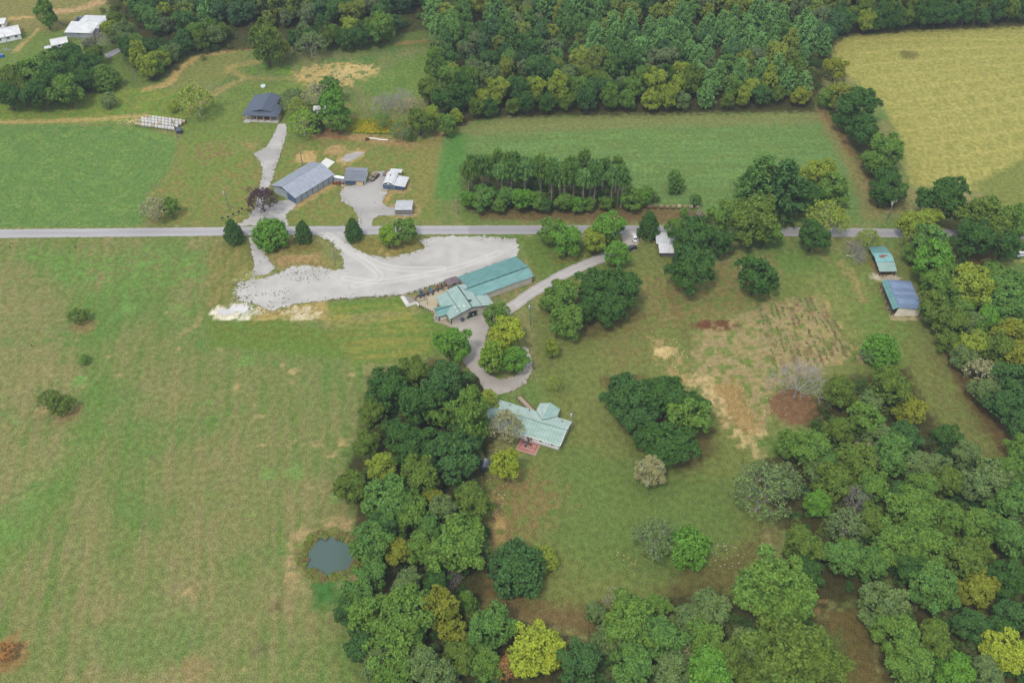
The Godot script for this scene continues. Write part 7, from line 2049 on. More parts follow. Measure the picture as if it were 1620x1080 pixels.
	tree("round_3", "gg", -32.0, -402.0, 11.5, 10.8, 209, "grey green tree at the left flank of the north wood below the pale pines")
	tree("round_0", "ol", -186.4, -407.2, 7.5, 7.1, 7, "small olive tree against the bare limbed far tree")
	tree("tall_0", "ol", -105.2, -394.2, 16.3, 21.1, 222, "tall olive tree standing forward of the far wood")
	tree("thin_1", "gg", -88.3, -403.7, 12.6, 12.7, 228, "grey leaved tree at the edge of the far wood")
	tree("bare_2", "tn", -183.3, -406.8, 11.6, 11.1, 22, "bare limbed tree in front of the far white roofed barn")
	tree("tall_1", "mg", -212.8, -429.6, 11.4, 14.8, 226, "tall tree by the far cottages at the top left")
	tree("round_2", "mg", 16.6, -225.4, 11.8, 11.1, 168, auto("round", "mg", 2, 0, 1), PLACES[1])
	tree("round_4", "dg", 23.0, -231.3, 9.1, 8.6, 245, auto("round", "dg", 3, 0, 1), PLACES[1])
	tree("round_2", "dg", 30.8, -231.4, 11.9, 11.2, 127, auto("round", "dg", 5, 0, 1), PLACES[1])
	tree("round_4", "mg", 11.7, -236.4, 7.5, 7.1, 255, auto("round", "mg", 0, 0, 1), PLACES[1])
	tree("round_1", "mg", 16.0, -236.8, 12.9, 12.1, 266, auto("round", "mg", 1, 0, 1), PLACES[1])
	tree("round_4", "dg", 35.2, -238.2, 14.6, 13.7, 8, auto("round", "dg", 6, 0, 1), PLACES[1])
	tree("wide_1", "dg", 28.2, -240.5, 15.9, 13.0, 22, auto("wide", "dg", 4, 0, 1), PLACES[1])
	tree("wide_2", "dg", 43.4, -175.7, 14.0, 11.4, 243, auto("wide", "dg", 4, 0, 2), PLACES[2])
	tree("round_1", "dg", 38.4, -179.3, 10.2, 9.6, 347, auto("round", "dg", 2, 0, 2), PLACES[2])
	tree("round_3", "db", 35.3, -184.0, 11.0, 10.4, 90, auto("round", "db", 1, 0, 2), PLACES[2])
	tree("round_0", "mg", 49.2, -184.5, 13.9, 13.1, 164, auto("round", "mg", 5, 0, 2), PLACES[2])
	tree("round_3", "dg", 52.2, -191.5, 9.4, 8.8, 213, auto("round", "dg", 6, 0, 2), PLACES[2])
	tree("wide_0", "dg", 43.7, -191.4, 15.6, 12.8, 115, auto("wide", "dg", 3, 0, 2), PLACES[2])
	tree("round_2", "db", 32.3, -192.4, 14.5, 13.7, 131, auto("round", "db", 0, 0, 2), PLACES[2])
	tree("round_0", "dg", 78.3, -244.6, 15.2, 14.3, 113, auto("round", "dg", 6, 0, 3), PLACES[3])
	tree("round_2", "dg", 57.9, -247.9, 17.0, 16.0, 133, auto("round", "dg", 1, 0, 3), PLACES[3])
	tree("round_4", "dg", 70.2, -264.0, 11.1, 10.4, 214, auto("round", "dg", 3, 0, 3), PLACES[3])
	tree("round_2", "dg", 60.6, -264.4, 15.9, 14.9, 108, auto("round", "dg", 2, 0, 3), PLACES[3])
	tree("round_4", "mg", 86.4, -269.9, 13.0, 12.2, 136, auto("round", "mg", 7, 0, 3), PLACES[3])
	tree("round_1", "mg", 56.6, -274.0, 9.1, 8.5, 278, auto("round", "mg", 0, 0, 3), PLACES[3])
	tree("round_4", "mg", 74.0, -275.9, 14.0, 13.2, 10, auto("round", "mg", 4, 0, 3), PLACES[3])
	tree("wide_0", "ol", 82.3, -273.5, 20.6, 16.9, 205, auto("wide", "ol", 5, 0, 3), PLACES[3])
	tree("thin_1", "yg", 121.7, -269.4, 7.6, 7.7, 265, auto("thin", "yg", 8, 0, 4), PLACES[4])
	tree("round_1", "dg", 102.0, -267.2, 12.9, 12.2, 112, auto("round", "dg", 4, 0, 4), PLACES[4])
	tree("thin_1", "yg", 109.1, -276.4, 14.0, 14.1, 80, auto("thin", "yg", 6, 0, 4), PLACES[4])
	tree("round_0", "dg", 104.1, -289.5, 13.0, 12.3, 289, auto("round", "dg", 3, 0, 4), PLACES[4])
	tree("pine_1", "db", 94.7, -286.3, 19.2, 23.1, 86, auto("pine", "db", 2, 0, 4), PLACES[4])
	tree("round_0", "mg", 114.7, -293.7, 13.6, 12.8, 67, auto("round", "mg", 7, 0, 4), PLACES[4])
	tree("pine_0", "bg", 85.3, -298.0, 10.4, 12.5, 157, auto("pine", "bg", 0, 0, 4), PLACES[4])
	tree("pine_2", "bg", 88.3, -292.3, 17.7, 21.2, 251, auto("pine", "bg", 1, 0, 4), PLACES[4])
	tree("round_2", "yg", 112.2, -303.0, 13.9, 13.1, 37, auto("round", "yg", 5, 0, 4), PLACES[4])
	tree("round_4", "dg", 132.4, -292.7, 10.8, 10.2, 116, auto("round", "dg", 1, 2, 5), PLACES[5])
	tree("round_2", "bg", 139.3, -296.8, 8.5, 8.1, 120, auto("round", "bg", 4, 2, 5), PLACES[5])
	tree("round_4", "dg", 135.6, -298.6, 12.3, 11.6, 300, auto("round", "dg", 3, 2, 5), PLACES[5])
	tree("round_1", "mg", 134.9, -311.2, 11.7, 11.0, 158, auto("round", "mg", 0, 2, 5), PLACES[5])
	tree("round_4", "mg", 139.3, -315.5, 15.7, 14.8, 308, auto("round", "mg", 2, 2, 5), PLACES[5])
	tree("round_1", "dg", 135.1, -332.0, 14.7, 13.8, 61, auto("round", "dg", 5, 1, 5), PLACES[5])
	tree("round_3", "dg", 131.8, -342.2, 10.3, 9.7, 121, auto("round", "dg", 3, 1, 5), PLACES[5])
	tree("round_1", "dg", 136.2, -346.1, 18.6, 17.5, 234, auto("round", "dg", 4, 1, 5), PLACES[5])
	tree("round_3", "mg", 129.1, -360.6, 10.2, 9.6, 319, auto("round", "mg", 0, 1, 5), PLACES[5])
	tree("thin_1", "go", 133.3, -359.1, 13.3, 13.4, 162, auto("thin", "go", 2, 1, 5), PLACES[5])
	tree("round_3", "go", 136.6, -382.4, 11.1, 10.5, 81, auto("round", "go", 1, 1, 5), PLACES[5])
	tree("round_0", "br", 137.5, -251.2, 15.8, 14.9, 44, auto("round", "br", 2, 2, 6), PLACES[6])
	tree("round_2", "mg", 134.5, -261.0, 7.9, 7.5, 191, auto("round", "mg", 0, 2, 6), PLACES[6])
	tree("round_0", "bg", 138.9, -259.8, 15.7, 14.8, 69, auto("round", "bg", 1, 2, 6), PLACES[6])
	tree("round_2", "dg", 165.0, -262.5, 13.2, 12.4, 290, auto("round", "dg", 4, 2, 6), PLACES[6])
	tree("round_4", "dg", 154.8, -263.4, 15.4, 14.5, 302, auto("round", "dg", 3, 2, 6), PLACES[6])
	tree("thin_2", "yg", 137.8, -267.7, 8.9, 9.0, 66, auto("thin", "yg", 1, 1, 6), PLACES[6])
	tree("round_4", "yg", 136.9, -273.9, 11.3, 10.6, 100, auto("round", "yg", 0, 1, 6), PLACES[6])
	tree("round_1", "mg", 170.9, -271.9, 16.1, 15.2, 291, auto("round", "mg", 5, 1, 6), PLACES[6])
	tree("round_4", "yg", 142.4, -274.4, 12.6, 11.9, 231, auto("round", "yg", 2, 1, 6), PLACES[6])
	tree("wide_1", "ol", 161.7, -273.4, 20.2, 16.5, 290, auto("wide", "ol", 4, 1, 6), PLACES[6])
	tree("round_3", "dg", 151.0, -282.7, 19.2, 18.1, 124, auto("round", "dg", 3, 1, 6), PLACES[6])
	tree("round_1", "db", 141.8, -184.5, 9.9, 9.4, 47, auto("round", "db", 5, 3, 7), PLACES[7])
	tree("round_3", "db", 139.5, -190.0, 11.5, 10.9, 105, auto("round", "db", 2, 3, 7), PLACES[7])
	tree("round_0", "dg", 146.7, -193.9, 9.4, 8.9, 286, auto("round", "dg", 6, 3, 7), PLACES[7])
	tree("round_3", "gg", 136.6, -196.2, 9.8, 9.3, 98, auto("round", "gg", 1, 3, 7), PLACES[7])
	tree("round_0", "db", 144.0, -198.5, 13.3, 12.5, 125, auto("round", "db", 3, 3, 7), PLACES[7])
	tree("thin_1", "tn", 138.4, -202.9, 11.1, 11.2, 150, auto("thin", "tn", 0, 3, 7), PLACES[7])
	tree("round_0", "go", 150.5, -209.0, 10.9, 10.3, 151, auto("round", "go", 4, 3, 7), PLACES[7])
	tree("round_2", "gg", 135.2, -211.0, 8.7, 8.2, 147, auto("round", "gg", 2, 2, 7), PLACES[7])
	tree("round_4", "ol", 145.3, -212.8, 11.8, 11.1, 331, auto("round", "ol", 6, 2, 7), PLACES[7])
	tree("round_2", "yg", 139.2, -215.3, 10.7, 10.1, 56, auto("round", "yg", 4, 2, 7), PLACES[7])
	tree("round_4", "ol", 132.9, -218.2, 8.0, 7.5, 2, auto("round", "ol", 0, 2, 7), PLACES[7])
	tree("round_1", "go", 151.8, -219.3, 12.0, 11.3, 340, auto("round", "go", 7, 2, 7), PLACES[7])
	tree("round_4", "ol", 135.4, -224.2, 11.3, 10.7, 317, auto("round", "ol", 1, 2, 7), PLACES[7])
	tree("round_1", "gg", 142.7, -225.3, 9.4, 8.8, 355, auto("round", "gg", 3, 2, 7), PLACES[7])
	tree("round_3", "br", 147.5, -226.4, 11.0, 10.4, 156, auto("round", "br", 5, 2, 7), PLACES[7])
	tree("round_1", "bg", 155.4, -229.0, 11.5, 10.8, 342, auto("round", "bg", 7, 1, 7), PLACES[7])
	tree("round_3", "mg", 140.6, -231.2, 10.3, 9.7, 334, auto("round", "mg", 3, 1, 7), PLACES[7])
	tree("round_0", "ol", 131.8, -230.8, 12.3, 11.6, 80, auto("round", "ol", 0, 1, 7), PLACES[7])
	tree("round_3", "mg", 140.3, -238.7, 11.7, 11.0, 268, auto("round", "mg", 2, 1, 7), PLACES[7])
	tree("wide_2", "bg", 156.9, -237.0, 16.6, 13.6, 301, auto("wide", "bg", 6, 1, 7), PLACES[7])
	tree("round_2", "yg", 145.5, -238.4, 16.2, 15.3, 239, auto("round", "yg", 4, 1, 7), PLACES[7])
	tree("round_0", "mg", 138.0, -242.5, 13.5, 12.7, 187, auto("round", "mg", 1, 1, 7), PLACES[7])
	tree("round_2", "mg", 154.1, -242.3, 13.9, 13.1, 104, auto("round", "mg", 5, 1, 7), PLACES[7])
	tree("round_4", "gg", 107.2, -109.9, 8.9, 8.4, 123, auto("round", "gg", 3, 9, 8), PLACES[8])
	tree("round_2", "br", 100.4, -110.3, 9.5, 9.0, 82, auto("round", "br", 2, 9, 8), PLACES[8])
	tree("round_4", "mg", 89.7, -110.7, 12.4, 11.7, 25, auto("round", "mg", 0, 9, 8), PLACES[8])
	tree("wide_2", "ly", 113.6, -114.8, 11.7, 9.6, 212, auto("wide", "ly", 4, 9, 8), PLACES[8])
	tree("round_4", "ol", 97.4, -117.4, 10.9, 10.3, 103, auto("round", "ol", 1, 9, 8), PLACES[8])
	tree("round_1", "mg", 89.0, -118.3, 12.4, 11.7, 292, auto("round", "mg", 2, 8, 8), PLACES[8])
	tree("round_3", "dg", 114.4, -120.1, 8.6, 8.1, 16, auto("round", "dg", 5, 8, 8), PLACES[8])
	tree("round_1", "db", 108.1, -121.5, 9.2, 8.7, 325, auto("round", "db", 4, 8, 8), PLACES[8])
	tree("round_3", "db", 118.3, -124.4, 9.6, 9.1, 250, auto("round", "db", 6, 8, 8), PLACES[8])
	tree("round_0", "gg", 87.9, -126.0, 12.4, 11.7, 333, auto("round", "gg", 1, 8, 8), PLACES[8])
	tree("round_3", "go", 112.1, -131.3, 10.5, 9.9, 323, auto("round", "go", 5, 7, 8), PLACES[8])
	tree("wide_1", "mg", 62.6, -129.1, 19.6, 16.0, 324, auto("wide", "mg", 0, 8, 8), PLACES[8])
	tree("round_2", "bg", 100.5, -130.5, 12.9, 12.2, 208, auto("round", "bg", 3, 8, 8), PLACES[8])
	tree("round_0", "dg", 120.4, -134.7, 9.9, 9.4, 5, auto("round", "dg", 6, 7, 8), PLACES[8])
	tree("round_2", "dg", 71.9, -136.0, 9.7, 9.1, 268, auto("round", "dg", 0, 7, 8), PLACES[8])
	tree("round_4", "dg", 97.7, -136.9, 9.7, 9.1, 62, auto("round", "dg", 3, 7, 8), PLACES[8])
	tree("round_2", "bg", 89.0, -138.9, 9.1, 8.6, 108, auto("round", "bg", 2, 7, 8), PLACES[8])
	tree("round_4", "ol", 111.4, -138.1, 13.5, 12.7, 239, auto("round", "ol", 4, 7, 8), PLACES[8])
	tree("round_1", "bg", 81.5, -139.2, 12.3, 11.6, 189, auto("round", "bg", 1, 7, 8), PLACES[8])
	tree("round_4", "ol", 72.3, -142.6, 12.1, 11.4, 149, auto("round", "ol", 0, 6, 8), PLACES[8])
	tree("wide_1", "mg", 96.6, -143.1, 13.7, 11.2, 338, auto("wide", "mg", 3, 6, 8), PLACES[8])
	tree("round_3", "mg", 103.5, -142.7, 13.1, 12.3, 220, auto("round", "mg", 4, 6, 8), PLACES[8])
	tree("round_1", "bg", 125.3, -145.0, 11.8, 11.2, 123, auto("round", "bg", 6, 6, 8), PLACES[8])
	tree("round_3", "mg", 117.8, -148.9, 11.7, 11.0, 91, auto("round", "mg", 5, 6, 8), PLACES[8])
	tree("thin_0", "gg", 85.0, -149.4, 10.0, 10.1, 310, auto("thin", "gg", 1, 6, 8), PLACES[8])
	tree("round_3", "ol", 92.0, -150.8, 10.1, 9.5, 172, auto("round", "ol", 2, 6, 8), PLACES[8])
	tree("round_0", "mg", 111.6, -151.8, 10.1, 9.5, 282, auto("round", "mg", 4, 5, 8), PLACES[8])
	tree("round_2", "gg", 132.7, -151.8, 10.1, 9.5, 127, auto("round", "gg", 6, 5, 8), PLACES[8])
	tree("wide_0", "mg", 102.6, -152.3, 14.8, 12.1, 71, auto("wide", "mg", 3, 5, 8), PLACES[8])
	tree("round_2", "br", 79.5, -157.5, 7.9, 7.4, 192, auto("round", "br", 0, 5, 8), PLACES[8])
	tree("round_4", "db", 101.6, -157.5, 9.9, 9.3, 294, auto("round", "db", 2, 5, 8), PLACES[8])
	tree("round_2", "bg", 129.5, -156.7, 11.9, 11.2, 62, auto("round", "bg", 5, 5, 8), PLACES[8])
	tree("bare_2", "tn", 90.7, -158.2, 8.6, 8.2, 285, auto("bare", "tn", 1, 5, 8), PLACES[8])
	tree("thin_0", "gg", 64.6, -158.4, 15.6, 15.7, 332, auto("thin", "gg", 0, 4, 8), PLACES[8])
	tree("round_4", "mg", 94.6, -161.3, 10.7, 10.1, 290, auto("round", "mg", 3, 4, 8), PLACES[8])
	tree("round_1", "mg", 108.3, -162.1, 9.7, 9.1, 296, auto("round", "mg", 4, 4, 8), PLACES[8])
	tree("round_3", "ol", 84.6, -162.9, 11.8, 11.1, 3, auto("round", "ol", 2, 4, 8), PLACES[8])
	tree("round_1", "ol", 115.2, -163.5, 10.4, 9.8, 226, auto("round", "ol", 5, 4, 8), PLACES[8])
	tree("round_3", "gg", 124.1, -161.9, 14.1, 13.3, 311, auto("round", "gg", 6, 4, 8), PLACES[8])
	tree("thin_2", "gg", 71.7, -163.3, 10.4, 10.5, 18, auto("thin", "gg", 1, 4, 8), PLACES[8])
	tree("round_3", "mg", 132.0, -167.1, 9.8, 9.3, 98, auto("round", "mg", 6, 3, 8), PLACES[8])
	tree("round_0", "gg", 81.4, -168.1, 8.1, 7.6, 97, auto("round", "gg", 0, 3, 8), PLACES[8])
	tree("round_2", "gg", 108.4, -168.4, 9.9, 9.3, 190, auto("round", "gg", 4, 3, 8), PLACES[8])
	tree("round_0", "gg", 114.3, -169.3, 8.8, 8.3, 152, auto("round", "gg", 5, 3, 8), PLACES[8])
	tree("round_2", "ol", 91.2, -168.9, 12.7, 11.9, 170, auto("round", "ol", 2, 3, 8), PLACES[8])
	tree("round_4", "bg", 85.3, -170.8, 9.2, 8.7, 280, auto("round", "bg", 1, 3, 8), PLACES[8])
	tree("thin_0", "tn", 96.0, -172.6, 8.2, 8.3, 1, auto("thin", "tn", 3, 3, 8), PLACES[8])
	tree("round_4", "gg", 123.7, -173.2, 8.9, 8.4, 20, auto("round", "gg", 5, 2, 8), PLACES[8])
	tree("round_1", "bg", 102.6, -172.3, 12.8, 12.0, 46, auto("round", "bg", 3, 2, 8), PLACES[8])
	tree("round_4", "mg", 80.7, -173.2, 12.8, 12.1, 45, auto("round", "mg", 1, 2, 8), PLACES[8])
	tree("round_1", "mg", 139.3, -174.6, 10.7, 10.1, 25, auto("round", "mg", 6, 2, 8), PLACES[8])
	tree("round_3", "mg", 76.4, -177.1, 9.0, 8.5, 351, auto("round", "mg", 0, 2, 8), PLACES[8])
	tree("round_1", "gg", 101.5, -179.2, 9.4, 8.9, 308, auto("round", "gg", 2, 2, 8), PLACES[8])
	tree("round_3", "db", 108.2, -178.7, 10.5, 9.9, 31, auto("round", "db", 4, 2, 8), PLACES[8])
	tree("round_0", "dg", 120.4, -180.0, 8.7, 8.2, 181, auto("round", "dg", 6, 1, 8), PLACES[8])
	tree("round_3", "ol", 91.2, -181.5, 9.5, 8.9, 114, auto("round", "ol", 1, 1, 8), PLACES[8])
	tree("round_0", "mg", 98.9, -184.8, 11.4, 10.7, 113, auto("round", "mg", 2, 1, 8), PLACES[8])
	tree("round_2", "go", 112.6, -188.8, 10.0, 9.5, 126, auto("round", "go", 5, 1, 8), PLACES[8])
	tree("round_0", "gg", 101.3, -190.8, 9.7, 9.2, 233, auto("round", "gg", 3, 1, 8), PLACES[8])
	tree("round_2", "ol", 94.2, -196.0, 10.2, 9.6, 211, auto("round", "ol", 0, 1, 8), PLACES[8])
	tree("round_4", "ol", 108.2, -195.9, 14.3, 13.5, 130, auto("round", "ol", 4, 1, 8), PLACES[8])
	tree("round_2", "ol", 55.6, -109.0, 8.9, 8.4, 69, auto("round", "ol", 4, 3, 9), PLACES[9])
	tree("round_4", "br", 44.1, -108.4, 13.2, 12.5, 118, auto("round", "br", 2, 3, 9), PLACES[9])
	tree("round_1", "gg", 35.9, -109.7, 10.7, 10.0, 45, auto("round", "gg", 1, 3, 9), PLACES[9])
	tree("round_4", "ol", 69.4, -109.3, 13.3, 12.5, 200, auto("round", "ol", 5, 3, 9), PLACES[9])
	tree("round_1", "bg", 27.4, -110.9, 11.9, 11.2, 258, auto("round", "bg", 0, 3, 9), PLACES[9])
	tree("round_3", "ol", 49.2, -112.5, 10.5, 9.9, 137, auto("round", "ol", 3, 3, 9), PLACES[9])
	tree("wide_1", "ol", 62.4, -111.6, 19.5, 15.9, 29, auto("wide", "ol", 5, 2, 9), PLACES[9])
	tree("thin_2", "tn", 40.0, -114.7, 7.0, 7.0, 64, auto("thin", "tn", 2, 2, 9), PLACES[9])
	tree("round_0", "gg", 54.6, -116.6, 9.4, 8.9, 134, auto("round", "gg", 4, 2, 9), PLACES[9])
	tree("round_3", "bg", 35.2, -117.1, 12.1, 11.4, 218, auto("round", "bg", 1, 2, 9), PLACES[9])
	tree("round_0", "gg", 22.3, -118.3, 7.9, 7.5, 282, auto("round", "gg", 0, 2, 9), PLACES[9])
	tree("round_2", "mg", 43.8, -117.8, 10.9, 10.3, 137, auto("round", "mg", 3, 2, 9), PLACES[9])
	tree("round_0", "gg", 41.6, -122.3, 9.3, 8.7, 288, auto("round", "gg", 4, 1, 9), PLACES[9])
	tree("wide_1", "mg", 28.0, -121.4, 14.7, 12.0, 224, auto("wide", "mg", 2, 1, 9), PLACES[9])
	tree("round_4", "gg", 19.9, -125.7, 6.6, 6.2, 155, auto("round", "gg", 0, 1, 9), PLACES[9])
	tree("round_2", "gg", 46.6, -125.2, 11.2, 10.5, 134, auto("round", "gg", 5, 1, 9), PLACES[9])
	tree("round_4", "mg", 34.7, -127.0, 7.9, 7.4, 179, auto("round", "mg", 3, 1, 9), PLACES[9])
	tree("bare_0", "tn", 25.2, -130.1, 5.7, 5.5, 253, auto("bare", "tn", 1, 1, 9), PLACES[9])
	tree("round_4", "dg", -203.6, -358.7, 12.2, 11.5, 151, auto("round", "dg", 0, 2, 10), PLACES[10])
	tree("round_1", "dg", -192.0, -359.2, 14.9, 14.0, 250, auto("round", "dg", 3, 2, 10), PLACES[10])
	tree("round_3", "mg", -180.9, -361.1, 14.9, 14.1, 166, auto("round", "mg", 5, 2, 10), PLACES[10])
	tree("round_1", "ol", -201.3, -366.0, 10.8, 10.2, 88, auto("round", "ol", 2, 2, 10), PLACES[10])
	tree("round_3", "ol", -206.3, -370.1, 14.1, 13.3, 193, auto("round", "ol", 1, 2, 10), PLACES[10])
	tree("round_0", "dg", -177.4, -373.1, 12.0, 11.3, 250, auto("round", "dg", 6, 2, 10), PLACES[10])
	tree("round_3", "dg", -188.2, -370.1, 16.2, 15.3, 26, auto("round", "dg", 4, 2, 10), PLACES[10])
	tree("round_0", "mg", -198.9, -373.6, 15.8, 14.9, 153, auto("round", "mg", 0, 1, 10), PLACES[10])
	tree("round_2", "dg", -182.4, -376.2, 13.2, 12.4, 153, auto("round", "dg", 4, 1, 10), PLACES[10])
	tree("round_0", "dg", -179.0, -384.0, 12.8, 12.0, 317, auto("round", "dg", 5, 1, 10), PLACES[10])
	tree("round_2", "mg", -196.0, -386.7, 12.3, 11.6, 337, auto("round", "mg", 1, 1, 10), PLACES[10])
	tree("round_4", "dg", -185.1, -383.4, 16.6, 15.6, 135, auto("round", "dg", 3, 1, 10), PLACES[10])
	tree("round_2", "dg", -195.1, -394.3, 10.2, 9.6, 323, auto("round", "dg", 2, 1, 10), PLACES[10])
	tree("round_4", "ol", -180.4, -395.9, 9.7, 9.1, 285, auto("round", "ol", 6, 1, 10), PLACES[10])
	tree("round_1", "yg", -22.3, -348.0, 6.6, 7.1, 94, auto("round", "yg", 0, 3, 11), PLACES[11])
	tree("round_4", "ol", -14.4, -351.8, 7.6, 9.7, 167, auto("round", "ol", 1, 3, 11), PLACES[11])
	tree("tall_2", "dg", -8.9, -353.0, 7.7, 8.6, 44, auto("tall", "dg", 2, 3, 11), PLACES[11])
	tree("round_3", "ol", 0.5, -354.9, 7.0, 7.9, 293, auto("round", "ol", 3, 3, 11), PLACES[11])
	tree("round_1", "dg", 6.0, -354.8, 8.8, 11.5, 238, auto("round", "dg", 4, 3, 11), PLACES[11])
	tree("round_3", "dg", 14.1, -356.2, 8.1, 9.5, 319, auto("round", "dg", 5, 3, 11), PLACES[11])
	tree("round_0", "ol", 22.2, -358.8, 7.4, 7.5, 285, auto("round", "ol", 6, 3, 11), PLACES[11])
	tree("tall_0", "db", 30.0, -356.8, 8.9, 12.1, 240, auto("tall", "db", 7, 3, 11), PLACES[11])
	tree("tall_1", "mg", 39.3, -358.8, 8.9, 11.5, 264, auto("tall", "mg", 8, 3, 11), PLACES[11])
	tree("round_2", "mg", 46.4, -358.4, 7.3, 9.5, 203, auto("round", "mg", 9, 3, 11), PLACES[11])
	tree("round_0", "yg", 56.4, -358.4, 8.8, 8.9, 37, auto("round", "yg", 10, 3, 11), PLACES[11])
	tree("tall_2", "yg", 63.2, -357.8, 8.4, 13.2, 212, auto("tall", "yg", 11, 3, 11), PLACES[11])
	tree("round_4", "gg", 69.7, -358.9, 7.5, 7.6, 2, auto("round", "gg", 12, 3, 11), PLACES[11])
	tree("pine_2", "pg", 78.9, -360.9, 8.7, 12.0, 52, auto("pine", "pg", 13, 3, 11), PLACES[11])
	tree("round_4", "ol", 87.9, -359.1, 7.2, 7.8, 279, auto("round", "ol", 14, 3, 11), PLACES[11])
	tree("tall_1", "yg", 94.3, -360.2, 6.8, 9.7, 16, auto("tall", "yg", 15, 3, 11), PLACES[11])
	tree("round_4", "db", 102.0, -362.9, 9.4, 8.6, 33, auto("round", "db", 16, 3, 11), PLACES[11])
	tree("round_1", "ol", 109.1, -364.3, 6.7, 8.0, 36, auto("round", "ol", 17, 3, 11), PLACES[11])
	tree("round_3", "go", 118.0, -362.9, 9.2, 7.8, 317, auto("round", "go", 18, 3, 11), PLACES[11])
	tree("tall_1", "dg", -19.6, -357.3, 11.3, 16.5, 64, auto("tall", "dg", 0, 2, 11), PLACES[11])
	tree("round_3", "yg", -11.8, -359.2, 8.2, 9.0, 8, auto("round", "yg", 1, 2, 11), PLACES[11])
	tree("round_0", "yg", -6.2, -363.1, 11.4, 12.7, 303, auto("round", "yg", 2, 2, 11), PLACES[11])
	tree("round_3", "db", 2.9, -363.6, 9.6, 13.0, 44, auto("round", "db", 3, 2, 11), PLACES[11])
	tree("round_0", "yg", 9.5, -365.0, 10.2, 11.6, 304, auto("round", "yg", 4, 2, 11), PLACES[11])
	tree("tall_1", "yg", 18.2, -363.3, 11.0, 14.2, 242, auto("tall", "yg", 5, 2, 11), PLACES[11])
	tree("round_0", "mg", 27.6, -365.7, 10.7, 11.4, 301, auto("round", "mg", 6, 2, 11), PLACES[11])
	tree("round_2", "db", 35.3, -364.5, 11.3, 11.9, 343, auto("round", "db", 7, 2, 11), PLACES[11])
	tree("round_4", "db", 41.6, -366.6, 9.1, 9.3, 208, auto("round", "db", 8, 2, 11), PLACES[11])
	tree("round_2", "mg", 49.9, -365.8, 9.2, 11.2, 288, auto("round", "mg", 9, 2, 11), PLACES[11])
	tree("round_4", "yg", 59.3, -367.2, 11.0, 13.7, 13, auto("round", "yg", 10, 2, 11), PLACES[11])
	tree("round_1", "yg", 68.0, -368.0, 11.4, 11.2, 276, auto("round", "yg", 11, 2, 11), PLACES[11])
	tree("tall_2", "ol", 74.0, -368.1, 10.5, 16.0, 184, auto("tall", "ol", 12, 2, 11), PLACES[11])
	tree("pine_0", "pg", 81.4, -368.3, 10.3, 12.6, 257, auto("pine", "pg", 13, 2, 11), PLACES[11])
	tree("round_3", "mg", 90.8, -368.8, 8.7, 10.3, 38, auto("round", "mg", 14, 2, 11), PLACES[11])
	tree("round_1", "yg", 98.7, -367.8, 10.2, 9.1, 270, auto("round", "yg", 15, 2, 11), PLACES[11])
	tree("tall_1", "yg", 106.1, -368.8, 8.4, 14.0, 336, auto("tall", "yg", 16, 2, 11), PLACES[11])
	tree("pine_2", "pg", 114.1, -370.5, 9.2, 12.6, 22, auto("pine", "pg", 17, 2, 11), PLACES[11])
	tree("pine_1", "pg", 120.7, -370.3, 9.3, 11.0, 117, auto("pine", "pg", 18, 2, 11), PLACES[11])
	tree("round_0", "db", -21.3, -362.8, 10.9, 11.7, 203, auto("round", "db", 0, 1, 11), PLACES[11])
	tree("tall_0", "mg", -17.3, -366.1, 9.8, 16.2, 298, auto("tall", "mg", 1, 1, 11), PLACES[11])
	tree("tall_2", "gg", -9.2, -368.1, 10.8, 15.8, 87, auto("tall", "gg", 2, 1, 11), PLACES[11])
	tree("round_2", "mg", -1.1, -368.6, 9.7, 9.5, 65, auto("round", "mg", 3, 1, 11), PLACES[11])
	tree("round_4", "db", 6.1, -369.5, 8.0, 7.4, 90, auto("round", "db", 4, 1, 11), PLACES[11])
	tree("tall_0", "db", 15.4, -371.9, 11.1, 15.6, 222, auto("tall", "db", 5, 1, 11), PLACES[11])
	tree("round_4", "gg", 22.9, -373.3, 11.4, 12.2, 271, auto("round", "gg", 6, 1, 11), PLACES[11])
	tree("round_1", "ol", 32.5, -373.5, 10.6, 10.9, 142, auto("round", "ol", 7, 1, 11), PLACES[11])
	tree("round_4", "ol", 38.2, -371.1, 9.7, 10.0, 132, auto("round", "ol", 8, 1, 11), PLACES[11])
	tree("round_1", "gg", 46.9, -371.7, 8.9, 7.9, 143, auto("round", "gg", 9, 1, 11), PLACES[11])
	tree("round_3", "mg", 53.8, -372.9, 9.0, 12.2, 126, auto("round", "mg", 10, 1, 11), PLACES[11])
	tree("tall_2", "dg", 63.8, -372.9, 10.5, 13.0, 151, auto("tall", "dg", 11, 1, 11), PLACES[11])
	tree("round_3", "yg", 70.8, -375.5, 10.1, 12.8, 30, auto("round", "yg", 12, 1, 11), PLACES[11])
	tree("pine_1", "pg", 77.6, -375.2, 9.9, 11.6, 180, auto("pine", "pg", 13, 1, 11), PLACES[11])
	tree("pine_0", "pg", 86.1, -374.9, 9.3, 13.1, 350, auto("pine", "pg", 14, 1, 11), PLACES[11])
	tree("pine_1", "pg", 95.0, -374.2, 9.6, 14.5, 149, auto("pine", "pg", 15, 1, 11), PLACES[11])
	tree("pine_2", "pg", 103.9, -376.6, 10.7, 13.2, 269, auto("pine", "pg", 16, 1, 11), PLACES[11])
	tree("pine_1", "pg", 110.8, -377.9, 9.7, 14.6, 58, auto("pine", "pg", 17, 1, 11), PLACES[11])
	tree("tall_2", "ol", 118.1, -377.7, 10.7, 13.3, 249, auto("tall", "ol", 18, 1, 11), PLACES[11])
	tree("round_4", "yg", -180.0, -416.0, 9.8, 11.0, 272, auto("round", "yg", 0, 2, 12), PLACES[12])
	tree("round_2", "gg", -174.2, -412.1, 10.2, 11.4, 243, auto("round", "gg", 1, 2, 12), PLACES[12])
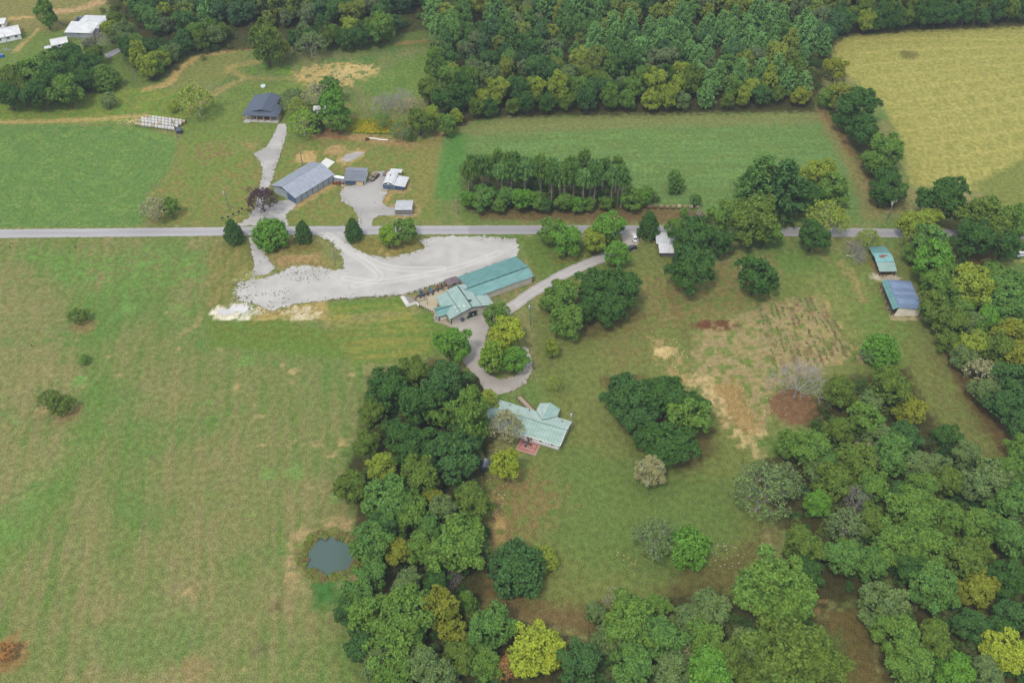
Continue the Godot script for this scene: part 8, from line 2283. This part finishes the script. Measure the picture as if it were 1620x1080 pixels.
	tree("round_4", "gg", -170.0, -405.6, 9.9, 11.1, 186, auto("round", "gg", 2, 2, 12), PLACES[12])
	tree("round_1", "dg", -167.6, -401.0, 9.5, 10.6, 174, auto("round", "dg", 3, 2, 12), PLACES[12])
	tree("round_4", "db", -163.4, -394.5, 9.6, 10.8, 231, auto("round", "db", 4, 2, 12), PLACES[12])
	tree("tall_1", "yg", -159.1, -389.0, 10.0, 14.0, 323, auto("tall", "yg", 5, 2, 12), PLACES[12])
	tree("round_3", "yg", -154.4, -383.8, 10.3, 11.5, 54, auto("round", "yg", 6, 2, 12), PLACES[12])
	tree("round_1", "mg", -151.4, -385.6, 7.7, 8.6, 35, auto("round", "mg", 7, 2, 12), PLACES[12])
	tree("round_3", "yg", -149.9, -392.4, 7.7, 8.6, 269, auto("round", "yg", 8, 2, 12), PLACES[12])
	tree("round_0", "gg", -147.6, -398.5, 7.9, 8.9, 330, auto("round", "gg", 9, 2, 12), PLACES[12])
	tree("round_3", "db", -143.2, -404.9, 8.6, 9.6, 186, auto("round", "db", 10, 2, 12), PLACES[12])
	tree("tall_0", "ol", -137.6, -407.9, 8.0, 11.1, 159, auto("tall", "ol", 11, 2, 12), PLACES[12])
	tree("round_2", "gg", -132.1, -412.7, 9.1, 10.2, 259, auto("round", "gg", 12, 2, 12), PLACES[12])
	tree("tall_0", "ol", -177.9, -422.0, 9.1, 12.7, 67, auto("tall", "ol", 0, 1, 12), PLACES[12])
	tree("round_2", "yg", -174.1, -416.1, 8.7, 9.7, 96, auto("round", "yg", 1, 1, 12), PLACES[12])
	tree("tall_2", "gg", -170.1, -411.2, 9.5, 13.3, 72, auto("tall", "gg", 2, 1, 12), PLACES[12])
	tree("round_2", "mg", -165.9, -405.6, 8.7, 9.7, 211, auto("round", "mg", 3, 1, 12), PLACES[12])
	tree("tall_2", "gg", -160.9, -398.3, 7.6, 10.6, 113, auto("tall", "gg", 4, 1, 12), PLACES[12])
	tree("tall_0", "db", -155.9, -395.3, 9.5, 13.4, 84, auto("tall", "db", 5, 1, 12), PLACES[12])
	tree("round_4", "yg", -152.4, -390.2, 9.0, 10.1, 249, auto("round", "yg", 6, 1, 12), PLACES[12])
	tree("round_1", "mg", -150.8, -394.6, 8.4, 9.4, 343, auto("round", "mg", 7, 1, 12), PLACES[12])
	tree("round_3", "db", -147.9, -401.2, 7.9, 8.9, 107, auto("round", "db", 8, 1, 12), PLACES[12])
	tree("round_1", "db", -144.6, -407.1, 10.4, 11.6, 254, auto("round", "db", 9, 1, 12), PLACES[12])
	tree("round_3", "mg", -141.3, -413.8, 9.7, 10.9, 149, auto("round", "mg", 10, 1, 12), PLACES[12])
	tree("tall_2", "mg", -136.0, -418.1, 8.1, 11.3, 307, auto("tall", "mg", 11, 1, 12), PLACES[12])
	tree("round_3", "ol", -129.9, -419.4, 7.5, 8.4, 210, auto("round", "ol", 12, 1, 12), PLACES[12])
	tree("round_0", "db", -96.3, -409.4, 8.5, 9.5, 96, auto("round", "db", 0, 2, 13), PLACES[13])
	tree("round_2", "dg", -89.2, -411.8, 8.6, 9.7, 78, auto("round", "dg", 1, 2, 13), PLACES[13])
	tree("tall_2", "ol", -82.2, -409.9, 7.8, 11.0, 8, auto("tall", "ol", 2, 2, 13), PLACES[13])
	tree("round_2", "dg", -74.2, -409.7, 8.9, 10.0, 173, auto("round", "dg", 3, 2, 13), PLACES[13])
	tree("round_4", "dg", -68.8, -410.1, 9.6, 10.7, 138, auto("round", "dg", 4, 2, 13), PLACES[13])
	tree("round_2", "dg", -60.9, -414.0, 9.9, 11.0, 62, auto("round", "dg", 5, 2, 13), PLACES[13])
	tree("tall_1", "mg", -55.3, -417.3, 7.6, 10.6, 130, auto("tall", "mg", 6, 2, 13), PLACES[13])
	tree("round_1", "gg", -93.0, -416.9, 8.7, 9.7, 116, auto("round", "gg", 0, 1, 13), PLACES[13])
	tree("tall_1", "db", -85.3, -417.9, 8.6, 12.0, 279, auto("tall", "db", 1, 1, 13), PLACES[13])
	tree("round_1", "mg", -80.0, -415.9, 8.0, 9.0, 52, auto("round", "mg", 2, 1, 13), PLACES[13])
	tree("round_3", "yg", -72.5, -417.7, 10.4, 11.7, 357, auto("round", "yg", 3, 1, 13), PLACES[13])
	tree("round_1", "db", -66.2, -419.8, 8.0, 9.0, 173, auto("round", "db", 4, 1, 13), PLACES[13])
	tree("round_3", "gg", -59.6, -420.8, 8.6, 9.6, 216, auto("round", "gg", 5, 1, 13), PLACES[13])
	tree("round_0", "db", -53.2, -426.1, 7.8, 8.7, 168, auto("round", "db", 6, 1, 13), PLACES[13])
	tree("round_3", "ol", 145.6, -422.2, 8.7, 9.7, 300, auto("round", "ol", 0, 2, 14), PLACES[14])
	tree("round_0", "db", 151.7, -424.7, 9.4, 10.6, 296, auto("round", "db", 1, 2, 14), PLACES[14])
	tree("tall_2", "yg", 160.3, -424.5, 9.0, 12.6, 201, auto("tall", "yg", 2, 2, 14), PLACES[14])
	tree("tall_1", "db", 166.4, -426.5, 9.9, 13.8, 173, auto("tall", "db", 3, 2, 14), PLACES[14])
	tree("tall_2", "dg", 172.8, -426.3, 10.1, 14.1, 259, auto("tall", "dg", 4, 2, 14), PLACES[14])
	tree("round_4", "ol", 180.1, -429.7, 8.8, 9.8, 308, auto("round", "ol", 5, 2, 14), PLACES[14])
	tree("tall_2", "dg", 188.2, -429.6, 10.2, 14.3, 144, auto("tall", "dg", 6, 2, 14), PLACES[14])
	tree("round_4", "db", 194.3, -430.8, 9.2, 10.3, 264, auto("round", "db", 7, 2, 14), PLACES[14])
	tree("round_1", "db", 201.0, -431.8, 10.0, 11.2, 346, auto("round", "db", 8, 2, 14), PLACES[14])
	tree("tall_0", "db", 208.4, -433.6, 9.6, 13.4, 168, auto("tall", "db", 9, 2, 14), PLACES[14])
	tree("round_1", "db", 216.4, -432.5, 7.7, 8.6, 83, auto("round", "db", 10, 2, 14), PLACES[14])
	tree("tall_2", "db", 223.3, -435.8, 10.1, 14.2, 85, auto("tall", "db", 11, 2, 14), PLACES[14])
	tree("round_1", "ol", 230.7, -436.8, 9.8, 10.9, 258, auto("round", "ol", 12, 2, 14), PLACES[14])
	tree("round_3", "db", 237.0, -435.9, 9.2, 10.3, 243, auto("round", "db", 13, 2, 14), PLACES[14])
	tree("round_0", "dg", 148.3, -429.0, 9.7, 10.8, 345, auto("round", "dg", 0, 1, 14), PLACES[14])
	tree("round_3", "ol", 155.7, -431.8, 9.2, 10.3, 307, auto("round", "ol", 1, 1, 14), PLACES[14])
	tree("tall_0", "ol", 162.0, -432.9, 9.5, 13.3, 87, auto("tall", "ol", 2, 1, 14), PLACES[14])
	tree("round_2", "dg", 168.9, -434.5, 7.6, 8.5, 68, auto("round", "dg", 3, 1, 14), PLACES[14])
	tree("round_0", "ol", 175.7, -433.3, 10.1, 11.3, 93, auto("round", "ol", 4, 1, 14), PLACES[14])
	tree("tall_1", "ol", 184.3, -435.2, 7.9, 11.0, 67, auto("tall", "ol", 5, 1, 14), PLACES[14])
	tree("tall_2", "dg", 189.9, -436.9, 10.0, 14.0, 254, auto("tall", "dg", 6, 1, 14), PLACES[14])
	tree("round_2", "db", 198.0, -438.6, 9.4, 10.5, 309, auto("round", "db", 7, 1, 14), PLACES[14])
	tree("round_4", "ol", 203.8, -438.0, 7.9, 8.8, 324, auto("round", "ol", 8, 1, 14), PLACES[14])
	tree("round_1", "ol", 211.2, -438.6, 8.0, 9.0, 92, auto("round", "ol", 9, 1, 14), PLACES[14])
	tree("tall_2", "ol", 217.7, -440.1, 10.4, 14.6, 311, auto("tall", "ol", 10, 1, 14), PLACES[14])
	tree("round_1", "ol", 225.9, -442.5, 9.6, 10.7, 113, auto("round", "ol", 11, 1, 14), PLACES[14])
	tree("round_3", "db", 232.1, -443.9, 8.9, 10.0, 152, auto("round", "db", 12, 1, 14), PLACES[14])
	tree("tall_0", "db", 240.5, -444.0, 10.0, 14.0, 262, auto("tall", "db", 13, 1, 14), PLACES[14])
	tree("round_3", "mg", -25.5, -340.0, 9.0, 9.5, 31, "rounded green tree at the left corner of the north wood")
	tree("pine_2", "pg", -33.0, -415.1, 11.0, 13.8, 33, "tall pale pine at the left end of the north wood, nearest one")
	tree("pine_1", "pg", -36.7, -429.6, 11.0, 13.8, 300, "tall pale pine at the left end of the north wood, rearmost one")
	tree("pine_2", "pg", -28.1, -419.8, 9.0, 11.2, 105, "pale pine right of the nearest pale pine of the north wood")
	tree("round_2", "mg", -58.7, -416.2, 14.0, 14.7, 128, "large round green tree standing forward of the far wood")
	tree("round_0", "ol", -64.6, -421.0, 9.0, 9.5, 209, "olive tree against the large round tree of the far wood")
	tree("stem_0", "mg", -15.6, -295.8, 6.7, 16.9, 243, auto("stem", "mg", 0, 2, 15), PLACES[15])
	tree("stem_1", "bg", -10.4, -300.1, 7.4, 15.9, 2, auto("stem", "bg", 1, 2, 15), PLACES[15])
	tree("stem_0", "pg", -3.9, -297.0, 6.9, 15.5, 121, auto("stem", "pg", 2, 2, 15), PLACES[15])
	tree("stem_1", "mg", -1.4, -298.9, 6.3, 18.2, 157, auto("stem", "mg", 3, 2, 15), PLACES[15])
	tree("stem_2", "bg", -0.2, -296.6, 7.1, 17.2, 175, auto("stem", "bg", 4, 2, 15), PLACES[15])
	tree("stem_1", "pg", 4.6, -297.3, 6.7, 15.6, 76, auto("stem", "pg", 5, 2, 15), PLACES[15])
	tree("stem_2", "mg", 10.4, -296.2, 6.8, 17.6, 211, auto("stem", "mg", 6, 2, 15), PLACES[15])
	tree("stem_0", "bg", 14.2, -292.7, 6.4, 17.7, 344, auto("stem", "bg", 7, 2, 15), PLACES[15])
	tree("stem_2", "pg", 17.2, -293.5, 6.4, 16.2, 141, auto("stem", "pg", 8, 2, 15), PLACES[15])
	tree("stem_0", "mg", 18.8, -293.1, 7.5, 17.0, 196, auto("stem", "mg", 9, 2, 15), PLACES[15])
	tree("stem_1", "bg", 22.0, -293.5, 7.3, 17.3, 43, auto("stem", "bg", 10, 2, 15), PLACES[15])
	tree("stem_0", "pg", 25.3, -291.2, 7.2, 16.7, 99, auto("stem", "pg", 11, 2, 15), PLACES[15])
	tree("stem_1", "mg", 27.9, -293.1, 6.6, 15.8, 240, auto("stem", "mg", 12, 2, 15), PLACES[15])
	tree("stem_2", "bg", 29.4, -291.9, 7.2, 17.5, 41, auto("stem", "bg", 13, 2, 15), PLACES[15])
	tree("stem_1", "pg", 35.7, -293.1, 6.3, 16.8, 319, auto("stem", "pg", 14, 2, 15), PLACES[15])
	tree("stem_2", "mg", 38.2, -293.9, 6.5, 16.3, 327, auto("stem", "mg", 15, 2, 15), PLACES[15])
	tree("stem_0", "bg", 39.3, -292.3, 7.3, 16.3, 35, auto("stem", "bg", 16, 2, 15), PLACES[15])
	tree("stem_2", "bg", -14.5, -300.1, 6.6, 16.5, 339, auto("stem", "bg", 0, 1, 15), PLACES[15])
	tree("stem_0", "mg", -9.4, -303.1, 7.6, 13.9, 135, auto("stem", "mg", 1, 1, 15), PLACES[15])
	tree("stem_1", "mg", -5.2, -303.6, 6.8, 16.1, 278, auto("stem", "mg", 2, 1, 15), PLACES[15])
	tree("stem_0", "pg", -2.4, -300.1, 7.9, 13.5, 273, auto("stem", "pg", 3, 1, 15), PLACES[15])
	tree("stem_1", "bg", 1.1, -301.7, 7.1, 16.7, 106, auto("stem", "bg", 4, 1, 15), PLACES[15])
	tree("stem_2", "pg", 5.2, -300.6, 6.7, 15.8, 243, auto("stem", "pg", 5, 1, 15), PLACES[15])
	tree("stem_1", "mg", 10.2, -303.5, 7.5, 14.1, 235, auto("stem", "mg", 6, 1, 15), PLACES[15])
	tree("stem_2", "pg", 14.2, -300.7, 6.6, 15.3, 290, auto("stem", "pg", 7, 1, 15), PLACES[15])
	tree("stem_0", "pg", 17.4, -300.1, 7.3, 13.6, 96, auto("stem", "pg", 8, 1, 15), PLACES[15])
	tree("stem_2", "mg", 21.4, -301.0, 7.7, 15.4, 272, auto("stem", "mg", 9, 1, 15), PLACES[15])
	tree("stem_0", "mg", 26.3, -303.2, 7.0, 16.5, 346, auto("stem", "mg", 10, 1, 15), PLACES[15])
	tree("stem_1", "pg", 29.2, -299.7, 6.5, 15.3, 242, auto("stem", "pg", 11, 1, 15), PLACES[15])
	tree("stem_0", "bg", 33.2, -301.9, 7.2, 13.9, 193, auto("stem", "bg", 12, 1, 15), PLACES[15])
	tree("stem_1", "mg", 38.1, -302.4, 7.3, 14.1, 41, auto("stem", "mg", 13, 1, 15), PLACES[15])
	tree("round_4", "br", -15.5, -291.6, 7.8, 7.4, 178, auto("round", "br", 0, 0, 16), PLACES[16])
	tree("round_2", "bg", -10.5, -290.8, 10.5, 9.9, 127, auto("round", "bg", 1, 0, 16), PLACES[16])
	tree("round_4", "mg", -4.5, -288.5, 6.8, 6.5, 259, auto("round", "mg", 2, 0, 16), PLACES[16])
	tree("round_1", "bg", -2.3, -292.3, 9.1, 8.7, 244, auto("round", "bg", 3, 0, 16), PLACES[16])
	tree("round_4", "br", 3.6, -290.0, 10.0, 9.5, 204, auto("round", "br", 4, 0, 16), PLACES[16])
	tree("round_1", "mg", 9.1, -290.8, 7.7, 7.4, 66, auto("round", "mg", 5, 0, 16), PLACES[16])
	tree("round_3", "db", 11.8, -289.3, 6.4, 6.0, 232, auto("round", "db", 6, 0, 16), PLACES[16])
	tree("round_1", "mg", 18.6, -289.7, 8.2, 7.8, 227, auto("round", "mg", 7, 0, 16), PLACES[16])
	tree("round_3", "br", 23.1, -289.3, 6.8, 6.5, 64, auto("round", "br", 8, 0, 16), PLACES[16])
	tree("round_0", "mg", 27.3, -290.4, 5.9, 5.6, 320, auto("round", "mg", 9, 0, 16), PLACES[16])
	tree("round_3", "mg", 33.7, -290.8, 5.9, 5.6, 236, auto("round", "mg", 10, 0, 16), PLACES[16])
	tree("round_0", "mg", 42.8, -290.8, 9.1, 8.7, 44, auto("round", "mg", 11, 0, 16), PLACES[16])
	tree("round_2", "br", 46.2, -293.1, 7.8, 7.4, 335, auto("round", "br", 12, 0, 16), PLACES[16])
	tree("round_0", "bg", 60.1, -306.5, 6.1, 5.8, 51, auto("round", "bg", 13, 0, 16), PLACES[16])
	tree("round_2", "mg", 61.1, -303.3, 5.6, 5.3, 119, auto("round", "mg", 14, 0, 16), PLACES[16])
	tree("pine_1", "bg", 59.5, -301.3, 6.5, 8.1, 259, "slim blue green pine right of the roadside pines")
	tree("round_2", "bg", 65.9, -293.1, 5.0, 4.9, 215, "small blue green sapling right of the pale bales")
	tree("bush_1", "mg", 61.5, -287.4, 4.5, 3.4, 200, "low green bush right of the pale bales")
	tree("round_1", "mg", 48.2, -294.6, 7.8, 7.6, 233, "leafy green tree left of the brown round bales")
	tree("bush_0", "dg", 69.2, -284.1, 4.9, 3.7, 165, "dark bush at the right end of the roadside pines")
